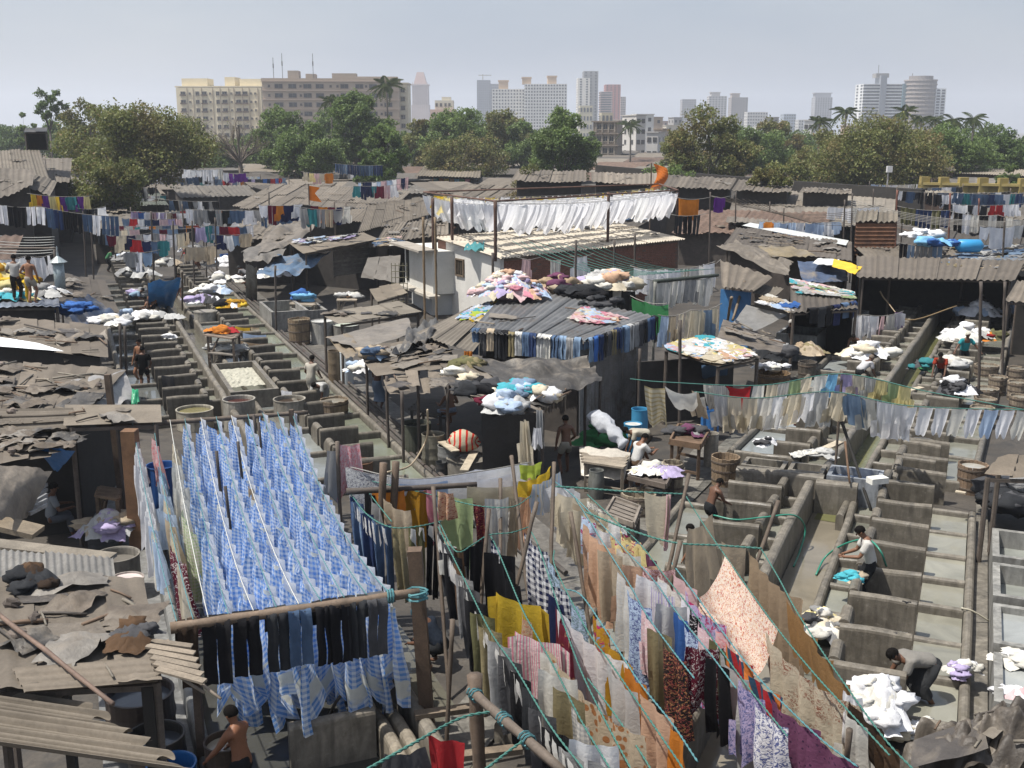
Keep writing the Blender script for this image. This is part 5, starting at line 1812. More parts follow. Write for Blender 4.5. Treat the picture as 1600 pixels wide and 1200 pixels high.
def tarp(label,q,col,sag=0.12,wr=0.05,nu=16,nv=12,mat='tarp',seed=1.0,cat='tarpaulin',name='tarpaulin',edge=0.0,world=False,freq=2.2):
	Q = PQ(q,world)
	m = MB()
	def fn(u,v):
		uu = u + edge * 0.04 * N3((v * 6,u,seed),1,seed)
		vv = v + edge * 0.05 * N3((u * 7,v,seed),1,seed + 2)
		p = quad_pt(Q,uu,vv)
		return p + Vector((0,0,-sag * 4 * u * (1 - u) * v * (1 - v) * 2 + wr * (N3((u * 4,v * 4,seed),freq / 2,seed) + 0.6 * N3((u * 9,v * 3,seed),freq / 2,seed + 4))))
	m.grid(fn,nu,nv,((Q[1] - Q[0]).length,(Q[3] - Q[0]).length))
	put(m,name,MAT[mat],None,scl(col,0.75 if mat == 'tarp' else 1),smooth=True,label=label,cat=cat)
	return Q
CNT = {}
def junk(Q,where,n,kinds=('stick','rag','stone','plank'),seed=1,lift=0.05):
	"""odds and ends lying on a roof, each a thing"""
	r = random.Random(seed)
	for i in range(n):
		k = r.choice(kinds)
		u,v = r.uniform(0.05,0.95),r.uniform(0.08,0.92)
		p = quad_pt(Q,u,v) + Vector((0,0,lift))
		m = MB()
		if k == 'stick':
			u2,v2 = min(1,max(0,u + r.uniform(-.35,.35))),min(1,max(0,v + r.uniform(-.25,.25)))
			e = quad_pt(Q,u2,v2) + Vector((0,0,lift + 0.01))
			m.tube([p,p.lerp(e,0.5) + Vector((0,0,0.01)),e],r.uniform(0.014,0.03),5)
			w = r.choice(['grey','brown','dark'])
			put(m,'stick',MAT['bamboo'],None,{'grey': (0.17,0.15,0.12),'brown': (0.13,0.085,0.055),'dark': (0.06,0.05,0.042)}[w],label='%s stick lying on %s' % (w,where),cat='stick',group='loose sticks on ' + where,smooth=True)
		elif k == 'rag':
			w = r.choice(['dusty brown','dark grey','pale grey'])
			sx,sy,sd,az = r.uniform(.2,.5),r.uniform(.15,.35),r.uniform(0,50),r.uniform(0,PI)
			def rg(x,y):
				X,Y_ = (x - .5) * 2 * sx,(y - .5) * 2 * sy
				h_ = 0.11 * (1 - abs(2 * N3((x * 2.2 + sd,y * 2.2,sd),1.0))) * (1 - (2 * x - 1) ** 2) + 0.05 * N3((x * 6,y * 6,sd))
				return p + Vector((X * math.cos(az) - Y_ * math.sin(az),X * math.sin(az) + Y_ * math.cos(az),max(0.0,h_))) + Vector((.08,.08,0)) * N3((x * 3,y * 3,sd + 5))
			m.grid(rg,9,7)
			put(m,'rag',MAT['tarp'],None,{'dusty brown': (0.11,0.088,0.066),'dark grey': (0.05,0.046,0.042),'pale grey': (0.18,0.165,0.145)}[w],label='crumpled %s rag lying on %s' % (w,where),cat='rag',group='crumpled rags on ' + where,smooth=True)
		elif k == 'stone':
			m.blob(p + Vector((0,0,0.03)),(r.uniform(.07,.15),r.uniform(.06,.12),r.uniform(.05,.08)),r.uniform(0,50),0.35,8,6)
			put(m,'stone',MAT['cement'],None,scl((0.16,0.13,0.11),r.uniform(.5,1.2)),label='stone weighing down %s' % where,cat='stone',group='stones on ' + where)
		elif k == 'plank':
			u2 = min(1,max(0,u + r.uniform(-.25,.25)))
			e = quad_pt(Q,u2,v) + Vector((0,0,lift))
			if (e - p).length > 0.15:
				m.beam(p,e,r.uniform(.08,.18),0.03)
				put(m,'plank',MAT['wood'],None,scl((0.2,0.165,0.125),r.uniform(.7,1.2)),label='weathered plank lying on %s' % where,cat='plank',group='planks on ' + where)
		elif k == 'scrap':
			s = r.uniform(0.3,0.9)
			a = r.uniform(0,PI)
			du,dv = math.cos(a),math.sin(a)
			W = max(0.5,(Q[1] - Q[0]).length); H_ = max(0.5,(Q[3] - Q[0]).length)
			m.grid(lambda x,y: quad_pt(Q,u + ((x - .5) * du - (y - .5) * dv * 0.7) * s / W,v + ((x - .5) * dv + (y - .5) * du * 0.7) * s / H_) + Vector((0,0,lift - 0.01 + 0.045 * abs(N3((x * 3,y * 3,i),1.2,i)))),5,5)
			w = r.choice(['dusty','dark','pale'])
			put(m,'scrap_sheet',MAT['tarp'],None,{'dusty': (0.125,0.105,0.082),'dark': (0.055,0.048,0.043),'pale': (0.17,0.148,0.12)}[w],label='%s scrap of sheeting on %s' % (w,where),cat='scrap',group='scraps on ' + where,smooth=True)
def spread(Q,where,n,cols,seed=1,size=(0.4,0.7),lift=0.05,kind='garment'):
	"""washing laid flat on a roof, each piece a thing"""
	r = random.Random(seed)
	W = max(0.5,(Q[1] - Q[0]).length); H_ = max(0.5,(Q[3] - Q[0]).length)
	for i in range(n):
		u,v = r.uniform(0.04,0.96),r.uniform(0.06,0.94)
		s = r.uniform(*size)
		a = r.uniform(0,PI)
		cn = r.choice(cols)
		m = MB()
		sl = r.uniform(0.25,0.4)
		def fn(x,y):
			w = 1.0 if y > 0.32 else 1.45
			X = (x - .5) * w * s * 0.75
			Y_ = (y - .5) * s
			return quad_pt(Q,min(1.03,max(-0.03,u + (X * math.cos(a) - Y_ * math.sin(a)) / W)),min(1.03,max(-.03,v + (X * math.sin(a) + Y_ * math.cos(a)) / H_))) + Vector((0,0,lift + 0.006 * (i % 9) + 0.07 * max(0,N3((x * 2.5 + i,y * 2.5,i * 0.7),1.5,seed))))
		m.grid(fn,6,6,(s,s))
		kn = r.choice(['shirt','towel','frock','napkin'])
		put(m,'spread_' + kn,MAT['cloth'],None,scl(PAL[cn],r.uniform(.85,1.0)),smooth=True,label='%s %s spread to dry on %s' % (cn,kn,where),cat=kn,group='washing spread on ' + where)
def heap(label,c,r,h,cols,n,seed=1,cat='pile of clothes',name='clothes_pile',piece='bundle',lump=0.22):
	"""a heap: crumpled pieces of cloth draped over one another round a core, a few bunched up"""
	rr = random.Random(seed)
	th = thing(name,label,cat,c)
	def dome(x,y):
		q = math.sqrt((x / (r[0] * 1.2)) ** 2 + (y / (r[1] * 1.2)) ** 2)
		return h * max(0.0,1 - q) ** 0.8 * (1 + 0.35 * N3((x / r[0] * 1.8,y / r[1] * 1.8,seed)))
	for i in range(n):
		f = i / n
		a = rr.uniform(0,2 * PI)
		d = math.sqrt(rr.random()) * (1.0 if f < 0.8 else 0.6)
		x0,y0 = math.cos(a) * d * r[0],math.sin(a) * d * r[1]
		s = lump * rr.uniform(0.8,1.5)
		sd,az = rr.uniform(0,60),rr.uniform(0,PI)
		ca,sa = math.cos(az),math.sin(az)
		m = MB()
		if rr.random() < (0.3 if cat not in ('bag','bundle','bags') else 0.8):
			m.blob((x0,y0,dome(x0,y0) + 0.02),(s * rr.uniform(.8,1.3),s * rr.uniform(.6,1),s * rr.uniform(.4,.6)),sd,0.42,14,9,2.1)
		else:
			def pf(u,v):
				X,Y_ = (u - .5) * 2.1 * s + 0.25 * s * N3((u * 2,v * 2,sd)),(v - .5) * 1.7 * s + 0.25 * s * N3((u * 2,v * 2,sd + 9))
				x,y = x0 + X * ca - Y_ * sa,y0 + X * sa + Y_ * ca
				e = min(1.0,4 * min(u,1 - u,v,1 - v) + 0.25)
				z = dome(x,y) * 0.97 + 0.01 + e * s * 0.55 * (1 - abs(2.2 * N3((u * 2.4 + sd,v * 2.4,sd)))) * 0.6 + 0.12 * s * N3((u * 7,v * 7,sd))
				return Vector((x,y,max(0.01,z)))
			m.grid(pf,9,8,(s * 2.6,s * 2))
		put(m,piece,MAT['pile'],th,scl(PAL[rr.choice(cols)],rr.uniform(.72,.9)),smooth=True,local=True)
	m = MB()
	m.blob((0,0,h * 0.25),(r[0] * 0.6,r[1] * 0.6,h * 0.4),3,0.2)
	put(m,'inner_cloth',MAT['pile'],th,scl(PAL[cols[0]],0.7),smooth=True,local=True)
	return th
PASTEL = ['pale pink','lilac','pale blue','cream','off white','pale pink','peach','white']
# --- central white house -------------------------------------------------
ZH = 3.3
P0,P3 = G(778,403,ZH),G(678,385,ZH)
PR = G(1066,373,ZH)
PF = P3 + (PR - P0)
up = Vector((0,0,0.45))
th = thing('plaster_house','white plastered house with brick side wall and pale corrugated roof','house',((P0.x + PF.x) / 2,(P0.y + PF.y) / 2,0))
Q = [P0,PR,PF + up,P3 + up]
for i in range(9):
	m = MB()
	corr_sheet(m,Q,i / 9 - .004,(i + 1) / 9 + .004,-0.03,1.02,0.035,0.2,0.01 * (i % 2))
	put(m,'roof_sheet',MAT['asbestos'],th,scl((0.43,0.385,0.315),rs.uniform(.85,1.1)),smooth=True)
c = sum(Q,Vector((0,0,0))) / 4
I = [p.lerp(c,0.03) for p in Q]
def wallbox(par,a,b,z0,z1a,z1b,thk,name,mat,col):
	d = (b - a); d.z = 0
	n = Vector((d.y,-d.x,0)).normalized() * thk
	m = MB()
	A0,B0 = Vector((a.x,a.y,z0)),Vector((b.x,b.y,z0))
	A1,B1 = Vector((a.x,a.y,z1a)),Vector((b.x,b.y,z1b))
	q = m.add([A0,B0,B0 - n,A0 - n,A1,B1,B1 - n,A1 - n])
	for f in ((3,2,1,0),(4,5,6,7),(0,1,5,4),(1,2,6,5),(2,3,7,6),(3,0,4,7)):
		m.face([q + k for k in f])
	return put(m,name,MAT[mat],par,col)
wl_ = I[3]; wr_ = I[0]
wallbox(th,wl_.lerp(wr_,0.14),wr_,0,ZH - .05 + .35,ZH - .08,0.2,'wall','plaster',(0.58,0.565,0.53))
wallbox(th,wl_.lerp(wr_,0.0),wl_.lerp(wr_,0.138),0,ZH + .3,ZH + .3,0.25,'brick_pillar','brick',(0.20,0.10,0.07))
# brick side wall: courses of bricks
a,b = I[0] + Vector((0.05,0.05,0)),I[1]
wallbox(th,a,b,0,ZH - .1,ZH - .1,0.2,'side_wall','cement',(0.16,0.11,0.085))
d = (b - a); d.z = 0; L_ = d.length; d.normalize(); nn = Vector((d.y,-d.x,0))
m = MB()
for k in range(int(3.1 / 0.095)):
	z = 0.3 + k * 0.095
	if z > ZH - 0.2:
		break
	x = 0.13 * (k % 2)
	while x < L_ - 0.3:
		if rs.random() < 0.96:
			p = a + d * (x + 0.125) + nn * 0.008
			m.beam(p - d * 0.118 + Vector((0,0,z - a.z)),p + d * 0.118 + Vector((0,0,z - a.z)),0.02,0.075)
		x += 0.26
o = put(m,'bricks',MAT['brick'],th,(0.24,0.105,0.07)); o['kind'] = 'stuff'
# barred window in the plaster wall
wa = wl_.lerp(wr_,0.14); fl = (wr_ - wa); fl.z = 0; Lw = fl.length; fl.normalize(); nw = Vector((fl.y,-fl.x,0))
wc = wa + fl * (Lw * 0.28); wc.z = 2.45
rzw = math.atan2(fl.y,fl.x)
fw = MB()
for sx,sz,w_,h_ in ((0,.4,.8,.07),(0,-.4,.8,.07),(-.37,0,.07,.75),(.37,0,.07,.75)):
	fw.box(wc + fl * sx + nw * 0.02 + Vector((0,0,sz)),(w_,0.12,h_),rzw)
for k in range(4):
	fw.box(wc + fl * (-.24 + .16 * k) + nw * 0.03,(0.025,0.04,0.72),rzw)
fo = put(fw,'window',MAT['wood'],th,(0.14,0.10,0.065))
m = MB(); m.box(wc + nw * 0.006,(0.7,0.02,0.74),rzw)
put(m,'pane',MAT['farglass'],fo,(0.03,0.03,0.025))
# annexe with the tall dark opening
a,b = G(632,381,3.2),G(676,394,3.2)
th2 = thing('plaster_annexe','tall white annexe raised on a ledge left of the white house','house',((a.x + b.x) / 2,a.y,0))
wallbox(th2,a,b,1.1,3.2,3.2,2.6,'wall','plaster',(0.58,0.57,0.53))
wallbox(th2,a + Vector((0.3,0.35,0)),b + Vector((-.1,0.35,0)),0,1.08,1.08,2.0,'lower_wall','plaster',(0.42,0.43,0.43))
d = (b - a); d.z = 0; d.normalize(); n = Vector((d.y,-d.x,0))
m = MB(); m.beam(a + d * 0.35 + n * 0.02 - Vector((0,0,1.0)),a + d * 0.72 + n * 0.02 - Vector((0,0,1.0)),0.06,1.7)
put(m,'doorway',MAT['farglass'],th2,(0.03,0.028,0.025))
m = MB(); m.beam(a - d * 0.2 + n * 0.3 + Vector((0,0,0.07)),b + d * 0.2 + n * 0.3 + Vector((0,0,0.07)),1.0,0.1)
put(m,'roof_slab',MAT['cement'],th2,(0.3,0.27,0.23))
m = MB(); m.beam(a - d * 0.05 + n * 0.2 - Vector((0,0,2.12)),b + d * 0.8 + n * 0.2 - Vector((0,0,2.12)),0.6,0.12)
put(m,'ledge',MAT['cement'],th2,(0.4,0.37,0.32))
tarp('heap of turquoise cloth on the white house roof',[(725,389,3.55),(755,389,3.55),(757,380,3.6),(728,381,3.6)],(0.10,0.33,0.36),-0.1,0.25,8,6,'cloth',4,'cloth','cloth_heap')
Qh = Q
junk(Q,'the white house roof',8,('stick','plank','scrap','rag'),3,0.08)
# white sheets frame above the house
YS = 50.0
fr = [V(774,318,50),V(1060,300,62),V(1030,290,72),V(662,303,60)]
for (x,y0,Y,yb,lab) in ((774,314,50,398,'thick rusty post before the hanging white sheets'),(706,308,55,380,'second rusty post left of the hanging white sheets'),(1059,300,62,372,'dark post at the right end of the white sheets'),(951,300,57,378,'post behind the white sheets'),(676,310,54,345,'slim post at the left end of the white sheets')):
	a = V(x,y0,Y)
	pole(a,(a.x,a.y,3.2 if x != 1059 else 3.0),0.09,lab,name='metal_post',col=(0.10,0.055,0.04),cat='post',knots=False,mat='rust')
for k,(A_,B_) in enumerate(((fr[0],fr[1]),(fr[0],fr[3]),(fr[3],fr[2]),(fr[2],fr[1]))):
	pole(A_ + Vector((0,0,.1)),B_ + Vector((0,0,.1)),0.05,('front','left','back','right')[k] + ' rail of the frame over the white house',name='metal_rail',col=(0.13,0.07,0.05),cat='rail',knots=False,mat='rust')
def sheetrow(A_,B_,sag,n,cols,desc,dr,w,mat='cloth',near=False,ropecol='grey',gapf=1.0):
	q = rope_pts([A_,B_],sag)
	rope(q,'rope ' + desc.replace('on the','of the'),0.012,ropecol)
	pa = Path(q)
	t_ = 0.1
	while t_ + w < pa.L:
		ww = w * rs.uniform(0.8,1.25)
		kd = rs.choice(['bunched cloth','sheet','bunched cloth'])
		hang(kd,rs.choice(cols),pa.at(t_),pa.at(t_ + ww),dr * rs.uniform(0.85,1.15),desc,mat,near)
		t_ += ww * gapf
SUNWARD_LEAN[0] = 0.5  # hems pushed back so the sheet faces tilt up and catch the sun
sheetrow(fr[0] + Vector((0,0,.0)),fr[1],0.25,0,['white'],'on the front rope over the white house',1.15,0.62,'thin',gapf=0.9)
sheetrow(fr[3],fr[0],0.2,0,['white'],'on the side rope over the white house',1.1,0.62,'thin',gapf=0.9)
for k in range(6):
	s = (k + 1) / 7
	A_,B_ = fr[0].lerp(fr[3],s),fr[1].lerp(fr[2],s)
	sheetrow(A_,B_,0.3,0,['white'] if k < 4 else ['white','pale yellow','white','yellow'],'on the %s inner rope over the white house' % ORD[k],0.8,0.7,'thin',gapf=1.25 if k < 4 else 1.6)
SUNWARD_LEAN[0] = 0.1
# --- central roof with the jeans ------------------------------------------
ZC = 3.0
A_,B_,C_,D_ = G(737,516,ZC),G(915,534,ZC),G(1028,496,ZC),G(800,462,ZC)
E_,F_ = G(655,521,2.75),G(738,548,2.6)
shed('corrugated roof shed with jeans hung along its eave',[A_,B_,C_,D_ + Vector((0,0,.35))],7,1,'metal',0.028,0.16,(0.27,0.27,0.265),posts=False,world=True,jit=0.6)
QC = [A_,B_,C_,D_ + Vector((0,0,.35))]
QL = shed('dusty lean-to roof falling left of the corrugated roof',[E_,F_,G(800,468,3.15),G(738,480,2.95)],3,1,'asbestos',0.02,0.2,(0.27,0.235,0.19),posts=False,world=True)
# walls of that shed
th = thing('shed_wall','tall streaked corrugated metal wall under the jeans','shed wall',(B_.x,B_.y,0))
Wq = [B_ + Vector((-.15,.25,-.15)),C_ + Vector((-.3,.1,-.15))]
for i in range(5):
	a = Wq[0].lerp(Wq[1],i / 5); b = Wq[0].lerp(Wq[1],(i + 1) / 5 + 0.01)
	m = MB()
	d = (b - a).normalized(); n = Vector((d.y,-d.x,0))
	m.grid(lambda u,v: a.lerp(b,u) + DOWN * (v * 2.85) + n * (0.02 * math.cos(u * (b - a).length / 0.12 * 2 * PI) + 0.012 * (i % 2)),36,3)
	put(m,'wall_sheet',MAT['metal'],th,scl((0.27,0.26,0.25),rs.uniform(.7,1.15)),smooth=True)
m = MB(); a,b = A_ + Vector((0.3,0.8,0)),B_ + Vector((-.2,0.5,0))
wallbox(None,a,b,0,2.85,2.85,0.06,'shed_back_wall','wood',(0.05,0.042,0.036))
o = bpy.data.objects[-1] if False else None
for o in list(COL.objects)[-1:]:
	props(o,'dark plank wall at the back of the ironing shelter','wall')
# jeans along the front eave and the right eave
def eave_jeans(A_,B_,cols,desc,w,drop,n_off,step):
	L = (B_ - A_).length
	t_ = 0.05
	d = (B_ - A_) / L
	for cn in cols:
		if t_ + w > L:
			break
		hang('jeans over',cn,A_ + d * t_ + Vector((0,0,.05)),A_ + d * (t_ + w) + Vector((0,0,.05)),drop * rc.uniform(0.75,1.12),desc,'denim')
		t_ += step * rc.uniform(0.92,1.1)
eave_jeans(A_,B_,['denim blue','dark grey','beige','charcoal','black','khaki','pale grey','denim blue','dark blue','pale grey','off white','denim blue','faded blue','grey','faded blue'],'along the front eave of the corrugated roof',0.23,0.85,0,0.245)
eave_jeans(B_,C_,['faded blue','blue','dark blue','charcoal','dark grey','khaki','dark blue','denim blue','faded blue','pale grey','grey','dark grey','charcoal','denim blue','dark blue','black'],'along the right eave of the corrugated roof',0.27,0.8,0,0.31)
heap('big mound of pastel baby clothes on the corrugated roof',quad_pt(QC,0.10,0.72) + Vector((-.2,0.3,0.0)),(1.35,1.1),0.95,PASTEL + PASTEL + ['pink'],240,5,lump=0.15)
spread(QC,'the right of the corrugated roof',1,['pale blue'],1)
Qs = [quad_pt(QC,u,v) for u,v in ((0.60,0.42),(0.88,0.42),(0.92,0.85),(0.58,0.9))]
spread(Qs,'the right half of the corrugated roof',46,['pale pink','peach','pale blue','off white','cream','pale pink','pink'],6,(0.35,0.6))
Qs = [quad_pt(QL,u,v) for u,v in ((0.15,0.45),(0.9,0.45),(0.95,1.0),(0.25,1.05))]
spread(Qs,'the lean-to roof',60,['pale blue','pale blue','lilac','white','turquoise','pale pink','cream','yellow','lime'],7,(0.35,0.6))
hang('sheet','orange',G(725,548,2.6),G(738,548,2.6),0.3,'over the lower edge of the lean-to roof')
junk(QC,'the corrugated roof',6,('stick','plank','scrap'),8,0.06)
for (x,y,z,cols,nm,lum,n) in ((875,456,3.2,['beige','tan','mauve'],'brown bundle heap right of the pastel mound',0.25,14),(895,465,3.15,['black','charcoal'],'black bags standing on the corrugated roof',0.3,8),(950,450,3.2,['off white','cream','peach','lilac','pale grey'],'cream bundle heap draped with baby clothes behind the roof',0.3,34),(940,480,3.05,['dark grey','charcoal'],'rolled grey sheeting on the corrugated roof',0.2,6)):
	heap(nm,G(x,y,z),(0.9,0.7),0.6 if n > 10 else 0.35,cols,n,int(x),cat='bundle',lump=lum)
# awning tarp
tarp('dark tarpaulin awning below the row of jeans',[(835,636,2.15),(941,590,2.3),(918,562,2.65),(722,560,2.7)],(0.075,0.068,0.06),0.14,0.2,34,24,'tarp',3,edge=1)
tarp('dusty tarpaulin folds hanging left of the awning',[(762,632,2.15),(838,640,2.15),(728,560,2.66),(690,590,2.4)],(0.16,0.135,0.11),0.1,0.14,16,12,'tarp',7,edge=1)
Qb = shed('plank eave loaded with bundles in front of the awning',[(764,642,2.12),(848,644,2.1),(836,622,2.2),(702,594,2.4)],4,1,'wood',0,0.2,(0.17,0.14,0.11),posts=False,name='plank_eave',cat='eave')
for (x,y,z,cols,nm,l,n,r) in ((737,580,2.6,['khaki','beige','olive'],'sacking bundle with red stripes on the awning',.28,5,.35),(706,592,2.5,['off white'],'white bundle left of the sacking bundle',.24,2,.2),(732,600,2.45,['cream'],'cream sack below the sacking bundle',.24,2,.2),
								(748,614,2.4,['black','charcoal','dark grey'],'black bundle tied with pink cloth',.26,6,.4),(790,640,2.3,['white','pale blue','pale grey'],'white and pale blue bundle at the eave corner',.3,7,.45),(763,640,2.25,['maroon'],'maroon bundle beside the white one',.2,2,.15),
								(815,618,2.35,['pale blue','faded blue','turquoise'],'pale blue bundle hanging over the awning edge',.28,8,.45),(850,626,2.35,['white','cream'],'white shirts bundle right of the pale blue one',.22,5,.35),(770,622,2.35,['cream','off white'],'small cream bundle amid the dark ones',.18,3,.2)):
	heap(nm,G(x,y,z - 0.2),(r,r * 0.8),0.3,cols,n,int(x + y),cat='bundle',lump=l)
hang('bunched cloth','pale grey',G(838,640,2.25),G(848,640,2.25),1.0,'from the awning edge')
hang('bunched cloth','white',G(834,668,1.9),G(846,668,1.9),0.5,'from the awning edge')
junk(Qb,'the bundle eave',7,('stick','scrap','plank','stick'),18,0.05)
Qt = [G(835,640,2.2),G(905,612,2.28),G(895,600,2.35),G(825,625,2.3)]
junk(Qt,'the awning rim',8,('stick',),19,0.06)
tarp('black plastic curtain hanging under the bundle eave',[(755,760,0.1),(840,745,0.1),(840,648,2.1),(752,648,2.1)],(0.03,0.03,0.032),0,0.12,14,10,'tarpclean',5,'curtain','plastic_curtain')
for (x,y,z,lab) in ((628,612,2.25,'left front post of the cardboard roof'),(653,600,2.3,'middle post of the cardboard roof'),(699,602,2.35,'post under the corner of the bundle eave'),(604,588,2.3,'slim post at the cardboard roof edge'),(572,553,2.35,'post at the far left of the cardboard roof'),(848,642,2.1,'post at the awning corner'),(915,600,2.2,'post at the right of the awning'),(938,592,2.25,'corner post by the metal wall'),(1000,545,2.7,'dark post at the right end of the metal wall')):
	p = G(x,y,z)
	pole(p,(p.x,p.y,0),0.05,lab,name='post',col=(0.07,0.055,0.045),cat='post',knots=False) if False else pole(p,(p.x,p.y,0),0.05,lab,name='wooden_post',col=(0.07,0.055,0.045),cat='post',knots=False)
# patchwork roofs left of it
Q1 = shed('flat sheet roof below the plaster annexe',[(530,505,2.4),(657,487,2.4),(622,471,2.45),(502,490,2.4)],4,1,'asbestos',0.0,0.2,(0.30,0.26,0.205),wall=None)
junk(Q1,'the flat sheet roof',8,('stone','scrap','stick','rag'),21,0.04)
tarp('taut brown tarpaulin roof of the cardboard shelter',[(560,548,2.35),(648,520,2.5),(637,496,2.55),(512,527,2.35)],(0.22,0.195,0.165),0.05,0.04,12,10,'tarp',9,edge=1)
tarp('torn palm mat hanging from the cardboard shelter',[(540,560,2.1),(566,548,2.3),(545,520,2.4),(510,528,2.3)],(0.24,0.19,0.13),0.0,0.08,14,10,'tarp',15,'mat','palm_mat',edge=2)
Q2 = shed('patched cardboard roof with a white bucket',[(588,586,2.3),(716,568,2.45),(690,528,2.55),(555,548,2.4)],5,2,'asbestos',0.0,0.2,(0.24,0.20,0.155),posts=False,rough=0.05,jit=2.0)
junk(Q2,'the patched cardboard roof',25,('rag','scrap','stick','scrap','stone','plank'),22,0.07)
Q3 = shed('ragged eave of rotten sheets below the cardboard roof',[(610,610,2.2),(702,604,2.3),(705,586,2.4),(600,588,2.3)],6,1,'asbestos',0.01,0.2,(0.27,0.225,0.175),posts=False,rough=0.03,jit=4.0)
junk(Q3,'the ragged eave',8,('stick','scrap','plank'),23,0.06)
tarp('folded rubber sheet lying over the cardboard shelter',[(612,555,2.65),(672,530,2.7),(690,500,2.8),(640,515,2.7)],(0.10,0.098,0.095),-0.1,0.3,12,10,'tarp',12,edge=2)
heap('blue and tan cloth rolled at the shelter corner',G(582,562,2.4),(0.4,0.3),0.35,['faded blue','beige','denim blue'],7,31,cat='bundle',lump=0.22)
# --- blue tarp shelter left of the house ------------------------------------
shed('long plank roof spread with dark washing, before the blue tarpaulin',[(474,395,2.95),(592,374,3.0),(568,364,3.15),(450,377,3.1)],6,1,'asbestos',0.0,0.2,(0.27,0.225,0.17),posts=True)
Q4 = [G(474,395,2.97),G(592,374,3.02),G(568,364,3.17),G(450,377,3.12)]
Q4b = [quad_pt(Q4,0.0,0.5),quad_pt(Q4,.75,.5),quad_pt(Q4,0.95,1),quad_pt(Q4,0.05,1)]
spread(Q4b,'the long plank roof',50,['black','white','navy','pale blue','charcoal','lilac','pale grey','off white'],12,(0.4,0.8))
th = thing('slatted_wall','grey slatted shutter hanging under the plank roof','shutter',G(547,430,0) * 1.0)
a,b = G(520,388,2.7),G(576,382,2.7)
for k in range(13):
	m = MB(); z = k * 0.125
	m.beam(a - Vector((0,0,z)),b - Vector((0,0,z)),0.04,0.11)
	put(m,'slat',MAT['wood'],th,scl((0.17,0.16,0.145),rs.uniform(.8,1.15)))
tarp('faded blue tarpaulin sloping off the plank roof',[(400,430,2.0),(468,428,2.1),(520,392,2.7),(432,400,2.6)],(0.10,0.17,0.27),0.1,0.2,18,12,'tarp',21,edge=1)
tarp('grey brown sheeting above the blue tarpaulin',[(383,412,2.5),(440,404,2.6),(450,380,2.8),(378,390,2.7)],(0.17,0.155,0.135),0.1,0.25,14,10,'tarp',22,edge=1)
tarp('long dusty sheeting roof left of the plank roof',[(380,400,2.6),(455,385,2.8),(500,345,3.3),(430,352,3.1)],(0.2,0.172,0.14),0.1,0.3,18,14,'tarp',23,edge=1)
tarp('pale tarpaulin curtain at the walkway corner',[(384,470,0.0),(402,472,0.0),(402,418,2.2),(384,412,2.3)],(0.24,0.225,0.2),0,0.15,8,10,'tarp',24,'curtain','tarpaulin_curtain')
a,b = G(400,420,2.1),G(640,420,2.1)
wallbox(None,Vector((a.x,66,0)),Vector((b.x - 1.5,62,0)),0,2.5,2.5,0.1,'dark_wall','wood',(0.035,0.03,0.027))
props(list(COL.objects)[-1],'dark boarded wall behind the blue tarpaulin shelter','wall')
shed('sagging sheet awning beside the annexe scaffolding',[(565,432,2.2),(622,440,2.0),(625,400,2.8),(575,404,2.8)],3,1,'asbestos',0.0,.2,(0.22,0.2,0.175),posts=False,rough=0.08)
tarp('blue grey sheet awning tip under the scaffolding',[(566,432,1.9),(625,436,1.9),(620,424,2.1),(580,424,2.1)],(0.28,0.33,0.40),0.05,0.1,10,6,'tarp',26)
shed('brown cardboard awning under the annexe',[(590,470,1.7),(636,457,1.9),(622,442,2.1),(578,452,2.0)],3,1,'asbestos',0.0,.2,(0.27,0.225,0.17),posts=True,rough=0.06)
Q = [G(577,390,3.0),G(640,385,3.0),G(625,370,3.1),G(590,372,3.1)]
spread(Q,'the washing roof beside the annexe',26,['off white','pale grey','faded blue','beige','pale pink','denim blue'],33,(0.5,0.9))
for k,x in enumerate((620,632)):
	p = G(x,330 if k == 0 else 340,5.2)
	pole((p.x * 0.72,50,5.2),(p.x * 0.72,50,0),0.06,('left' if k == 0 else 'right') + ' scaffold pole beside the plaster annexe',col=(0.2,0.14,0.08))
m = MB()
for k in range(7):
	z = 1.2 + k * 0.28
	a = V(611,400,51); m.beam(Vector((a.x,51,z)),Vector((a.x + 0.75,51,z)),0.03)
for k in range(5):
	m.beam(Vector((a.x + k * 0.18,51.03,1.1)),Vector((a.x + k * 0.18,51.03,3.0)),0.03)
put(m,'lattice',MAT['bamboo'],None,(0.2,0.18,0.11),label='bamboo lattice tied beside the annexe',cat='lattice')
# --- long roofs behind, with the orange flag ---------------------------------
for args in (
	('wide patched roof behind the orange flag',[(440,330,3.0),(590,345,3.0),(640,300,3.6),(480,292,3.6)],9,2),
	('long brown roof left of the orange flag',[(365,322,3.0),(480,330,3.0),(540,286,3.6),(425,290,3.6)],7,2),
	('dusty roof sloping to the white sheets frame',[(560,362,3.0),(672,335,3.0),(668,308,3.6),(575,322,3.6)],7,1),
	('corrugated valley roof left of the scaffold poles',[(585,382,2.9),(640,372,2.9),(665,345,3.4),(605,350,3.3)],4,1),
	('corrugated roof right of the scaffold poles',[(632,372,3.1),(700,366,3.1),(700,345,3.5),(645,345,3.5)],5,1),
	('roof with torn edge above the mixed clothes line',[(345,372,2.8),(455,372,2.8),(490,335,3.2),(380,335,3.2)],6,1),
):
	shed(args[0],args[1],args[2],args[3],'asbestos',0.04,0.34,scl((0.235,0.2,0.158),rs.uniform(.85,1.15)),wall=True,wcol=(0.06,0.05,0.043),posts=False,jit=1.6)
	Qj = PQ(args[1])
	junk(Qj,'the ' + ' '.join(args[0].split()[:3]) + (' behind the flag' if 'patched' in args[0] else ''),9,('stick','scrap','plank','rag'),len(args[0]),0.08)
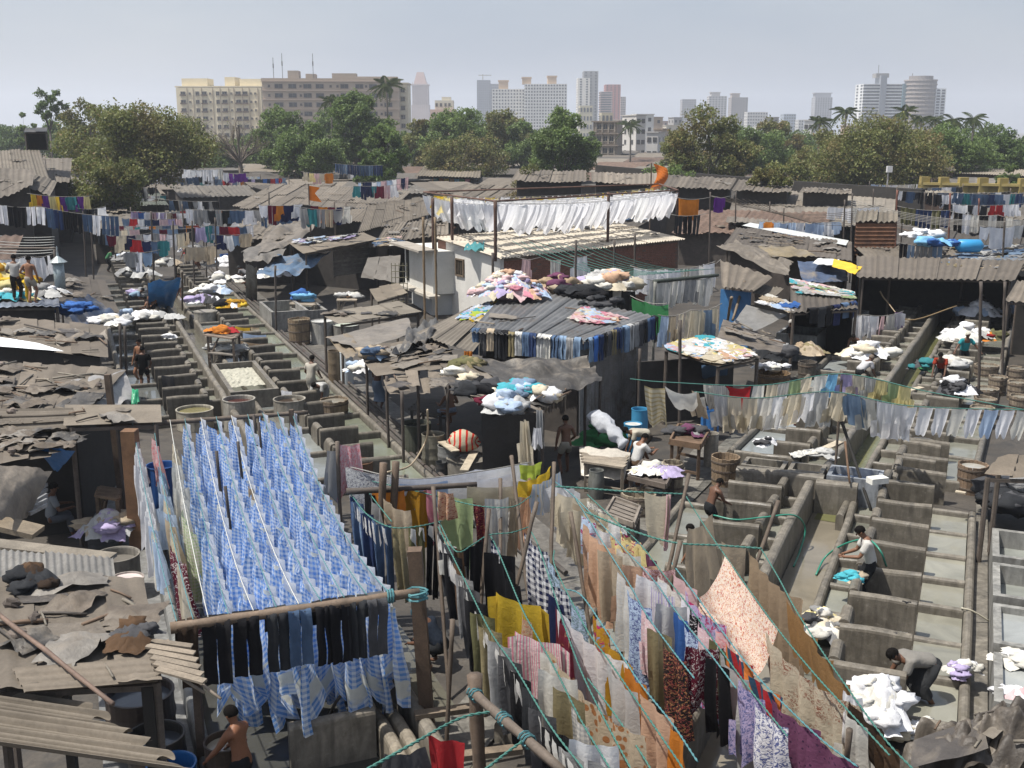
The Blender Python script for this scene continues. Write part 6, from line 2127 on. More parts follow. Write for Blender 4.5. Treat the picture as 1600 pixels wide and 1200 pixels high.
shed('shed with tan corrugated roof and bright saris under its eave',[(650,274,3.4),(750,277,3.2),(752,256,3.9),(668,254,3.9)],10,1,'asbestos',0.05,.4,(0.27,0.225,0.165),wall=True,wcol=(0.045,0.035,0.03),posts=True)
q = [G(655,277,3.1),G(735,280,2.95)]
pa = Path(q); t_ = 0.6
for cn in ('white','yellow','turquoise','orange','yellow','tan','sky blue','green','pink','orange'):
	hang('sari',cn,pa.at(t_),pa.at(t_ + 0.62),1.9,'under the eave of the tan corrugated shed',near=False)
	t_ += 0.72
shed('brown awning shed with a hanging brown cloth',[(380,268,3.2),(470,268,3.2),(465,258,3.6),(385,258,3.6)],5,1,'asbestos',0.0,.3,(0.3,0.25,0.19),wall=None)
hang('curtain','brown',G(392,270,3.0),G(464,270,3.0),2.6,'under the brown awning',near=True,tint=1.6)
th = shed('green painted shop with a small window',[(505,245,3.2),(570,246,3.2),(570,236,3.6),(510,236,3.6)],4,1,'asbestos',0.0,.3,(0.33,0.3,0.25),wall=True,wmat='paint',wcol=(0.04,0.25,0.17),posts=False,inset=0.05)
a = G(555,247,3.0)
wallbox(None,G(553,247,2.9) + Vector((0,-.4,0)),G(572,248,2.9) + Vector((0,-.4,0)),0,2.95,2.95,0.3,'shop_front','plaster',(0.48,0.42,0.30))
props(list(COL.objects)[-1],'beige shop front panel beside the green painted shop','wall')
# --- right side roofs -----------------------------------------------------------
tarp('great brown tarpaulin bulging over a shed roof',[(1226,434,2.3),(1240,408,2.9),(1150,376,3.4),(1120,384,3.2)],(0.15,0.128,0.102),-0.25,0.2,22,18,'tarp',31,edge=1)
tarp('olive sacking spread behind the great tarpaulin',[(1212,402,3.0),(1278,400,3.0),(1240,386,3.3),(1180,384,3.3)],(0.25,0.2,0.12),-0.1,0.15,14,10,'tarp',32,edge=1)
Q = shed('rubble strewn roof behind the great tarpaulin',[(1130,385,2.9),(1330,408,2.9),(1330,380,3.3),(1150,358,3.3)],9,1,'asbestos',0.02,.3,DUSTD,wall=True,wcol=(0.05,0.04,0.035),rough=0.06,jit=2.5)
junk(Q,'the rubble strewn roof',27,('scrap','rag','plank','stick','scrap'),41,0.08)
Q = shed('low dark shed with a shining white roof strip',[(1322,383,3.3),(1326,376,3.35),(1172,348,3.35),(1160,352,3.3)],1,1,'paint',0.0,.3,(0.75,0.77,0.74),wall=None,posts=False,jit=0)
a,b = G(1165,360,3.0),G(1318,386,3.0)
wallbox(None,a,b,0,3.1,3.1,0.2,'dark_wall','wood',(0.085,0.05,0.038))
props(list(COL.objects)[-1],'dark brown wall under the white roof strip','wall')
Q = shed('rusty brown hut with a crimped roof',[(1336,346,4.4),(1402,346,4.4),(1402,330,4.7),(1340,330,4.7)],4,1,'asbestos',0.06,.3,(0.25,0.215,0.165),wall=True,wmat='rust',wcol=(0.17,0.085,0.05),posts=False,inset=0.03)
a,b = G(1338,350,4.3),G(1400,350,4.3)
m = MB(); d = (b - a).normalized(); n = Vector((d.y,-d.x,0))
m.grid(lambda u,v: a.lerp(b,u) + n * (0.0 + 0.03 * math.cos(v * 26 * PI)) + DOWN * v * 2.6,2,104)
put(m,'rusty_wall',MAT['rust'],None,(0.2,0.095,0.05),label='rust red corrugated front wall of the brown hut',cat='wall')
Q = shed('long dusty roof right of the yellow sheet',[(1385,430,2.6),(1575,412,2.6),(1545,385,3.1),(1335,386,3.1)],10,1,'asbestos',0.04,.3,(0.195,0.165,0.13),wall=None)
junk(Q,'the long dusty roof',14,('stick','scrap','plank','stone','stick'),43,0.06)
QJ = [G(1470,420,2.75),G(1600,425,2.7),G(1600,382,3.1),G(1490,384,3.1)]
spread(QJ,'the denim covered roof',110,['denim blue','faded blue','dark grey','grey','khaki','beige','charcoal','pale grey'],44,(0.6,1.0))
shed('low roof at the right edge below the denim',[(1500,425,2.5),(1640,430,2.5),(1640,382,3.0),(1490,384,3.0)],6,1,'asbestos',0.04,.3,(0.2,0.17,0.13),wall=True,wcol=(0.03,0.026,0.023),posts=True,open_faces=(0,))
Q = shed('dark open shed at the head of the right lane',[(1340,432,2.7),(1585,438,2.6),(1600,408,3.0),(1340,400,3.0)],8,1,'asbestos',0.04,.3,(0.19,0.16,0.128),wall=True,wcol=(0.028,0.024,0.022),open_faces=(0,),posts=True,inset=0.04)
tarp('blue and grey tarpaulin beside the yellow sheet',[(1254,442,2.2),(1325,440,2.2),(1318,408,2.8),(1246,408,2.8)],(0.075,0.11,0.19),0.12,0.14,14,10,'tarp',34)
tarp('white plastic sheet left of the yellow one',[(1268,412,2.85),(1306,415,2.85),(1312,405,2.95),(1278,403,2.95)],(0.6,0.6,0.58),0,0.05,8,6,'tarpclean',35,'plastic sheet','plastic_sheet')
tarp('bright yellow plastic sheet on the shed roof',[(1300,416,2.87),(1336,428,2.75),(1348,417,2.8),(1303,404,2.98)],(0.72,0.46,0.01),0,0.06,10,6,'tarpclean',36,'plastic sheet','plastic_sheet')
tarp('second yellow sheet hanging inside the dark shed',[(1390,430,2.3),(1452,432,2.3),(1450,424,2.5),(1385,424,2.5)],(0.55,0.36,0.01),0.05,0.04,10,4,'tarpclean',37,'plastic sheet','plastic_sheet')
Q = shed('corrugated roof over the blue boarded wall',[(1128,448,2.8),(1178,453,2.8),(1206,432,3.0),(1126,408,3.2)],5,1,'asbestos',0.04,.22,(0.24,0.2,0.155),posts=False)
wallbox(None,G(1126,452,2.6),G(1172,457,2.6),0,2.6,2.6,0.1,'blue_wall','paint',(0.03,0.13,0.30))
props(list(COL.objects)[-1],'blue boarded wall under the corrugated roof','wall')
shed('small board awning right of the blue wall',[(1176,458,2.4),(1210,464,2.4),(1224,452,2.6),(1192,444,2.6)],3,1,'asbestos',0.02,.25,(0.24,0.205,0.16),posts=False)
tarp('grey rubber sheet awning lit by the sun',[(1146,504,1.8),(1180,518,1.7),(1230,492,2.0),(1166,476,2.3)],(0.17,0.165,0.155),0.06,0.04,12,10,'tarpclean',38)
Q = [G(1180,474,2.4),G(1236,492,2.2),G(1250,478,2.4),G(1200,462,2.5)]
spread(Q,'the corner of the grey awning',18,['white','pale blue','pale grey','blue','beige','off white'],45,(0.4,0.7))
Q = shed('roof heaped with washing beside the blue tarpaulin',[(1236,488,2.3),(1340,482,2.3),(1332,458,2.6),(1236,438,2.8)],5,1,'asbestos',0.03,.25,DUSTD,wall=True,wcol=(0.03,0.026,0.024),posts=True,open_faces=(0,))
spread([quad_pt(Q,0,.5),quad_pt(Q,1,.5),quad_pt(Q,1,1),quad_pt(Q,0,1)],'the long roof left of the dark shed',70,['white','off white','pale grey','sage green','turquoise','cream','pale pink','beige'],46,(0.4,0.7))
eave_jeans(G(1262,486,2.35),G(1340,474,2.4),['black','charcoal','black','navy','denim blue','dark blue','denim blue','faded blue','denim blue','dark blue','dark grey','faded blue'],'over the eave left of the dark shed',0.4,0.8,0,0.46)
# spread washing roof near the shirt line
Q = shed('low shelter roof covered with pastel washing',[(1122,572,2.3),(1187,557,2.3),(1094,524,2.5),(1036,546,2.4)],4,1,'asbestos',0.0,.25,DUSTD,wall=None,posts=True)
spread(Q,'the low pastel roof',95,['white','off white','cream','pale pink','peach','pale blue','turquoise','pale yellow','white','cream'],47,(0.45,0.8),0.05)
Q = [G(1130,520,2.2),G(1230,545,2.0),G(1220,530,2.1),G(1140,500,2.3)]
tarp('rubbish strewn plank platform right of the pastel roof',[(1120,530,2.1),(1220,552,1.9),(1225,535,2.0),(1130,500,2.3)],(0.15,0.125,0.1),0.03,0.08,14,10,'tarp',39,'platform','plank_platform')
junk(Q,'the plank platform',20,('stick','plank','scrap','stick'),48,0.08)
tarp('dark blue cloth wall under the pastel roof',[(1098,604,0.6),(1135,604,0.6),(1138,566,2.2),(1096,574,2.2)],(0.07,0.12,0.2),0,0.08,10,8,'cloth',40,'cloth','hanging_cloth')
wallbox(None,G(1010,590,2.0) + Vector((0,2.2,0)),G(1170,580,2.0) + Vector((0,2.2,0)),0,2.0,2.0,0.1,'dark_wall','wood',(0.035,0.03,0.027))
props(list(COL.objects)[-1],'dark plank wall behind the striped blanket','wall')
# pale roofs further back
Q = shed('large pale roof below the dark boundary wall',[(1235,352,2.8),(1395,352,2.8),(1400,302,3.2),(1245,297,3.2)],10,2,'asbestos',0.03,.4,(0.33,0.29,0.235),wall=None,posts=False)
Q = shed('broad sloping roof left of the pale one',[(1135,345,3.0),(1265,352,2.8),(1245,300,3.4),(1150,300,3.4)],8,2,'asbestos',0.03,.4,(0.27,0.23,0.185),wall=None,posts=False)
junk(Q,'the broad sloping roof',9,('stick','plank','scrap'),52,0.08)
# dark boundary wall and yellow wall
m = MB()
a,b = V(1240,286,108),V(1440,300,96)
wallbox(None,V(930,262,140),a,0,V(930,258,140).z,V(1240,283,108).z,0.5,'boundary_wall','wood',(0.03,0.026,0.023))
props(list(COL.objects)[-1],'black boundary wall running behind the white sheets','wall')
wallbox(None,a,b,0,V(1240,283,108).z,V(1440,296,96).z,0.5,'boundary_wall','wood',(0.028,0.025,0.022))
props(list(COL.objects)[-1],'black boundary wall in front of the widest tree','wall')
th = thing('yellow_wall','yellow balustrade wall at the right under the trees','wall',V(1520,290,118))
th.location.z = 0
a,b = V(1435,288,118),V(1640,292,112)
wallbox(th,a,b,0,V(1435,285,118).z,V(1640,288,112).z,0.4,'wall','plaster',(0.27,0.21,0.065))
for k in range(7):
	p = a.lerp(b,(k + 0.3) / 6.6)
	m = MB(); m.box((p.x,p.y - 0.05,p.z / 2 + 0.35),(0.9,0.7,p.z + 0.9))
	put(m,'pillar',MAT['plaster'],th,(0.3,0.23,0.07))
m = MB(); m.beam(a + Vector((0,-.2,0.1)),b + Vector((0,-.2,.1)),0.6,0.25); put(m,'rail',MAT['plaster'],th,(0.3,0.235,0.08))
for (lab,q,col) in (('long pale shed roof behind the yellow wall',[(1492,270,3.6),(1640,276,3.6),(1640,266,4.0),(1500,262,4.0)],(0.36,0.31,0.24)),
					('small dark hut behind the yellow wall',[(1448,266,4.2),(1492,267,4.2),(1490,260,4.5),(1450,260,4.5)],(0.12,0.09,0.08)),
					('crimped hut roof before the boundary wall',[(1434,305,3.4),(1490,306,3.4),(1486,298,3.7),(1440,298,3.7)],(0.33,0.29,0.23)),
					('low grey sheds left of the widest tree',[(1170,252,3.4),(1255,256,3.4),(1250,248,3.8),(1180,246,3.8)],(0.2,0.19,0.18))):
	shed(lab,q,5,1,'asbestos',0.05,.4,col,wall=True,wcol=(0.10,0.065,0.05),posts=False)
for i,q in enumerate(([(925,284,95,0),(1030,288,95,0),(1030,272,108,0),(925,270,108,0)],[(1036,291,92,0),(1140,295,92,0),(1150,279,104,0),(1045,275,104,0)],[(1145,297,90,0),(1235,300,90,0),(1240,285,100,0),(1155,282,100,0)],[(800,282,98,0),(915,284,98,0),(915,268,110,0),(810,266,110,0)],[(1250,300,90,0),(1330,303,90,0),(1330,296,96,0),(1255,293,96,0)])):
	shed('%s shed from the left of those along the boundary wall' % ORD[(1,2,3,0,4)[i]],q,6,1,'asbestos',0.05,.4,scl((0.25,0.21,0.165),rs.uniform(.7,1.2)),wall=True,wcol=(0.05,0.042,0.036),posts=False,jit=2.0)
	junk(PQ(q),'the %s shed along the boundary wall' % ORD[(1,2,3,0,4)[i]],7,('scrap','stick','rag'),900 + i,0.08)
# --- left side roofs -----------------------------------------------------------
for (lab,q,n,col,amp) in (
	('high dusty roof at the far left edge',[(-30,300,72,0),(78,284,78,0),(62,235,92,0),(-30,238,90,0)],6,(0.25,0.215,0.17),0.04),
	('second dusty roof below the high one',[(-30,318,66,0),(50,288,68,0),(52,268,74,0),(-30,264,74,0)],4,(0.2,0.172,0.14),0.04),
	('roof with a fringe of small washing',[(14,284,70,0),(78,303,70,0),(88,284,77,0),(42,270,77,0)],5,(0.22,0.19,0.152),0.04),
	('flat roof left of the spreading tree',[(50,275,90,0),(108,284,90,0),(112,250,104,0),(40,246,104,0)],5,(0.22,0.19,0.155),0.03),
	('brown roof slab among the left washing lines',[(142,328,2.7),(198,330,2.7),(196,308,3.0),(140,310,3.0)],4,(0.25,0.21,0.16),0.02),
	('debris covered low roof in the left middle',[(142,362,2.3),(230,362,2.3),(225,335,2.5),(142,335,2.5)],5,(0.19,0.165,0.135),0.02),
	('dull green roof behind the slab',[(195,318,2.8),(262,320,2.8),(245,296,3.2),(190,296,3.2)],4,(0.13,0.15,0.125),0.03),
):
	Q = shed(lab,q,n,1,'asbestos',amp,.34,col,wall=True,wcol=(0.045,0.038,0.033),posts=False,jit=2.0)
	junk(Q,'the ' + ' '.join(lab.split()[:5]),8,('stick','scrap','rag','plank'),n + len(lab),0.08)
# black hut on stilts on the left roof
th = shed('black open hut perched on the left roofs',[(38,206,92,0),(73,206,92,0),(73,200,96,0),(40,200,96,0)],2,1,'tarp',0.0,.3,(0.03,0.03,0.03),wall=True,wcol=(0.03,0.028,0.026),open_faces=(0,),posts=True,z0=7.4)
# roof platform of the two standing men
QP = shed('washing roof where two men stand beside a yellow heap',[(-30,480,3.0),(92,478,3.0),(88,448,3.15),(-30,452,3.15)],5,1,'metal',0.02,.25,(0.3,0.33,0.4),wall=True,wcol=(0.035,0.03,0.028),posts=True)
heap('heap of yellow cloth behind the standing men',G(8,450,3.1),(1.1,0.7),0.8,['yellow','pale yellow','yellow','gold'],30,61,lump=0.3)
heap('white and turquoise clothes heap by the standing men',G(10,468,3.05),(0.9,0.5),0.25,['pale yellow','turquoise','off white'],12,62,lump=0.25)
heap('grey white clothes heap right of the standing men',G(72,462,3.05),(0.8,0.5),0.35,['off white','pale grey','white','grey'],22,63,lump=0.22)
tarp('blue and black tarpaulin sliding off the left roofs',[(118,512,2.0),(190,500,1.7),(150,462,2.6),(85,468,2.9)],(0.05,0.08,0.15),-0.05,0.2,20,14,'tarp',51,edge=1)
heap('blue plastic bundle on the left tarpaulin',G(122,488,2.6),(0.5,0.35),0.3,['blue','dark blue'],8,64,cat='bundle',lump=0.25)
heap('pale washing at the foot of the left tarpaulin',G(170,505,1.9),(0.9,0.5),0.25,['off white','pale grey','white','cream'],18,65,lump=0.22)
Q = shed('low cluttered roof above the left tarpaulin',[(95,470,2.5),(185,485,2.0),(165,440,2.5),(100,430,2.9)],5,1,'asbestos',0.0,.3,DUSTD,wall=None,posts=False,rough=0.06,jit=2)
junk(Q,'the low cluttered roof',14,('scrap','rag','plank','stick'),71,0.08)
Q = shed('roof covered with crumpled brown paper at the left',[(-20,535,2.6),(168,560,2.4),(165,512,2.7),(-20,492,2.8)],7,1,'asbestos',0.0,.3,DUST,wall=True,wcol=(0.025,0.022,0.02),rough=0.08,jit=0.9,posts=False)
junk(Q,'the crumpled paper roof',20,('scrap','rag','stick','stick','stick'),72,0.1)
tarp('dusty torn tarpaulin draped over the paper roof edge',[(98,565,2.2),(165,560,2.1),(168,518,2.75),(85,525,2.75)],(0.24,0.2,0.155),0,0.16,14,12,'tarp',52,edge=2)
tarp('white sheet strip lying between the left roofs',[(-15,540,2.62),(100,549,2.55),(60,536,2.7),(-15,524,2.75)],(0.72,0.74,0.76),0,0.01,8,3,'paint',53,'roof sheet','loose_sheet')
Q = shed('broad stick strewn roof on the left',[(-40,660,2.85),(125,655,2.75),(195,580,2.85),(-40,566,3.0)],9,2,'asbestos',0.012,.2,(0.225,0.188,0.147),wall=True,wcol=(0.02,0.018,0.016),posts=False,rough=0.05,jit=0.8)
junk(Q,'the broad stick strewn roof',44,('stick','stick','stick','plank','rag','stone'),73,0.08)
tarp('grey plastic sheet curling over the roof edge',[(160,645,2.5),(212,622,2.35),(195,580,2.85),(110,592,2.95)],(0.28,0.27,0.26),-0.12,0.1,16,12,'tarpclean',54)
shed('front strip of ridged sheets on the left roof',[(-40,692,2.55),(128,668,2.65),(108,640,2.95),(-40,632,2.95)],5,1,'asbestos',0.035,.2,(0.2,0.17,0.137),wall=None,posts=False) if False else None
A0 = [G(-40,640,2.95),G(-40,680,2.7),G(120,668,2.7),G(108,640,2.95)]
shed('ridged sheets along the front of the left roof',A0,3,1,'asbestos',0.035,.17,(0.21,0.18,0.145),wall=None,posts=False,world=True)
Q = shed('flat grey board roof behind the blue rack',[(106,664,2.8),(246,659,2.8),(244,632,2.95),(108,632,2.95)],1,1,'asbestos',0.0,.2,(0.30,0.255,0.2),wall=None,posts=True,jit=0.3)
junk(Q,'the flat grey board roof',6,('rag','stick','scrap'),74,0.03)
tarp('green plastic bundle at the roof corner',[(205,632,2.3),(218,630,2.3),(216,608,2.6),(206,608,2.6)],(0.02,0.25,0.12),-0.15,0.1,6,6,'tarpclean',55,'bundle','plastic_bundle')
Q = shed('rubbish roof under the flat grey board',[(-30,730,2.5),(112,705,2.4),(120,672,2.55),(-30,672,2.65)],4,1,'asbestos',0.0,.2,DUST,wall=None,posts=False,rough=0.06,jit=2)
junk(Q,'the rubbish roof',24,('scrap','rag','rag','plank','stick','stone'),75,0.09)
tarp('blue tarpaulin corner hanging off the rubbish roof',[(84,735,1.9),(92,735,1.9),(118,705,2.5),(55,698,2.5)],(0.03,0.13,0.33),0,0.05,8,8,'tarpclean',56)
tarp('dusty tent sheet humped over the left shed',[(-10,812,2.3),(42,812,1.6),(82,735,2.3),(-10,725,2.7)],(0.22,0.188,0.15),-0.25,0.07,14,12,'tarp',57)
for k in range(5):
	m = MB(); m.beam(G(46,775 + 7 * k,1.75),G(73,757 + 8 * k,1.75),0.05,0.07)
	put(m,'slat',MAT['metal'],None,(0.32,0.33,0.34),label='%s pale slat of the vent beside the tent sheet' % ORD[k],cat='slat')
m = MB(); m.beam(G(-10,815,1.9),G(60,832,1.7),0.5,0.1)
put(m,'plank',MAT['wood'],None,(0.21,0.17,0.12),label='broad plank shelf below the tent sheet',cat='plank')
m = MB(); m.beam(G(-10,850,2.9),G(175,872,2.8),0.3,0.06)
put(m,'plank',MAT['wood'],None,(0.19,0.165,0.13),label='long plank lying behind the pale metal sheet',cat='plank')
Qm = shed('pale grey corrugated sheet roof on the left',[(-20,905,2.95),(178,920,2.85),(172,874,2.9),(-20,856,3.0)],2,1,'metal',0.018,.1,(0.42,0.40,0.365),wall=None,posts=False)
Q = shed('nearest dusty flat roof heaped with rags',[(-10,1075,3.05),(250,1062,3.0),(222,908,2.95),(-10,905,3.05)],4,2,'asbestos',0.008,.2,(0.235,0.197,0.155),wall=None,posts=True,rough=0.035,jit=1.0)
junk(Q,'the nearest dusty flat roof',18,('stick','stick','scrap','rag','stick','stone'),76,0.05)
QN = [G(75,1083,3.02),G(246,1066,2.98),G(236,1036,3.03),G(60,1050,3.07)]
QN = [G(246,1066,3.0),G(232,1030,3.05),G(20,1046,3.1),G(40,1083,3.05)]
shed('corrugated front strip of the nearest dusty roof',QN,1,1,'asbestos',0.03,.15,(0.25,0.21,0.165),wall=None,posts=False,world=True,jit=0.2)
# bottom-left corrugated roof with a staggered edge
e0,e1 = G(84,1078,2.85),G(290,1215,2.75)
th = thing('corrugated_roof','corrugated cement roof with a stepped edge in the bottom left corner','roof',(e0.x - 1.5,e0.y,0))
for k in range(3):
	a = e0.lerp(e1,k / 3 * 1.0); b = e0.lerp(e1,(k + 1) / 3 + 0.01)
	Qk = [a + Vector((0.0,0,0.03 * k)),b + Vector((0,0,.03 * k)),b + Vector((-3.2,0.35,0.35)),a + Vector((-3.2,0.35,0.35))]
	m = MB()
	L = (b - a).length
	n = 48
	def fn(x,y,Qk=Qk,L=L):
		st = math.floor(x * 5) / 5 - x
		p = quad_pt(Qk,x,y)
		p = p + Vector((0.16 * math.sin(x * 13 + k),0,0)) * (1 - y) + Vector((0,0,0.04 * math.cos(2 * PI * x * L / 0.17)))
		return p
	m.grid(fn,n,6)
	put(m,'roof_sheet',MAT['asbestos'],th,scl((0.16,0.135,0.105),(1.0,0.93,1.07)[k]),smooth=True)
m = MB(); p = G(232,1070,2.9); m.beam(Vector((p.x,p.y,0)),p,0.13,0.13,(0,1,0)); put(m,'post',MAT['wood'],th,(0.02,0.018,0.016))
m = MB(); p = G(84,1085,2.8); m.beam(Vector((p.x,p.y + .3,0)),p + Vector((0,.3,0)),0.1,0.1,(0,1,0)); put(m,'post',MAT['wood'],th,(0.03,0.026,0.022))
pole(G(-20,945,3.3),G(176,1100,3.05),0.03,'long brown pole lying across the nearest roofs',col=(0.15,0.10,0.075))
for k,(a,b) in enumerate((((238,1010),(345,1092)),((265,1045),(318,1083)),((240,1040),(322,1065)),((262,1000),(290,1048)))):
	pole(G(*a,3.05),G(*b,2.85),0.022,ORD[k] + ' loose stick jutting from the nearest roof corner',name='stick',col=(0.22,0.18,0.14),cat='stick',knots=False,n=5)
for k in range(6):
	m = MB(); a = G(225 + 4 * k,1000 + 9 * k,3.08); b = G(300 + 4 * k,1010 + 11 * k,3.0)
	m.beam(a,b,0.1,0.025); put(m,'plank',MAT['wood'],None,scl((0.23,0.19,0.145),rs.uniform(.8,1.1)),label='splintered plank fanned out at the nearest roof corner',cat='plank',group='splintered planks at the nearest roof corner')
heap('dark rag heap on the pale sheet edge',G(58,915,3.05),(0.35,0.25),0.25,['dark brown','charcoal','brown'],9,81,cat='rags',lump=0.16,name='rag_heap',piece='rag')
heap('dark rag heap at the nearest roof corner',G(210,1000,3.05),(0.3,0.25),0.15,['dark grey','brown','dark grey'],8,82,cat='rags',lump=0.14,name='rag_heap',piece='rag')
# bottom-right tarpaulin heap
QB = [G(1385,1215,1.7),G(1640,1215,2.2),G(1640,1105,2.3),G(1440,1150,1.9)]
tarp('heap of dark brown tarpaulins in the bottom right corner',QB,(0.075,0.062,0.05),-0.25,0.32,34,26,'tarp',58,edge=1,world=True,freq=3.0)
tarp('upper fold of the brown tarpaulin heap',[QB[0].lerp(QB[2],.2),QB[1],QB[2],QB[3].lerp(QB[2],.3)],(0.095,0.078,0.062),-0.5,0.4,30,22,'tarp',63,edge=2,world=True,freq=2.4)
junk(QB,'the brown tarpaulin heap',6,('stick','scrap'),77,0.25)
Q = shed('dusty roof flap at the right edge',[(1540,742,2.0),(1620,745,2.0),(1620,706,2.2),(1560,715,2.2)],2,1,'asbestos',0.0,.2,(0.23,0.19,0.145),posts=True,rough=0.08)
heap('dark bags under the dusty flap at the right edge',G(1588,795,0.3),(0.8,0.8),0.7,['charcoal','dark grey','grey','black'],14,83,cat='bags',lump=0.32,name='bag_heap',piece='bag')
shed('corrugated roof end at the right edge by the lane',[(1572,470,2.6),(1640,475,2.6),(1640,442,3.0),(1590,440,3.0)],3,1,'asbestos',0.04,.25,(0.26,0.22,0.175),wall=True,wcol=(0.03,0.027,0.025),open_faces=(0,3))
# --- low sheds filling the middle distance --------------------------------------
ff = random.Random(99)
DESC = ['dusty','pale','dark','patched','rusty']
DC = {'dusty': (0.225,0.19,0.15),'pale': (0.27,0.235,0.19),'dark': (0.11,0.095,0.08),'patched': (0.2,0.18,0.155),'rusty': (0.21,0.135,0.095)}
Y = 58.0
nf = 0
while Y < 330:
	step = 6.2 + Y * 0.035
	X = -0.5 * Y
	while X < 0.5 * Y:
		p = Vector((X + ff.uniform(-1.5,1.5),Y + ff.uniform(-1.5,1.5),0))
		w,d = ff.uniform(5,8.5) * (1 + Y / 400),ff.uniform(4.5,7) * (1 + Y / 400)
		X += w + ff.uniform(0.3,2.0)
		ul,rl_ = (p - FL.O).dot(FL.a),(p - FL.O).dot(FL.b)
		ub,rb = (p - FB.O).dot(FB.a),(p - FB.O).dot(FB.b)
		if (-5 < rl_ < 9 and ul < 42) or (-8 < rb < 8 and ub < 22):
			continue
		if any((p - c).length < r * 0.95 + 3.0 for c,r in SHEDS if r > 2):
			continue
		if Y < 74 and 560 < 800 + FPX * p.x / (0.974 * p.y + 2.0) < 1115:
			continue
		if Y > 140 and abs(p.x) > 0.42 * Y:
			continue
		rz = (0.38 if X < 0 else -0.4) + ff.uniform(-.15,.15)
		zf,zb = ff.uniform(2.1,2.9),ff.uniform(2.7,3.5)
		ca,sa = math.cos(rz),math.sin(rz)
		C4 = [p + Vector((x * ca - y * sa,x * sa + y * ca,z)) for x,y,z in ((-w / 2,-d / 2,zf),(w / 2,-d / 2,zf),(w / 2,d / 2,zb),(-w / 2,d / 2,zb))]
		k = ff.choice(DESC)
		zone = 'left' if p.x < -0.18 * Y else ('right' if p.x > 0.18 * Y else 'middle')
		dist = 'near' if Y < 100 else ('middle' if Y < 190 else 'far')
		shed('%s low shed roof in the %s %s of the shanty roofs' % (k,{'near': 'nearer','middle': 'mid distance','far': 'farther'}[dist],zone),C4,5 if Y < 110 else (3 if Y < 200 else 1),1,'asbestos' if k != 'rusty' else 'rust',0.05 if Y < 130 else 0.0,.5,scl(DC[k],ff.uniform(.8,1.2)),wall=True,wcol=scl((0.07,0.058,0.05),ff.uniform(.5,1.4)),posts=False,world=True,group='low shanty sheds beyond the lanes',jit=2.0,inset=0.06)
		nf += 1
		if Y < 115 and nf % 3 == 0:
			spread(C4,'the %s shanty roof in the %s %s' % (k,dist,zone),9,['white','denim blue','off white','pale grey','navy','red','pale blue','beige'],nf,(0.5,0.9),0.1)
		if Y < 125:
			junk(C4,'the shanty sheds in the %s %s' % (dist,zone),3,('stick','scrap','rag','plank'),nf,0.08)
	Y += step * 1.15
# ------------------------------------------------------------------ tubs, drums, tables
def tub(label,px,py,rpx,z=0.7,kind='wooden',col=(0.20,0.14,0.09),fill=None,fz=None,name='wooden_tub',cat='tub',zb=0.0,bulge=1.0):
	"""vessel whose rim is centred at the pixel; rpx is the rim radius in pixels"""
	c = G(px,py,z)
	D = math.sqrt(c.x ** 2 + c.y ** 2 + (CAM_H - z) ** 2)
	r = rpx * D / FPX
	h = z - zb
	th = thing(name,label,cat,(c.x,c.y,zb))
	n = 22
	if kind == 'wooden':
		for k in range(n):
			m = MB()
			a0,a1 = 2 * PI * (k + 0.04) / n,2 * PI * (k + 0.96) / n
			rt,rb = r,r * 0.9
			dz = rs.uniform(-.015,.015)
			q = m.add([(rb * math.cos(a0),rb * math.sin(a0),0),(rb * math.cos(a1),rb * math.sin(a1),0),(rt * math.cos(a1),rt * math.sin(a1),h + dz),(rt * math.cos(a0),rt * math.sin(a0),h + dz),
					((rb - .04) * math.cos(a0),(rb - .04) * math.sin(a0),0.03),((rb - .04) * math.cos(a1),(rb - .04) * math.sin(a1),.03),((rt - .04) * math.cos(a1),(rt - .04) * math.sin(a1),h + dz),((rt - .04) * math.cos(a0),(rt - .04) * math.sin(a0),h + dz)])
			for f in ((0,1,2,3),(5,4,7,6),(3,2,6,7),(1,5,6,2),(4,0,3,7)):
				m.face([q + i for i in f])
			put(m,'stave',MAT['wood'],th,scl(col,rs.uniform(.75,1.2)),local=True)
		for f in (0.2,0.55,0.86):
			m = MB()
			rr_ = r * (0.9 + 0.1 * f) + 0.004
			m.lathe([(rr_,h * f - 0.025),(rr_ + 0.008,h * f - 0.02),(rr_ + 0.008,h * f + 0.02),(rr_,h * f + 0.025)],n=24,cap_bot=False)
			put(m,'hoop',MAT['rust'],th,(0.11,0.085,0.065),local=True)
	else:
		m = MB()
		prof = [(r * 0.97,0),(r,0.02)]
		for k in range(1,9):
			f = k / 9
			ring = 0.012 * r / 0.3 if (k % 3 == 0 and kind == 'drum') else 0
			prof.append((r * (1 + (bulge - 1) * math.sin(PI * f)) + ring,h * f))
		prof += [(r,h),(r * 1.03,h + 0.005),(r * 1.03,h + 0.03),(r * 0.95,h + 0.03),(r * 0.93,h),(r * 0.93,h * 0.1)]
		m.lathe(prof,n=28,cap_bot=True,cap_top=True)
		put(m,'body',MAT['plastic'] if kind == 'plastic' else MAT['metal'] if kind == 'drum' else MAT['concrete'],th,col,local=True)
	if fill is not None:
		m = MB()
		m.lathe([(r * 0.925,(fz if fz is not None else 0.86) * h)],n=24,cap_bot=False,cap_top=True)
		m.v = m.v
		q = put(m,'contents',MAT['water'],th,fill,local=True)
	return c,r
WOODC,WOODP = (0.21,0.15,0.095),(0.30,0.25,0.18)
DYE = (0.06,0.02,0.016)
tub('wooden tub with iron hoops standing by the near walkway',1134,713,22,0.75,'wooden',WOODC,(0.24,0.2,0.15),0.55)
tub('pale lined tub behind the ironing table',1052,722,17,0.8,'wooden',WOODP,(0.36,0.31,0.23),0.6)
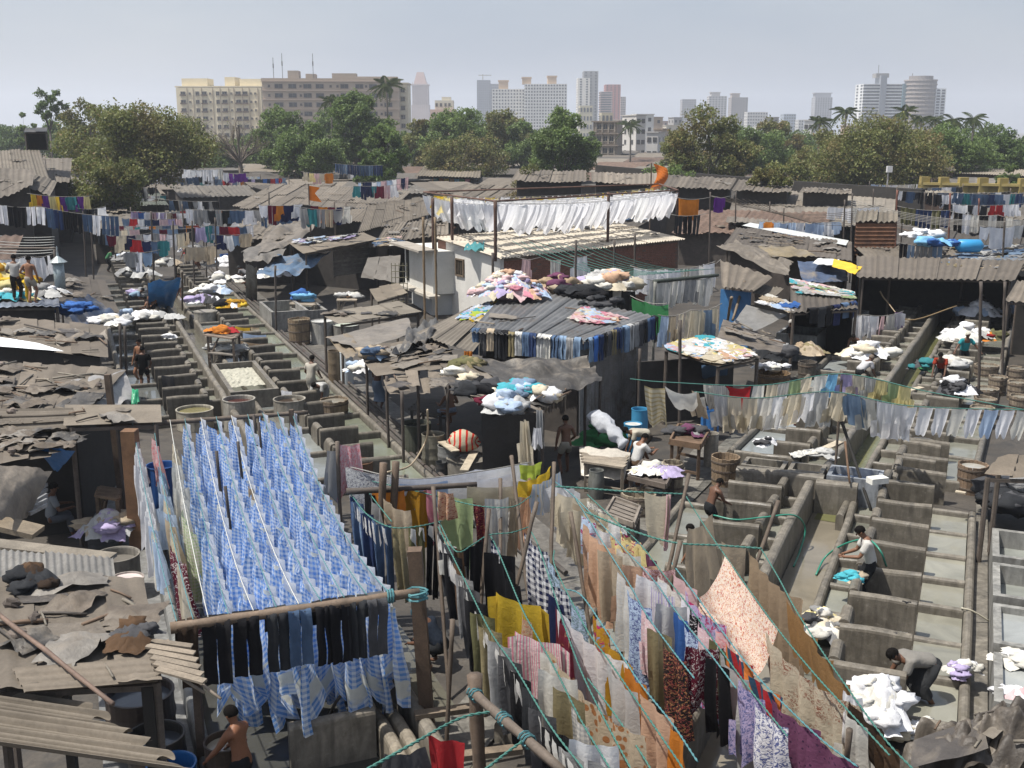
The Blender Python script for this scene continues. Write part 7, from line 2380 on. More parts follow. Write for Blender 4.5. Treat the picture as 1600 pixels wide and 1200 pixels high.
tub('low pale tub nearest the middle rack ropes',998,770,27,0.55,'wooden',WOODP,(0.30,0.26,0.2),0.4)
tub('tall pale tub behind the brown trough table',1112,678,11,0.95,'plain',(0.36,0.33,0.28))
tub('brown tub carrying a tray of white washing',1208,582,26,0.7,'wooden',(0.17,0.11,0.06),(0.2,0.12,0.05),0.8)
tub('dark tub by the big pale concrete tub',1262,565,14,0.9,'wooden',(0.09,0.075,0.06))
for (x,y,r,lab) in ((1542,570,17,'wooden tub at the right lane with the tubs, farthest of the row'),(1560,588,13,'small wooden tub right of the farthest lane tub'),(1542,606,17,'wooden tub in the middle of the right lane row'),(1541,622,15,'flat wooden tub before the middle one'),(1535,636,17,'grey rimmed tub under the vests'),(1590,574,14,'tub with grey water at the far right edge'),(1592,596,15,'tub with a blue cloth at the far right edge'),(1595,618,15,'tub with a pink rag at the far right edge')):
	tub(lab,x,y,r,0.65,'wooden',(0.25,0.2,0.145),(0.2,0.19,0.16),0.9)
tub('old wooden tub at the right end of the near basins',1521,725,21,0.75,'wooden',(0.19,0.13,0.085),(0.3,0.29,0.26),0.9)
tub('second wooden tub half hidden by the dusty flap',1553,738,14,0.6,'wooden',(0.15,0.1,0.07))
tub('grey drum standing under the long vest line',1441,690,17,0.75,'drum',(0.2,0.2,0.2),(0.25,0.25,0.25))
tub('tub of red brown dye in the left lane',373,624,24,0.95,'plain',(0.33,0.31,0.27),DYE,0.9)
tub('wide shallow tub of olive water behind the flat board',304,640,27,0.6,'plain',(0.36,0.33,0.27),(0.17,0.15,0.07),0.9)
tub('pale tub with dark dye right of the red one',452,624,24,0.9,'plain',(0.3,0.275,0.23),(0.05,0.035,0.025),0.9)
tub('wooden dye tub beside the bending man in white',522,624,22,0.8,'wooden',(0.2,0.15,0.1),(0.22,0.2,0.165),0.92)
tub('big wooden barrel before the blue shelter',467,498,17,1.15,'wooden',(0.2,0.145,0.09),(0.2,0.17,0.12),0.93)
tub('drum covered with white cloth beside the barrel',503,502,17,1.0,'plain',(0.4,0.39,0.36),(0.6,0.6,0.57),1.0)
tub('drum covered with pale green cloth before the sheet roof',541,508,20,0.85,'plain',(0.2,0.19,0.17),(0.5,0.53,0.44),1.0)
tub('tall brown drum under the palm mat',523,549,11,1.2,'drum',(0.22,0.17,0.115),(0.05,0.045,0.04),0.9)
tub('white plastic can behind the brown drum',541,551,10,1.2,'plastic',(0.5,0.54,0.56))
tub('olive steel drum standing among the vats',677,679,18,0.95,'drum',(0.21,0.195,0.15),(0.12,0.1,0.08),0.93)
tub('grey steel drum holding loose boards',701,697,17,0.75,'drum',(0.25,0.25,0.24),(0.06,0.055,0.05),0.6)
tub('big round vat with a plank across it',731,716,33,0.5,'plain',(0.19,0.175,0.15),(0.18,0.165,0.14),1.0)
tub('dark mossy vat under the cardboard roof',650,662,23,0.9,'plain',(0.075,0.08,0.06),(0.04,0.04,0.035),0.9)
tub('small black pot before the grey drum',690,723,9,0.4,'drum',(0.05,0.055,0.06))
tub('brown upturned basin beside the pink cloth',563,722,20,0.75,'plain',(0.16,0.085,0.05),(0.16,0.085,0.05),1.0)
tub('large dark water drum under the corrugated roof',218,1083,47,0.95,'drum',(0.055,0.04,0.034),(0.06,0.065,0.075),0.9)
tub('dark water drum in front of the large one',243,1150,40,0.8,'drum',(0.05,0.045,0.04),(0.055,0.06,0.07),0.85)
tub('drum of milky brown water beside the bare backed man',352,1160,30,0.9,'drum',(0.10,0.07,0.05),(0.36,0.31,0.24),0.93)
tub('bright blue plastic tub at the very bottom',268,1196,34,0.7,'plastic',(0.02,0.12,0.33),(0.02,0.1,0.25),0.5)
tub('wide grey vat behind the pale metal sheet',182,868,32,0.9,'plain',(0.2,0.185,0.16),(0.13,0.12,0.105),0.85)
tub('pale wicker tub with a checked cloth',198,905,24,0.8,'plain',(0.34,0.3,0.27),(0.55,0.47,0.45),1.0)
tub('tall blue plastic drum behind the left washing rope',252,728,22,1.3,'plastic',(0.02,0.075,0.24),(0.02,0.05,0.15),0.9)
tub('blue drum with a white lid by the metal wall',989,663,14,0.85,'plastic',(0.05,0.24,0.42),(0.6,0.6,0.56),1.0)
tub('blue drum behind the striped blanket',1000,640,13,0.95,'plastic',(0.05,0.24,0.42))
tub('blue drum half hidden behind the hanging shirts',1110,640,14,0.9,'plastic',(0.03,0.13,0.34))
tub('grey earthen pot in front of the covered table',932,736,11,0.7,'plain',(0.16,0.165,0.15),(0.03,0.03,0.03),0.95,bulge=1.15)
tub('blue tub at the head of the left lane',354,398,10,0.7,'plastic',(0.03,0.12,0.36))
tub('round cement lid in the middle of the left lane',321,487,17,0.85,'plain',(0.33,0.31,0.27),(0.33,0.31,0.27),1.05)
def table(label,q,h,name='work_table',col=(0.15,0.105,0.07),top=0.05,rim=0.0,cat='table',topmat='wood',braces=True):
	Q = [G(x,y,h) for x,y in q]
	c = sum(Q,Vector((0,0,0))) / 4
	th = thing(name,label,cat,(c.x,c.y,0))
	nb = 5
	for k in range(nb):
		m = MB()
		a,b = Q[0].lerp(Q[3],(k + .5) / nb),Q[1].lerp(Q[2],(k + .5) / nb)
		m.beam(a,b,(Q[3] - Q[0]).length / nb * 0.96,top)
		put(m,'plank',MAT[topmat],th,scl(col,rs.uniform(.85,1.15)))
	if rim:
		for a,b in ((0,1),(1,2),(2,3),(3,0)):
			m = MB(); m.beam(Q[a] + Vector((0,0,rim / 2)),Q[b] + Vector((0,0,rim / 2)),0.05,rim + 0.06)
			put(m,'rim_board',MAT['wood'],th,scl(col,1.2))
	for p in Q:
		e = p.lerp(c,0.1)
		m = MB(); m.beam(Vector((e.x,e.y,0)),e - Vector((0,0,top / 2)),0.08,0.08,(0,1,0))
		put(m,'leg',MAT['wood'],th,scl(col,.8))
	if braces:
		for a,b in ((0,1),(3,2)):
			p,q2 = Q[a].lerp(c,.1),Q[b].lerp(c,.1)
			m = MB(); m.beam(Vector((p.x,p.y,h * .25)),Vector((q2.x,q2.y,h * .25)),0.05,0.07)
			put(m,'stretcher',MAT['wood'],th,scl(col,.8))
			m = MB(); m.beam(Vector((p.x,p.y,h * .3)),Vector((p.x * .6 + q2.x * .4,p.y * .6 + q2.y * .4,h * .92)),0.045,0.05)
			put(m,'brace',MAT['wood'],th,scl(col,.8))
	return Q
T1 = table('dark ironing table before the kneeling man in white',[(982,748),(1040,762),(1055,733),(1005,722)],0.75,col=(0.10,0.08,0.065),rim=0.06)
heap('crumpled cream and blue shirts on the ironing table',quad_pt(T1,0.6,0.5) + Vector((0,0,.05)),(0.55,0.4),0.14,['cream','off white','white','lilac'],22,91,lump=0.17)
T2 = table('brown trough table right of the bending man',[(1047,693),(1094,701),(1108,678),(1060,668)],0.95,col=(0.12,0.075,0.045),rim=0.1)
heap('mauve and cream clothes on the brown trough table',quad_pt(T2,0.5,0.7) + Vector((0,0,.05)),(0.5,0.25),0.12,['mauve','dark grey','cream','beige','grey'],12,92,lump=0.17)
T3 = table('table covered with pale plastic by the grey pot',[(912,722),(976,732),(984,708),(906,700)],0.8,col=(0.26,0.22,0.17))
tarp('crinkled translucent plastic over the covered table',[(908,742,0.45),(976,750,0.45),(985,706,0.9),(905,698,0.9)],(0.42,0.385,0.33),-0.25,0.06,16,12,'tarpclean',61,'plastic sheet','plastic_sheet')
heap('green net bag beside the covered table',G(935,692,0.3),(0.45,0.3),0.5,['green','teal','green'],9,93,cat='bag',lump=0.3,name='net_bag',piece='bag')
th = thing('wrapped_bundle','long white wrapped bundle leaning over the green bag','bundle',G(955,690,0.6))
m = MB()
pts = [G(922,650,1.35),G(935,655,1.3),G(955,672,1.1),G(975,695,0.8)]
m.tube(spline(pts,10),[0.15 + 0.06 * math.sin(i * 0.12) for i in range(31)],22)
m.v = [q + Vector((1,1,1)) * 0.09 * N3(q,4.0,2) + Vector((.6,-.8,.5)) * 0.05 * N3(q,11.0,5) for q in m.v]
put(m,'cover',MAT['cloth'],th,(0.62,0.64,0.68),smooth=True)
T4 = table('wooden table with a red cloth in the left lane',[(322,524),(366,530),(376,518),(326,512)],1.35,col=(0.17,0.13,0.1))
heap('red cloth on the left lane table',quad_pt(T4,0.35,0.5) + Vector((0,0,.04)),(0.7,0.4),0.12,['red','orange','red'],8,94,cat='cloth',lump=0.25,name='cloth_heap')
T5 = table('low slatted bench below the left lane table',[(328,552),(372,556),(370,543),(333,540)],0.7,col=(0.2,0.18,0.155))
heap('white rags on the low slatted bench',quad_pt(T5,0.5,0.5) + Vector((0,0,.04)),(0.8,0.35),0.1,['off white','pale grey'],9,95,cat='rags',lump=0.2)
T6 = table('pale legged bench inside the blue tarpaulin shelter',[(526,470),(558,470),(556,462),(528,462)],1.0,col=(0.3,0.25,0.19))
heap('white bundles on the bench inside the shelter',quad_pt(T6,0.5,0.5) + Vector((0,0,.04)),(0.6,0.3),0.15,['pale grey','off white','brown'],8,96,cat='bundle',lump=0.22)
T7 = table('crate bench with a blue bag before the shelter',[(455,475),(492,478),(490,468),(458,466)],0.9,col=(0.26,0.22,0.17))
heap('bright blue plastic bag on the crate bench',quad_pt(T7,0.55,0.5) + Vector((0,0,.04)),(0.45,0.3),0.4,['sky blue','blue','sky blue'],8,97,cat='bag',lump=0.26,name='plastic_bag',piece='bag')
T8 = table('grey board table at the left of the cream clothes rope',[(945,806),(990,822),(1000,795),(960,780)],0.7,col=(0.17,0.145,0.12),rim=0.05)
table('work bench at the back of the right dark shed',[(1495,480),(1545,482),(1542,472),(1498,471)],1.1,col=(0.14,0.11,0.08))
table('low stool table by the shelter posts',[(640,640),(690,650),(700,628),(660,622)],0.7,col=(0.1,0.09,0.08))
table('wooden shelf stand under the flat grey board',[(150,775),(185,782),(188,765),(155,760)],1.1,col=(0.18,0.12,0.075))
for i,(x0,y0,x1,y1,z) in enumerate(((690,690,712,705,0.85),(725,735,742,705,0.62),(1290,700,1312,690,0.85),(1420,610,1440,605,0.85),(1500,770,1502,768,0.9))):
	m = MB(); m.beam(G(x0,y0,z),G(x1,y1,z),0.22,0.03)
	put(m,'board',MAT['wood'],None,(0.42,0.36,0.27),label='pale loose board lying across the %s' % ('grey steel drum','big round vat','basin wall of the right lane','far drain channel','walkway tub')[i],cat='board')
m = MB(); m.box(G(1371,750,1.0),(0.45,0.25,0.14),0.3)
put(m,'soap_block',MAT['paint'],None,(0.75,0.74,0.68),label='white soap block on the wall by the blue basin',cat='block')
m = MB(); c = G(724,690,0.9)
m.grid(lambda u,v: c + Vector((0.42 * math.cos(PI * v),0.3 * math.sin(PI * v) * math.cos(2 * PI * u),0.3 * math.sin(PI * v) * math.sin(2 * PI * u))) * (1 + 0.22 * N3((math.cos(2 * PI * u),math.sin(2 * PI * u),v * 3),1.5,3)),20,14,(0.72,0.9))
put(m,'bundle',pat_mat if False else MAT['hstripe'],None,(0.50,0.035,0.025),smooth=True,label='round red and white striped bundle behind the round vat',cat='bundle')
# clothes lying on the washing walls
LY = [
	('pile of wet white cloth at the bottom right',G(1360,1115,0.35),(0.55,0.5),0.55,['white','white','off white'],46,0.2),('white cloth spilling right of the wet pile',G(1425,1150,0.1),(0.75,0.3),0.15,['off white','white','cream'],26,0.16),
	('cream and grey clothes behind the last slab',G(1283,985,0.5),(0.4,0.5),0.4,['cream','off white','dark grey','grey','cream','pale yellow'],30,0.18),('white clothes on the soaking tank wall',G(1500,1052,0.35),(0.3,0.22),0.15,['white','lilac','off white'],16,0.13),
	('white washing in the nearest right tub',G(1588,1035,0.7),(0.28,0.3),0.12,['white','off white'],12,0.15),('white washing in the second right tub',G(1592,1090,0.7),(0.28,0.25),0.12,['white','pale pink'],10,0.15),
	('grey and white cloth on the basin wall',G(1197,695,0.85),(0.25,0.2),0.2,['white','pale grey','dark grey'],12,0.13),('pale rags on the cross wall',G(1275,712,0.85),(0.5,0.3),0.12,['pale grey','off white','grey'],12,0.18),
	('big white heap with a red cloth in the far right lane',G(1355,556,0.7),(0.9,0.6),0.5,['off white','cream','white','off white','red'],26,0.3),('dark and white clothes by the red dressed washer',G(1493,612,0.7),(0.7,0.5),0.35,['black','dark grey','white','black'],24,0.25),
	('white heap in the far lane left of the orange cloth',G(1512,530,0.7),(1.0,0.6),0.5,['off white','pale grey','white'],22,0.32),('orange and red cloth on the far lane slabs',G(1550,530,0.7),(0.5,0.3),0.4,['orange','red','olive'],8,0.26),
	('black and white checked heap at the lane head',G(1530,492,0.8),(1.0,0.5),0.5,['white','dark grey','pale blue','white'],20,0.32),('dark grey heap left of the covered drum',G(1205,570 - 12,0.9),(0.8,0.5),0.6,['dark grey','grey','charcoal'],16,0.32),('sacking heap on the dark tub',G(1262,552,1.0),(0.5,0.4),0.4,['tan','beige','khaki'],12,0.26),
	('white washing tray on the brown tub',G(1205,576,0.72),(0.6,0.4),0.15,['white','off white'],14,0.22),('green cloth on the far tank wall',G(1447,578,0.6),(0.5,0.3),0.3,['teal','dark grey','green'],8,0.24),('grey heap before the green channel',G(1490,575,0.6),(0.6,0.4),0.3,['grey','off white','pale grey'],12,0.26),
	('yellow and black clothes in the left lane',G(362,480,0.85),(0.8,0.3),0.3,['yellow','black','white','gold','black'],16,0.26),('white heap by the washers in the left lane',G(330,458,0.8),(1.1,0.5),0.4,['white','off white','pale blue'],18,0.32),('striped white heap beside the channel of the left lane',G(318,472,0.8),(0.9,0.4),0.4,['white','dark grey','lilac','white'],14,0.3),
	('pale checked washing by the bare shouldered man',G(228,497,0.8),(1.5,0.4),0.3,['pale grey','pale blue','white','off white'],20,0.3),('white heap beside the man in pale blue',G(225,462,0.8),(0.8,0.4),0.3,['white','grey','lilac'],12,0.3),('green net heap in the left lane',G(210,432,1.0),(1.2,0.6),0.6,['grey','olive','pale grey'],14,0.35),
	('white washing between the farther left slabs',G(420,432,0.8),(1.2,0.6),0.3,['white','off white','pale grey'],14,0.35),('white cloth on a slab of the left row',G(265,528,0.85),(0.3,0.2),0.15,['white','off white'],6,0.17),
	('white shirts behind the cardboard roof',G(573,580,0.9),(0.6,0.4),0.4,['pale blue','off white','white'],14,0.25),('big lilac bale covered with sacking on the left',G(172,835,0.4),(0.62,0.45),0.5,['lilac','pale grey','beige'],26,0.26),
]
for k,(lab,c,r,h_,cols,n,lump) in enumerate(LY):
	heap(lab,c,r,h_,cols,n,200 + k,lump=lump * 0.85)
# things hanging over the flogging slabs
OV = [('navy','cloth',(1362,983,.86),(1402,988,.86),0.7,'over the slab behind the bending man'),('pale grey','stripe',(1407,988,.84),(1418,990,.84),0.5,'over the slab behind the bending man'),('dark grey','cloth',(1410,938,.84),(1424,940,.84),0.25,'over the slab in front of the white shirted washer'),
	('white','cloth',(438,610,.85),(455,612,.85),0.45,'over a dark slab by the bending man'),('yellow','cloth',(366,510,.85),(390,512,.85),0.45,'over a slab of the left lane'),('tan','hstripe',(391,511,.85),(404,512,.85),0.4,'over a slab of the left lane'),('pale blue','cloth',(378,521,.85),(416,523,.85),0.5,'over the second slab of the left lane'),
	('tan','dots',(372,533,.85),(425,536,.85),0.5,'over the third slab of the left lane'),('dark grey','cloth',(252,587,.85),(270,588,.85),0.6,'over a slab beside the two bare men'),('maroon','cloth',(1240,645,.84),(1255,647,.84),0.4,'over a slab under the shirt line')]
for cn,mt,a,b,dr,desc in OV:
	hang('towel',cn,G(*a),G(*b),dr,desc,mt)
# hoses
def hose(pts,label,r=0.02,col=(0.03,0.2,0.14)):
	m = MB(); m.tube(spline(pts,6),r,6)
	return put(m,'hose',MAT['plastic'],None,col,smooth=True,label=label,cat='hose')
hose([G(1115,805,0.85),G(1150,812,0.85),G(1195,808,0.9),G(1240,805,0.9),G(1258,825,0.5),G(1250,860,0.08),G(1240,885,0.07)],'green hose trailing from the pens into the drain channel')
hose([G(1275,898,0.08),G(1290,870,0.2),G(1320,850,0.6),G(1355,843,0.9),G(1375,860,0.85),G(1385,885,0.5)],'green hose looping over the rinse trough by the white shirt')
hose([G(1502,950,0.35),G(1520,955,0.3),G(1545,970,0.1)],'pale hose end lying on the right walkway',0.018,(0.45,0.42,0.33))
hose([G(605,738,1.2),G(640,728,0.9),G(660,700,0.8),G(668,678,1.2),G(668,640,2.0)],'pale rubber hose curling over the walkway by the drums',0.025,(0.36,0.29,0.2))
hose([G(1495,478,1.5),G(1420,500,0.9),G(1385,470,1.6),G(1375,455,2.0)],'brown hose arching at the head of the right lane',0.03,(0.2,0.14,0.07))
hose([G(930,450,1.2),G(1000,440,1.2)],'short pipe stub behind the roof',0.02) if False else None
# blue tarpaulin strung across the left lane
tarp('blue tarpaulin strung upright across the left lane',[(233,482,0.6),(270,480,0.6),(283,434,2.4),(231,442,2.3)],(0.04,0.22,0.58),0,0.12,14,12,'tarpclean',62)
pole(G(285,484,0.3),G(285,425,2.8),0.05,'pole at the right of the strung blue tarpaulin')
pole(G(232,482,0.3),G(231,436,2.5),0.04,'pole at the left of the strung blue tarpaulin')
for k,(x,y0,z,yb) in enumerate(((157,583,3.7,640),(85,390,5.2,470),(93,420,4.6,460),(187,505,2.8,565),(195,510,2.6,590),(430,415,2.7,490),(1063,500,3.2,640),(1533,440,3.6,600),(1570,440,3.2,560),(900,375,5.6,470),(992,365,4.9,490),(770,395,4.4,470),(1110,300,5.0,370),(1150,300,4.5,360),(1332,302,5.4,380),(1320,312,5.0,378),(1402,297,5.8,388),(1485,302,5.5,392),(1530,310,5.0,370),(1410,330,4.4,380),(1225,325,4.0,360),(1203,315,4.2,350),(1365,295,5.0,340),(1445,300,4.8,350),(1570,340,4.8,420),(960,375,4.5,440),(420,300,4.6,340),(485,340,4.3,378),(390,325,4.0,352),(410,325,4.0,350),(300,345,3.9,400),(336,340,3.9,395),(270,345,3.9,400),(236,330,3.9,400),(142,340,4.4,400),(130,330,4.6,400))):
	Yp = G(x,yb,1.5).y if yb > 420 else None
	p = G(x,yb,2.4) if yb <= 480 else G(x,yb,1.0)
	top = V(x,y0,p.y)
	pole(top,(p.x,p.y,0),0.05,'line pole %s' % ('by the left rack','before the white sheets on the left','beside the tin lamp','dark pole at the edge of the left lane','leaning dark pole at the edge of the left lane','beside the crate bench','at the shirt line crest','thin pole in the far right lane','at the right lane edge','rising from the rope rack roof','blue grey pole of the rope rack','beside the plaster house corner','right of the orange saris','left of the purple clothes','dark pole before the pale roof','second dark pole before the pale roof','rust red pole at the hut','rust red pole among the jeans','rust red pole far right','at the hut edge','among the bare sticks','leaning stick before the broad roof','before the dark boundary wall','behind the grey trousers','at the right jeans line','behind the rope rack','behind the brown awning','beside the mixed line','first of the pair on the torn roof','second of the pair on the torn roof','among the left mixed lines','right one among the left mixed lines','middle one among the left mixed lines','left one among the mixed lines','by the black trousers','left of the black trousers')[k],name='line_pole',col=(0.16,0.06,0.04) if 'rust' in ('','')[0] or k in (16,17,18) else (0.075,0.06,0.05))
# ------------------------------------------------------------------ more washing lines
MIX = ['white','off white','faded blue','navy','red','cream','denim blue','teal','pale pink','charcoal','beige','white','orange','lilac','grey','blue','maroon']
def far_line(desc,pts,cols,kinds,seed,wr=(0.35,0.55),dr=(0.7,0.95),rcol='grey',r=0.014):
	"""pts: (pixel x, pixel y, distance Y)"""
	q = [V(*p) for p in pts]
	q = rope_pts(q,0.12)
	rope(q,'washing rope ' + desc.replace('on the','of the',1),r,rcol)
	load(Path(q),mixed(cols,kinds,wr,dr,seed=seed),desc,0.2,near=False,gap=0.04)
ALLK = ['shirt','trousers','shirt','bunched cloth','vest','shirt']
far_line('on the trousers line at the far left',[(-10,318,56),(60,322,57),(185,338,58)],['white','white','grey','grey','denim blue','faded blue','dark blue','black','denim blue'],['trousers'],1)
far_line('on the coloured line above the trousers',[(42,302,66),(145,306,66)],['yellow','teal','orange','purple','pale yellow','maroon'],['shirt','bunched cloth'],2,(0.28,0.36))
far_line('on the black clothes line at the left pole',[(120,325,58),(165,322,60)],['black','charcoal','dark blue','white'],['trousers','shirt'],3)
far_line('on the front mixed line across the left lane',[(145,355,63),(230,357,64),(330,352,65),(405,350,66)],MIX,ALLK,4)
far_line('on the second mixed line across the left lane',[(165,350,68),(260,352,69),(380,345,70)],MIX,ALLK,5)
far_line('on the third mixed line across the left lane',[(185,340,74),(300,340,75),(400,336,76)],MIX,ALLK,6)
far_line('on the pale line across the left lane head',[(200,372,58),(270,374,59)],MIX,ALLK,7)
far_line('on the low grey line at the lane head',[(190,392,55),(250,390,56)],['grey','faded blue','white','charcoal'],ALLK,71)
far_line('on the low bright line behind the strung tarpaulin',[(285,385,58),(345,380,59)],['white','red','pale blue','white','beige'],ALLK,72)
far_line('on the dark line beside the lane head',[(330,366,62),(400,362,63)],['navy','charcoal','white','beige','faded blue'],ALLK,73)
far_line('on the line crossing the farthest left pens',[(160,366,62),(235,364,63),(300,362,64)],MIX,ALLK,74)
far_line('on the highest line across the left lane',[(200,330,80),(300,328,81),(380,326,82)],MIX,ALLK,75)
far_line('on the white line beneath the spreading tree',[(283,264,96),(355,262,98)],['white','white','off white'],['shirt','trousers','vest'],8)
far_line('on the purple end of the white line',[(345,268,95),(385,270,95)],['purple','maroon','white','pink'],ALLK,9)
far_line('on the mixed line before the torn roof',[(398,318,60),(470,318,60),(550,322,61)],['white','white','orange','navy','pale blue','beige','charcoal','maroon','off white'],ALLK,10)
far_line('on the nearer mixed line before the torn roof',[(460,322,58),(550,326,59)],['beige','off white','red','teal','white','navy','grey'],ALLK,11)
far_line('on the white line beside the tan shed',[(555,285,88),(640,276,92)],['white','white','pale blue','navy','pale pink'],ALLK,12)
far_line('on the small pieces line beside the tan shed',[(548,290,86),(630,287,86)],['pale pink','navy','teal','white','maroon'],ALLK,13)
far_line('on the yellowish line by the green shop',[(470,268,98),(520,270,98)],['pale yellow','cream','orange','pale pink'],ALLK,14)
far_line('on the jeans line before the green shop',[(520,255,112),(600,258,112)],['denim blue','dark blue','faded blue'],['jeans'],15)
far_line('on the orange sari line right of the white sheets',[(1055,308,60),(1110,308,60)],['orange','gold','orange','gold'],['sari'],18,dr=(1.0,1.3))
far_line('on the black trousers line under the saris',[(1048,335,57),(1105,333,57)],['black','charcoal','black'],['trousers'],17)
far_line('on the purple clothes line by the broad roof',[(1112,306,60),(1142,306,60)],['purple','mauve','purple'],['shirt','bunched cloth'],18)
far_line('on the jeans line right of the rusty hut',[(1402,322,62),(1490,328,61)],['dark blue','denim blue','black','navy','olive','charcoal'],['jeans','trousers'],19)
far_line('on the grey trousers line far right',[(1485,330,60),(1560,336,59),(1620,344,58)],['grey','pale grey','black','off white','grey','red','white'],['trousers'],20)
far_line('on the white vests line far right',[(1525,352,56),(1600,350,56)],['white','white','pale grey'],['vest','sheet'],21)
far_line('on the short black and blue line at the hut foot',[(1400,378,54),(1478,384,54)],['grey','black','charcoal','pale blue','grey','faded blue'],['trousers'],22)
far_line('on the upper jeans line before the yellow wall',[(1485,300,80),(1600,302,80)],['denim blue','dark blue','white','teal','denim blue'],['jeans','shirt'],23)
far_line('on the white topped line before the yellow wall',[(1470,318,72),(1600,318,72)],['white','white','red','charcoal','white'],ALLK,24)
far_line('on the pale line behind the white roof strip',[(1180,345,66),(1320,345,66)],['pale blue','white','white','orange','pale blue'],ALLK,25)
far_line('on the white line behind the bare sticks',[(1290,322,74),(1380,322,74)],['white','white','off white'],ALLK,26)
far_line('on the white shirt line in the far right lane',[(1305,482,46.5),(1355,492,45.5),(1412,486,46)],['off white','white','white','cream','pale pink','white'],['shirt','trousers','shirt'],27,(0.28,0.36),(0.85,1.05))
hang('shirt','purple',V(1398,488,46),V(1410,486,46),0.8,'on the white shirt line in the far right lane','cloth',False)
far_line('on the white line left of the blue wall',[(1112,410,47),(1126,405,47)],['white'],['shirt'],28)
far_line('on the rope rack above the brick wall',[(985,415,45),(1040,420,44),(1118,408,47)],['white','off white','white','pale grey'],['shirt','bunched cloth'],29,(0.4,0.6),(0.9,1.2))
far_line('on the nearer rope of the rope rack',[(1010,436,40),(1070,434,41),(1120,430,42)],['pale grey','off white','grey','off white'],['trousers','shirt'],30,(0.4,0.5),(0.9,1.1))
far_line('on the green and red line under the rope rack',[(985,462,40),(1042,474,38)],['maroon','green','sage green','green','blue'],['sheet'],31)
far_line('on the cream and blue line by the blue wall',[(1028,492,36.5),(1080,484,37.5),(1128,474,38.5)],['cream','beige','peach','pale blue','faded blue','cream','off white','beige'],['shirt','trousers'],32,(0.3,0.4),(0.9,1.15))
far_line('on the line before the brick wall',[(808,402,48),(845,402,48)],['pale grey','off white','pale pink'],['shirt','trousers'],33)
far_line('on the short white line before the brick wall',[(853,405,47),(880,405,47)],['off white','pale grey'],['trousers'],34)
far_line('on the pair of white shirts by the ropes',[(890,400,46),(928,396,46)],['white','off white'],['shirt'],35)
far_line('on the cream line left of the rope rack',[(906,435,42),(990,455,40)],['off white','teal','black','cream'],['towel','shirt'],36)
far_line('on the white sheets frame at the far left',[(-20,404,52),(40,400,53),(84,396,53)],['white'],['shirt','bunched cloth'],37,(0.35,0.5),(0.9,1.1))
for k in range(7):
	rope(rope_pts([V(-20,366 + k * 4.5,62 - k * 1.2),V(85,370 + k * 4,62 - k * 1.2)],0.1),'%s white rope of the frame at the far left' % ORD[k],0.02,'white')
pole(V(-20,388,54),V(90,388,54),0.06,'front rail of the frame at the far left',name='rail',cat='rail')
# ropes fanning over the brick wall
for k in range(11):
	a = V(800 + 14 * k,376 + 1.0 * k,50 - 0.5 * k)
	b = V(985 + 13 * k,432 - 1.2 * k,41 + 0.45 * k)
	rope(rope_pts([a,b],0.35),'%s bare green rope stretched over the brick wall' % ORD[k],0.013,'green')
pole(V(1022,440,40),V(1122,430,42),0.075,'dark beam at the near end of the bare green ropes',name='beam',cat='beam',col=(0.04,0.05,0.04))
pole(V(985,432,41),(V(985,432,41).x,41,0),0.06,'pale blue post of the bare green ropes',name='post',cat='post',col=(0.24,0.29,0.3))
pole(V(1024,440,40),(V(1024,440,40).x,40,0),0.06,'grey post under the dark beam',name='post',cat='post',col=(0.2,0.2,0.18))
for k in range(9):
	a = V(1330,312 + k * 3.2,60 + k); b = V(1620,345 + k * 1.5,52 + k)
	rope(rope_pts([a,b],0.4),'%s bare rope right of the rusty hut' % ORD[k],0.014,'grey')
for k in range(8):
	a = V(1110 + 10 * k,306 + k,62); b = V(1335,330 + k * 3,58 + k)
	rope(rope_pts([a,b],0.5),'%s slack rope over the broad sloping roof' % ORD[k],0.014,'brown')
for k,(a,b) in enumerate((((1143,465),(1137,500)),((1150,430),(1140,490)),((1163,440),(1145,500)))):
	pole(G(a[0],a[1],2.9),G(b[0],b[1],1.6),0.06,ORD[k] + ' thick prop leaning on the blue wall shed',name='prop_pole',col=(0.16,0.12,0.08))
th = thing('shrine_flag','orange swallow tailed flag on the patched roof','flag',V(482,326,64))
m = MB(); p = V(482,290,64); m.tube([(p.x,p.y,p.z - 2.6),(p.x,p.y,p.z + .1)],0.04,6); put(m,'flagpole',MAT['bamboo'],th,(0.12,0.09,0.07))
m = MB()
b = m.add([p,V(500,293,64),V(492,302,64),V(503,316,64),V(482,313,64)])
m.face((b,b + 1,b + 2)); m.face((b,b + 2,b + 4)); m.face((b + 2,b + 3,b + 4))
put(m,'pennant',MAT['cloth'],th,(0.62,0.17,0.02))
th = thing('shrine_flag','orange cloth flag twisted on a pole by the boundary wall','flag',V(1020,300,75))
m = MB(); p = V(1018,255,75); m.tube([(p.x,p.y,0),(p.x,p.y,p.z)],0.05,6); put(m,'flagpole',MAT['bamboo'],th,(0.1,0.07,0.05))
m = MB(); m.grid(lambda u,v: p + Vector((0.1 + (0.9 - .5 * v) * u + 0.3 * math.sin(v * 4),0.2 * math.sin(u * 4 + v * 6),-1.8 * v - 0.3 * u)),6,10); put(m,'pennant',MAT['cloth'],th,(0.6,0.17,0.03))
th = thing('street_lamp','thin street lamp behind the boundary wall','street lamp',V(1388,300,110))
p = V(1388,266,110); m = MB(); m.tube([(p.x,p.y,0),p],0.07,6); put(m,'post',MAT['metal'],th,(0.4,0.4,0.4))
m = MB(); m.box(p + Vector((.1,0,.1)),(0.5,0.4,0.6)); put(m,'lamp_head',MAT['paint'],th,(0.6,0.6,0.6))
th = thing('tin_chimney','pale blue tin chimney with a conical cap on the left roofs','chimney',G(95,460,2.9))
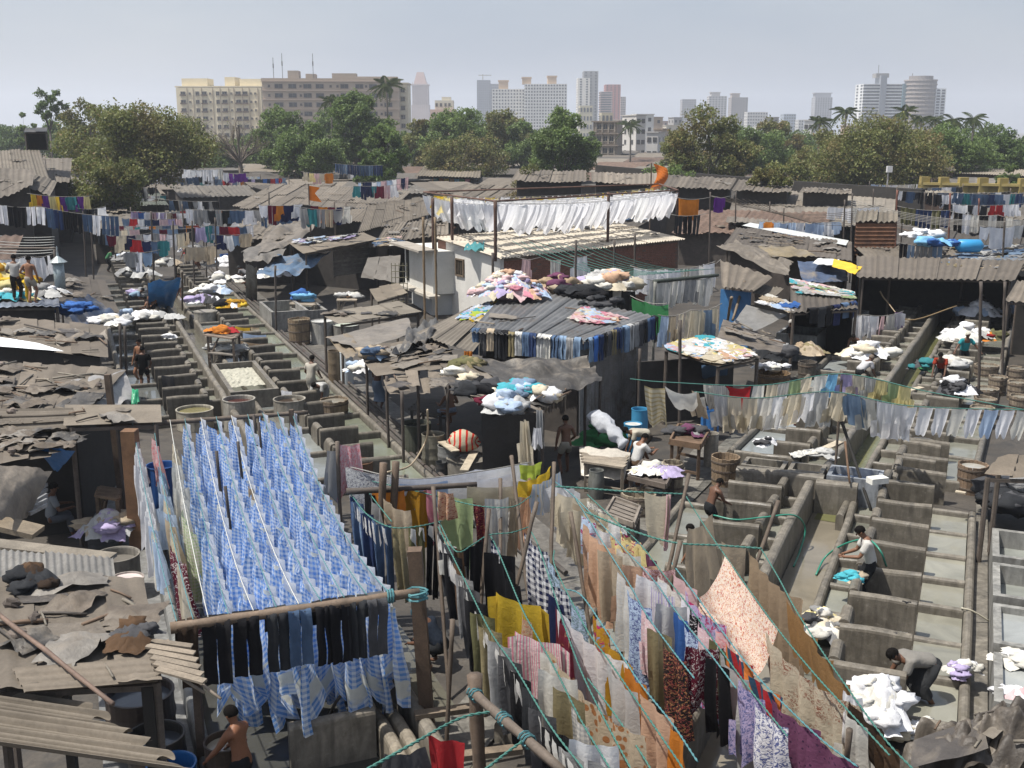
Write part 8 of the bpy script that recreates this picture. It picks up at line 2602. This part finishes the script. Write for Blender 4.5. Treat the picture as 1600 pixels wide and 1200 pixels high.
p = G(95,456,2.95); m = MB(); m.lathe([(0.2,0),(0.2,1.15)],p,16,cap_top=True); put(m,'pipe',MAT['metal'],th,(0.30,0.36,0.38),smooth=True)
m = MB(); m.lathe([(0.34,1.15),(0.05,1.38),(0.02,1.75)],p,16); put(m,'cap',MAT['metal'],th,(0.36,0.42,0.44))
m = MB()
m.tube([V(1492,384,54) + Vector((x,0,0)) for x in (0,.2,1.2,1.4)],[0.1,0.32,0.32,0.1],14)
put(m,'plastic_drum',MAT['plastic'],None,(0.03,0.25,0.5),smooth=True,label='bright blue drum lying on the denim roof',cat='drum')
heap('blue plastic bundle left of the lying blue drum',V(1465,384,54),(0.8,0.4),0.35,['blue','sky blue'],8,301,cat='bundle',lump=0.3)
heap('white bundle on the hut roof edge',V(1440,372,55),(0.9,0.4),0.4,['off white','white'],8,302,cat='bundle',lump=0.35)
rz_ = random.Random(8)
for i in range(16):
	Yq = rz_.uniform(66,150)
	x0 = rz_.choice([rz_.uniform(20,560),rz_.uniform(1080,1500)])
	zq = rz_.uniform(3.2,4.4)
	a = V(x0,300,Yq); a.z = zq
	b = a + Vector((rz_.uniform(7,13),rz_.uniform(-3,3),rz_.uniform(-.3,.3)))
	q = rope_pts([a,b],0.15)
	desc = 'on the %s small rope over the shanty roofs' % ORD[i]
	rope(q,'washing rope, %s of those over the shanty roofs' % ORD[i],0.014,'grey')
	load(Path(q),mixed(rz_.choice(([MIX] if x0 < 1000 else []) + [['white','off white','pale blue'],['denim blue','black','charcoal','grey','white']]),ALLK,(0.35,0.5),(0.7,0.95),seed=600 + i),desc,0.2,near=False)
	for sd,p in (('left',a),('right',b)):
		pole(p + Vector((0,0,.3)),(p.x,p.y,0),0.045,sd + ' pole of the %s small rope over the shanty roofs' % ORD[i],name='line_pole',n=5)
label_laundry()
for i,(px,py,cols,n) in enumerate(((200,405,['white','grey','pale blue'],12),(265,415,['off white','beige','grey'],10),(340,415,['white','pale blue','charcoal'],12),(300,395,['grey','white','red'],10),(230,385,['white','faded blue'],10),(345,440,['white','off white'],10))):
	heap('%s heap of wet %s washing on the far pens of the left lane' % (ORD[i],cols[1]),G(px,py,0.85),(1.1,0.6),0.4,cols,n,500 + i,lump=0.3)
for i,(px,py) in enumerate(((212,372),(258,368),(318,372),(365,375),(405,372),(448,345),(180,385),(240,400),(322,392))):
	p = G(px,py + 30,0.5)
	t_ = V(px,py - 22,p.y)
	pole(t_,(p.x,p.y,0),0.05,'%s thin upright pole from the left at the lane head' % ORD[i],name='line_pole',col=(0.07,0.055,0.045),n=5)
# ------------------------------------------------------------------ people
SK1,SK2,SK3 = (0.17,0.085,0.05),(0.11,0.055,0.034),(0.24,0.12,0.07)
PENDING = []
def skin_mesh(verts,edges,radii,sub=1,root=0):
	me = bpy.data.meshes.new('body_cage')
	me.from_pydata([tuple(v) for v in verts],edges,[])
	o = bpy.data.objects.new('body_cage',me)
	COL.objects.link(o)
	md = o.modifiers.new('s','SKIN')
	md.use_smooth_shade = True
	for i,r in enumerate(radii):
		rr = r if isinstance(r,tuple) else (r,r)
		me.skin_vertices[0].data[i].radius = rr
		me.skin_vertices[0].data[i].use_root = (i == root)
	sb = o.modifiers.new('u','SUBSURF')
	sb.levels = sub
	sb.render_levels = sub
	return o
def grow(cage,extra,*args,**kw):
	PENDING.append((cage,args,kw,extra))
def ik(a,b,l1,l2,pole_):
	a,b = Vector(a),Vector(b)
	d = b - a
	L = d.length
	if L > (l1 + l2) * 0.995:
		b = a + d * ((l1 + l2) * 0.995 / L)
		d = b - a
		L = d.length
	u = d / L
	x = (l1 * l1 - l2 * l2 + L * L) / (2 * L)
	hh = math.sqrt(max(0,l1 * l1 - x * x))
	p = Vector(pole_) - u * Vector(pole_).dot(u)
	p.normalize()
	return a + u * x + p * hh,b
def person(label,loc,yaw,hip=0.88,lean=5,feet=((-.1,0),(.1,0)),hands=((-.25,.15,.75),(.25,.15,.75)),skin=SK1,shirt=None,sleeve='short',lower=('trousers',(0.03,0.03,0.035)),cap=None,head=0,H=1.66,hair=True,hipy=0.0,twist=0.0,footz=0.0):
	k = H / 1.68
	loc = Vector(loc)
	th = thing('person',label,'person',loc,rz=yaw)
	le = R(lean)
	up = Vector((0,math.sin(le),math.cos(le)))
	fw = Vector((0,math.cos(le),-math.sin(le)))
	P_ = Vector((0,hipy,hip))
	waist = P_ + up * 0.14 * k
	chest = P_ + up * 0.33 * k
	shc = P_ + up * 0.46 * k
	neck = P_ + up * 0.545 * k
	hp = R(lean * 0.55 + head)
	hu = Vector((0,math.sin(hp),math.cos(hp)))
	hf = Vector((0,math.cos(hp),-math.sin(hp)))
	chin = neck + hu * 0.045 * k + hf * 0.02 * k
	hd = neck + hu * 0.13 * k + hf * 0.025 * k
	ht = neck + hu * 0.205 * k + hf * 0.012 * k
	v,e,r = [P_,waist,chest,shc,neck,chin,hd,ht],[(0,1),(1,2),(2,3),(3,4),(4,5),(5,6),(6,7)],[(.145 * k,.10 * k),(.13 * k,.092 * k),(.155 * k,.105 * k),(.12 * k,.085 * k),.052 * k,.062 * k,(.078 * k,.09 * k),.06 * k]
	arms,legs = [],[]
	extra = MB()
	for s,hnd in ((-1,hands[0]),(1,hands[1])):
		S = shc + Vector((s * 0.175 * k,0,0)) - up * 0.01
		el,wr = ik(S,hnd,0.285 * k,0.255 * k,Vector((s * 0.5,-0.6,-0.5)))
		dr = (wr - el).normalized()
		palm = wr + dr * 0.075 * k
		b = len(v)
		v += [S,S.lerp(el,.5),el,el.lerp(wr,.45),wr,palm]
		e += [(3,b),(b,b + 1),(b + 1,b + 2),(b + 2,b + 3),(b + 3,b + 4),(b + 4,b + 5)]
		r += [.062 * k,.052 * k,.041 * k,.040 * k,.027 * k,(.038 * k,.018 * k)]
		arms.append((S,el,wr))
		sd = dr.cross(Vector((0,0,1)))
		sd = sd.normalized() if sd.length > .1 else Vector((s,0,0))
		nr = sd.cross(dr)
		for f in range(4):
			o_ = palm + sd * (f - 1.5) * 0.019 * k
			L = (0.07,0.082,0.077,0.06)[f] * k
			extra.tube([o_,o_ + dr * L * .55,o_ + dr * L * .85 - nr * L * .3],[.009 * k,.0085 * k,.006 * k],5)
		o_ = wr + dr * 0.03 * k + sd * -s * 0.025 * k
		extra.tube([o_,o_ + dr * .035 * k - sd * s * .03 * k,o_ + dr * .065 * k - sd * s * .035 * k],[.011 * k,.010 * k,.007 * k],5)
	for s,ft in ((-1,feet[0]),(1,feet[1])):
		Hj = P_ + Vector((s * 0.088 * k,0,-0.05 * k))
		fz = ft[2] if len(ft) > 2 else footz
		A = Vector((ft[0],ft[1],fz + 0.075 * k))
		kn,an = ik(Hj,A,0.425 * k,0.41 * k,Vector((s * 0.15,1,0.1)))
		b = len(v)
		v += [Hj,Hj.lerp(kn,.5),kn,kn.lerp(an,.4),an,an + Vector((0,.06 * k,-.04 * k)),an + Vector((s * .01,.16 * k,-.052 * k))]
		e += [(0,b),(b,b + 1),(b + 1,b + 2),(b + 2,b + 3),(b + 3,b + 4),(b + 4,b + 5),(b + 5,b + 6)]
		r += [.09 * k,.08 * k,.056 * k,.055 * k,.036 * k,.038 * k,(.038 * k,.022 * k)]
		legs.append((Hj,kn,an))
	m = skin_mesh(v,e,r,2)
	# nose, ears, fingers
	fc = hd + hf * 0.088 * k
	extra.blob(fc - hu * 0.012 * k,(.014 * k,.018 * k,.022 * k),1,0,6,5)
	for s in (-1,1):
		extra.blob(hd + Vector((s * 0.082 * k,0,0)) - hf * 0.01,(.012 * k,.022 * k,.03 * k),1,0,6,5)
	grow(m,extra,'body',MAT['skin'],th,skin,smooth=True,local=True)
	em = MB()
	for s in (-1,1):
		em.blob(hd + Vector((s * .03 * k,0,0)) + hf * .078 * k + hu * .02 * k,(.012 * k,.01 * k,.008 * k),1,0,6,5)
	put(em,'eyes',MAT['hair'],th,local=True)
	if hair or cap:
		hm = MB()
		rings = []
		n = 14
		X = Vector((1,0,0))
		for j in range(8):
			t_ = j / 7 * R(112)
			ring = []
			for i in range(n):
				ph = 2 * PI * i / n
				front = max(0,math.sin(ph))
				tt = t_ * (1 - 0.42 * front)
				d = X * (math.sin(tt) * math.cos(ph) * .093) + hf * (math.sin(tt) * math.sin(ph) * .108 - 0.008) + hu * (math.cos(tt) * .105 + 0.012)
				ring.append(hd + hu * 0.012 * k + d * k * (1 + 0.05 * N3((i,j,loc.x),2.1)))
			rings.append(hm.add(ring))
		for a,b in zip(rings,rings[1:]):
			for i in range(n):
				hm.face((a + i,b + i,b + (i + 1) % n,a + (i + 1) % n))
		put(hm,'cap' if cap else 'hair',MAT['cloth'] if cap else MAT['hair'],th,cap,smooth=True,local=True)
	if shirt is not None:
		g_ = 0.022
		sv = [P_ - up * 0.06 * k,waist,chest,shc,P_.lerp(neck,.93)]
		se = [(0,1),(1,2),(2,3),(3,4)]
		sr = [(.165 * k + g_,.12 * k + g_),(.145 * k + g_,.105 * k + g_),(.16 * k + g_,.11 * k + g_),(.125 * k + g_,.09 * k + g_),.06 * k]
		for (S,el,wr) in arms:
			b = len(sv)
			f = 0.75 if sleeve == 'short' else 1.0
			sv += [S,S.lerp(el,f * .5),S.lerp(el,f)]
			se += [(3,b),(b,b + 1),(b + 1,b + 2)]
			sr += [.068 * k + .012,.066 * k + .012,.066 * k + .014]
			if sleeve == 'long':
				sv += [el.lerp(wr,.5),el.lerp(wr,.92)]
				se += [(b + 2,b + 3),(b + 3,b + 4)]
				sr += [.054 * k,.046 * k]
		grow(skin_mesh(sv,se,sr,2),None,'shirt',MAT['cloth'],th,shirt,smooth=True,local=True)
	if lower:
		kd,lc = lower
		if kd == 'lungi':
			lm = MB()
			kc = (legs[0][1] + legs[1][1]) / 2
			ac = (legs[0][2] + legs[1][2]) / 2
			bot = kc.lerp(ac,0.45)
			sp = (legs[0][1] - legs[1][1]).length / 2 + .1
			cs = [(waist,.15 * k,.115 * k),(P_,.175 * k,.14 * k),(P_.lerp(kc,.5),max(.18,sp) * k,.16 * k),(kc,max(.19,sp) * k,.17 * k),(bot,max(.2,sp) * k,.16 * k)]
			rings = []
			for j,(c,a_,b_) in enumerate(cs):
				rings.append(lm.add([c + Vector((a_ * math.cos(q) * (1 + .06 * math.sin(q * 5 + j)),b_ * math.sin(q) * (1 + .06 * math.sin(q * 5 + j)),0)) for q in [2 * PI * i / 18 for i in range(18)]]))
			for a,b in zip(rings,rings[1:]):
				for i in range(18):
					lm.face((a + i,b + i,b + (i + 1) % 18,a + (i + 1) % 18))
			put(lm,'lungi',MAT['cloth'],th,lc,smooth=True,local=True)
		else:
			f = 0.62 if kd == 'shorts' else 1.0
			sv,se,sr = [waist,P_],[(0,1)],[(.14 * k + .015,.10 * k + .018),(.16 * k + .012,.115 * k + .015)]
			for (Hj,kn,an) in legs:
				b = len(sv)
				sv += [Hj,Hj.lerp(kn,f)]
				se += [(1,b),(b,b + 1)]
				sr += [.1 * k + .012,(.085 if kd == 'shorts' else .068) * k + .012]
				if kd == 'trousers':
					sv += [kn.lerp(an,.5),kn.lerp(an,.93)]
					se += [(b + 1,b + 2),(b + 2,b + 3)]
					sr += [.066 * k,.062 * k]
			grow(skin_mesh(sv,se,sr,2,1),None,kd,MAT['cloth'],th,lc,smooth=True,local=True)
	return th
def at(px,py,z=0.0):
	return G(px,py,z)
DK = (0.03,0.032,0.035)
WHT = (0.72,0.72,0.70)
# yaw: 0 faces away from the viewer, positive turns left
person('man in a grey shirt bending into the soaking tank at the bottom right',at(1450,1108),R(95),0.84,82,((-.12,-.05),(.14,.1)),((-.2,.72,.35),(.12,.78,.3)),SK2,(0.30,0.285,0.26),'short',('lungi',(0.06,0.062,0.065)),head=10,footz=0.02)
person('man in a white striped shirt washing over a turquoise cloth',at(1356,945,0.1),R(80),0.86,16,((-.1,0),(.1,.08)),((-.12,.48,1.0),(.12,.48,.98)),SK1,(0.70,0.69,0.65),'short',('trousers',DK),head=25)
heap('turquoise cloth in the hands of the white shirted washer',G(1330,905,0.75),(0.18,0.16),0.12,['turquoise','turquoise','beige'],9,401,cat='cloth',lump=0.13,name='wet_cloth',piece='fold')
person('boy whose dark head shows over the left wash slabs',at(1106,838,0.05),R(-60),0.72,25,((-.1,0),(.1,0)),((-.15,.45,.75),(.15,.45,.75)),SK2,None,'short',('shorts',DK),H=1.45,head=20)
person('man in a white shirt kneeling to iron at the dark table',at(992,757,0.05),R(-55),0.62,22,((-.14,-.25),(.14,-.1)),((-.1,.58,.86),(.16,.55,.86)),SK1,WHT,'short',('trousers',(0.2,0.13,0.08)),head=25)
person('man in a cream shirt bending behind the ironing man',at(1012,722,0),R(100),0.84,85,((-.12,0),(.12,.08)),((-.15,.6,.3),(.15,.6,.3)),SK2,(0.60,0.56,0.46),'short',('shorts',(0.10,0.085,0.07)),head=10)
person('man in pale shorts standing in the dark shelter',at(884,742,0),R(20),0.86,5,((-.12,0),(.12,.15)),((-.25,.1,.8),(.25,.25,.9)),SK2,None,'short',('shorts',(0.40,0.38,0.32)))
person('man in a white shirt and dark trousers standing on the left roof',at(27,470,3.08),R(10),0.86,4,((-.09,0),(.1,.05)),((-.2,.25,.95),(.32,.25,1.0)),SK1,(0.62,0.62,0.6),'short',('trousers',(0.025,0.022,0.02)),H=1.68)
person('bare backed man in pale shorts standing on the left roof',at(50,474,3.08),R(-5),0.87,2,((-.09,0),(.1,.02)),((-.34,.25,1.0),(.26,.12,.8)),SK3,None,'short',('shorts',(0.52,0.48,0.40)),H=1.7)
hang('bunched cloth','yellow',at(37,424,4.15),at(43,424,4.15),1.0,'from the hands of the men on the left roof')
LAUN[-1][0]['label'] = 'yellow cloth held between the two men on the left roof'
person('bare chested man standing in the left lane',at(222,600,0.05),R(150),0.87,0,((-.1,0),(.1,0)),((-.3,.1,.78),(.3,.1,.78)),SK3,None,'short',('shorts',DK),H=1.7)
person('man in a black shirt with his back turned in the left lane',at(227,611,0.05),R(15),0.84,5,((-.1,0),(.12,.05)),((-.22,.2,.85),(.22,.2,.85)),SK2,(0.012,0.012,0.013),'short',('shorts',(0.01,0.01,0.012)),H=1.62)
person('man in a white shirt standing by the narrow rails',at(487,628,0.05),R(-20),0.84,12,((-.1,0),(.1,.05)),((-.25,.3,.85),(.22,.3,.85)),SK2,(0.62,0.58,0.5),'short',('lungi',(0.55,0.52,0.45)),H=1.62)
person('man in white bending down beside the dye tubs',at(508,638,0.05),R(160),0.78,80,((-.12,0),(.12,0)),((-.18,.6,.35),(.18,.6,.35)),SK2,(0.66,0.66,0.64),'short',('lungi',(0.4,0.4,0.4)),head=15)
person('man in a pale blue wrap standing under the shelter edge',at(590,640,0),R(-30),0.86,8,((-.1,0),(.1,.06)),((-.2,.4,1.0),(.2,.4,1.0)),SK2,None,'short',('lungi',(0.25,0.32,0.42)))
person('bare backed man sitting in the dark shelter',at(706,668,0.3),R(35),0.5,15,((-.2,.35),(.2,.35)),((-.25,.4,.7),(.25,.4,.7)),SK1,None,'short',('lungi',(0.3,0.36,0.46)))
person('man in pale blue bending over a slab in the left lane',at(205,488,0.05),R(-70),0.84,70,((-.12,0),(.12,.05)),((-.15,.65,.65),(.15,.65,.65)),SK2,(0.35,0.48,0.6),'short',('trousers',DK),head=10)
person('bare shouldered man beside the blue tarpaulin',at(243,503,0.05),R(160),0.85,15,((-.1,0),(.1,0)),((-.2,.4,.9),(.2,.4,.9)),SK3,None,'short',('shorts',DK))
person('dark man crouching beside the bare shouldered one',at(237,503,0.05),R(120),0.6,25,((-.1,0),(.1,0)),((-.2,.4,.7),(.2,.4,.7)),SK2,None,'short',('shorts',DK),H=1.5)
person('man in a grey shirt bending in the farther left lane',at(388,450,0.05),R(70),0.84,65,((-.12,0),(.12,.05)),((-.15,.65,.6),(.15,.65,.6)),SK2,(0.25,0.25,0.26),'short',('trousers',DK),cap=(0.06,0.065,0.07))
person('man in a white shirt reaching over a slab by the rails',at(398,470,0.05),R(70),0.86,30,((-.12,0),(.12,.05)),((-.15,.6,.95),(.15,.6,.95)),SK2,(0.6,0.58,0.55),'short',('lungi',(0.3,0.3,0.3)))
person('man in white standing behind the blue tarpaulin',at(283,475,0.05),R(170),0.86,5,((-.1,0),(.1,0)),((-.25,.2,.8),(.25,.2,.8)),SK2,(0.65,0.65,0.64),'short',('shorts',(0.12,0.06,0.04)))
person('turbaned washer with white headcloth in the far left lane',at(295,420,0.05),R(160),0.85,20,((-.1,0),(.1,0)),((-.25,.4,.8),(.25,.4,.8)),SK2,(0.3,0.2,0.16),'short',('lungi',(0.4,0.38,0.35)),cap=(0.65,0.64,0.6))
person('washer with a pale cap beside the turbaned one',at(312,420,0.05),R(140),0.85,25,((-.1,0),(.1,0)),((-.25,.4,.8),(.25,.4,.8)),SK3,None,'short',('lungi',(0.2,0.1,0.07)),cap=(0.62,0.6,0.55))
person('man in a green shirt in the far left corner of the lane',at(168,425,0.05),R(-60),0.84,35,((-.1,0),(.1,0)),((-.2,.5,.8),(.2,.5,.8)),SK2,(0.08,0.25,0.12),'short',('trousers',DK))
person('man in white bending over a slab behind the shirt line',at(1340,615,0.1),R(-60),0.84,60,((-.12,0),(.12,.05)),((-.15,.62,.62),(.15,.62,.62)),SK2,(0.66,0.66,0.68),'short',('trousers',DK),cap=(0.25,0.2,0.16))
person('washer in turquoise with arms spread and a white cap',at(1503,582,0.1),R(180),0.85,20,((-.12,0),(.12,0)),((-.5,.35,.85),(.5,.35,.85)),SK2,(0.05,0.38,0.42),'short',('trousers',DK),cap=(0.68,0.66,0.58))
person('washer in red leaning over dotted cloth',at(1468,610,0.1),R(150),0.84,45,((-.12,0),(.12,0)),((-.2,.6,.65),(.2,.6,.65)),SK2,(0.42,0.06,0.03),'short',('trousers',DK))
person('dark clothed man with a white cap by the grey awning',at(1230,562,0.0),R(-120),0.86,5,((-.12,0),(.12,0)),((-.25,.2,.8),(.25,.2,.8)),SK2,(0.05,0.05,0.052),'short',('trousers',(0.02,0.02,0.02)),cap=(0.7,0.68,0.65))
person('dark washer bending under the far white shirts',at(1336,566,0.1),R(150),0.84,70,((-.12,0),(.12,0)),((-.2,.6,.5),(.2,.6,.5)),SK2,None,'short',('shorts',DK))
person('man in a pale hat at the dark shed mouth',at(1401,482,0.0),R(170),0.87,3,((-.1,0),(.1,0)),((-.25,.15,.8),(.25,.15,.8)),SK2,(0.2,0.2,0.2),'short',('trousers',DK),cap=(0.45,0.6,0.62))
person('man in a white shirt at the dark shed mouth',at(1411,482,0.0),R(-10),0.87,3,((-.1,0),(.1,0)),((-.25,.15,.8),(.25,.15,.8)),SK2,(0.7,0.7,0.7),'short',('trousers',DK))
person('washer with a white headcloth at the right lane head',at(1529,510,0.1),R(160),0.85,25,((-.12,0),(.12,0)),((-.3,.45,.8),(.3,.45,.8)),SK2,(0.3,0.3,0.3),'short',('trousers',DK),cap=(0.7,0.7,0.68))
person('washer in blue half hidden at the right edge of the lane',at(1583,520,0.1),R(110),0.86,10,((-.12,0),(.12,0)),((-.3,.3,.8),(.3,.3,.8)),SK2,(0.3,0.42,0.62),'short',('trousers',DK))
person('bare backed man at the very bottom beside the milky drum',at(384,1278,0.05),R(60),0.84,10,((-.12,0),(.12,.05)),((-.2,.42,.85),(.2,.42,.85)),(0.22,0.095,0.05),None,'short',('shorts',DK),head=10)
person('crouching washer in a blue hood under the dark trousers',at(690,1045,0.05),R(60),0.45,45,((-.15,.1),(.15,.2)),((-.15,.55,.4),(.15,.55,.4)),SK2,(0.03,0.04,0.06),'short',('trousers',DK),cap=(0.04,0.14,0.2),head=20)
person('man in dark clothes sitting on the white house roof, right one',V(735,357,58),R(150),0.42,15,((-.2,.45),(.2,.4)),((-.25,.4,.6),(.25,.4,.6)),SK2,(0.015,0.014,0.014),'short',('trousers',DK))
person('man in dark clothes sitting on the white house roof, left one',V(724,357,58),R(100),0.42,25,((-.2,.45),(.2,.4)),((-.25,.4,.6),(.25,.4,.6)),SK2,(0.02,0.016,0.015),'short',('trousers',DK))
person('man in a grey shirt sitting in the dark left shed',at(82,840,0.1),R(-60),0.5,10,((-.15,.4),(.15,.4)),((-.2,.4,.7),(.2,.4,.7)),SK2,(0.3,0.32,0.34),'short',('trousers',(0.12,0.13,0.15)))
person('brown skinned man in an orange cloth inside the wash pens',at(1108,905,0.05),R(60),0.6,50,((-.12,0),(.12,0)),((-.2,.5,.4),(.2,.5,.4)),SK3,(0.55,0.24,0.03),'short',('trousers',(0.22,0.17,0.1)),H=1.5)
# grow all figures in one evaluation
_dg = bpy.context.evaluated_depsgraph_get()
_got = []
for cage,args,kw,extra in PENDING:
	ev = cage.evaluated_get(_dg)
	tmp = ev.to_mesh()
	m = MB()
	m.v = [q.co.copy() for q in tmp.vertices]
	for f in tmp.polygons:
		m.face(tuple(f.vertices))
	ev.to_mesh_clear()
	if extra is not None:
		off = len(m.v)
		m.v += extra.v
		for f in extra.f:
			m.face([i + off for i in f])
	_got.append((m,args,kw))
for cage,*_ in PENDING:
	me = cage.data
	bpy.data.objects.remove(cage)
	bpy.data.meshes.remove(me)
for m,args,kw in _got:
	put(m,*args,**kw)
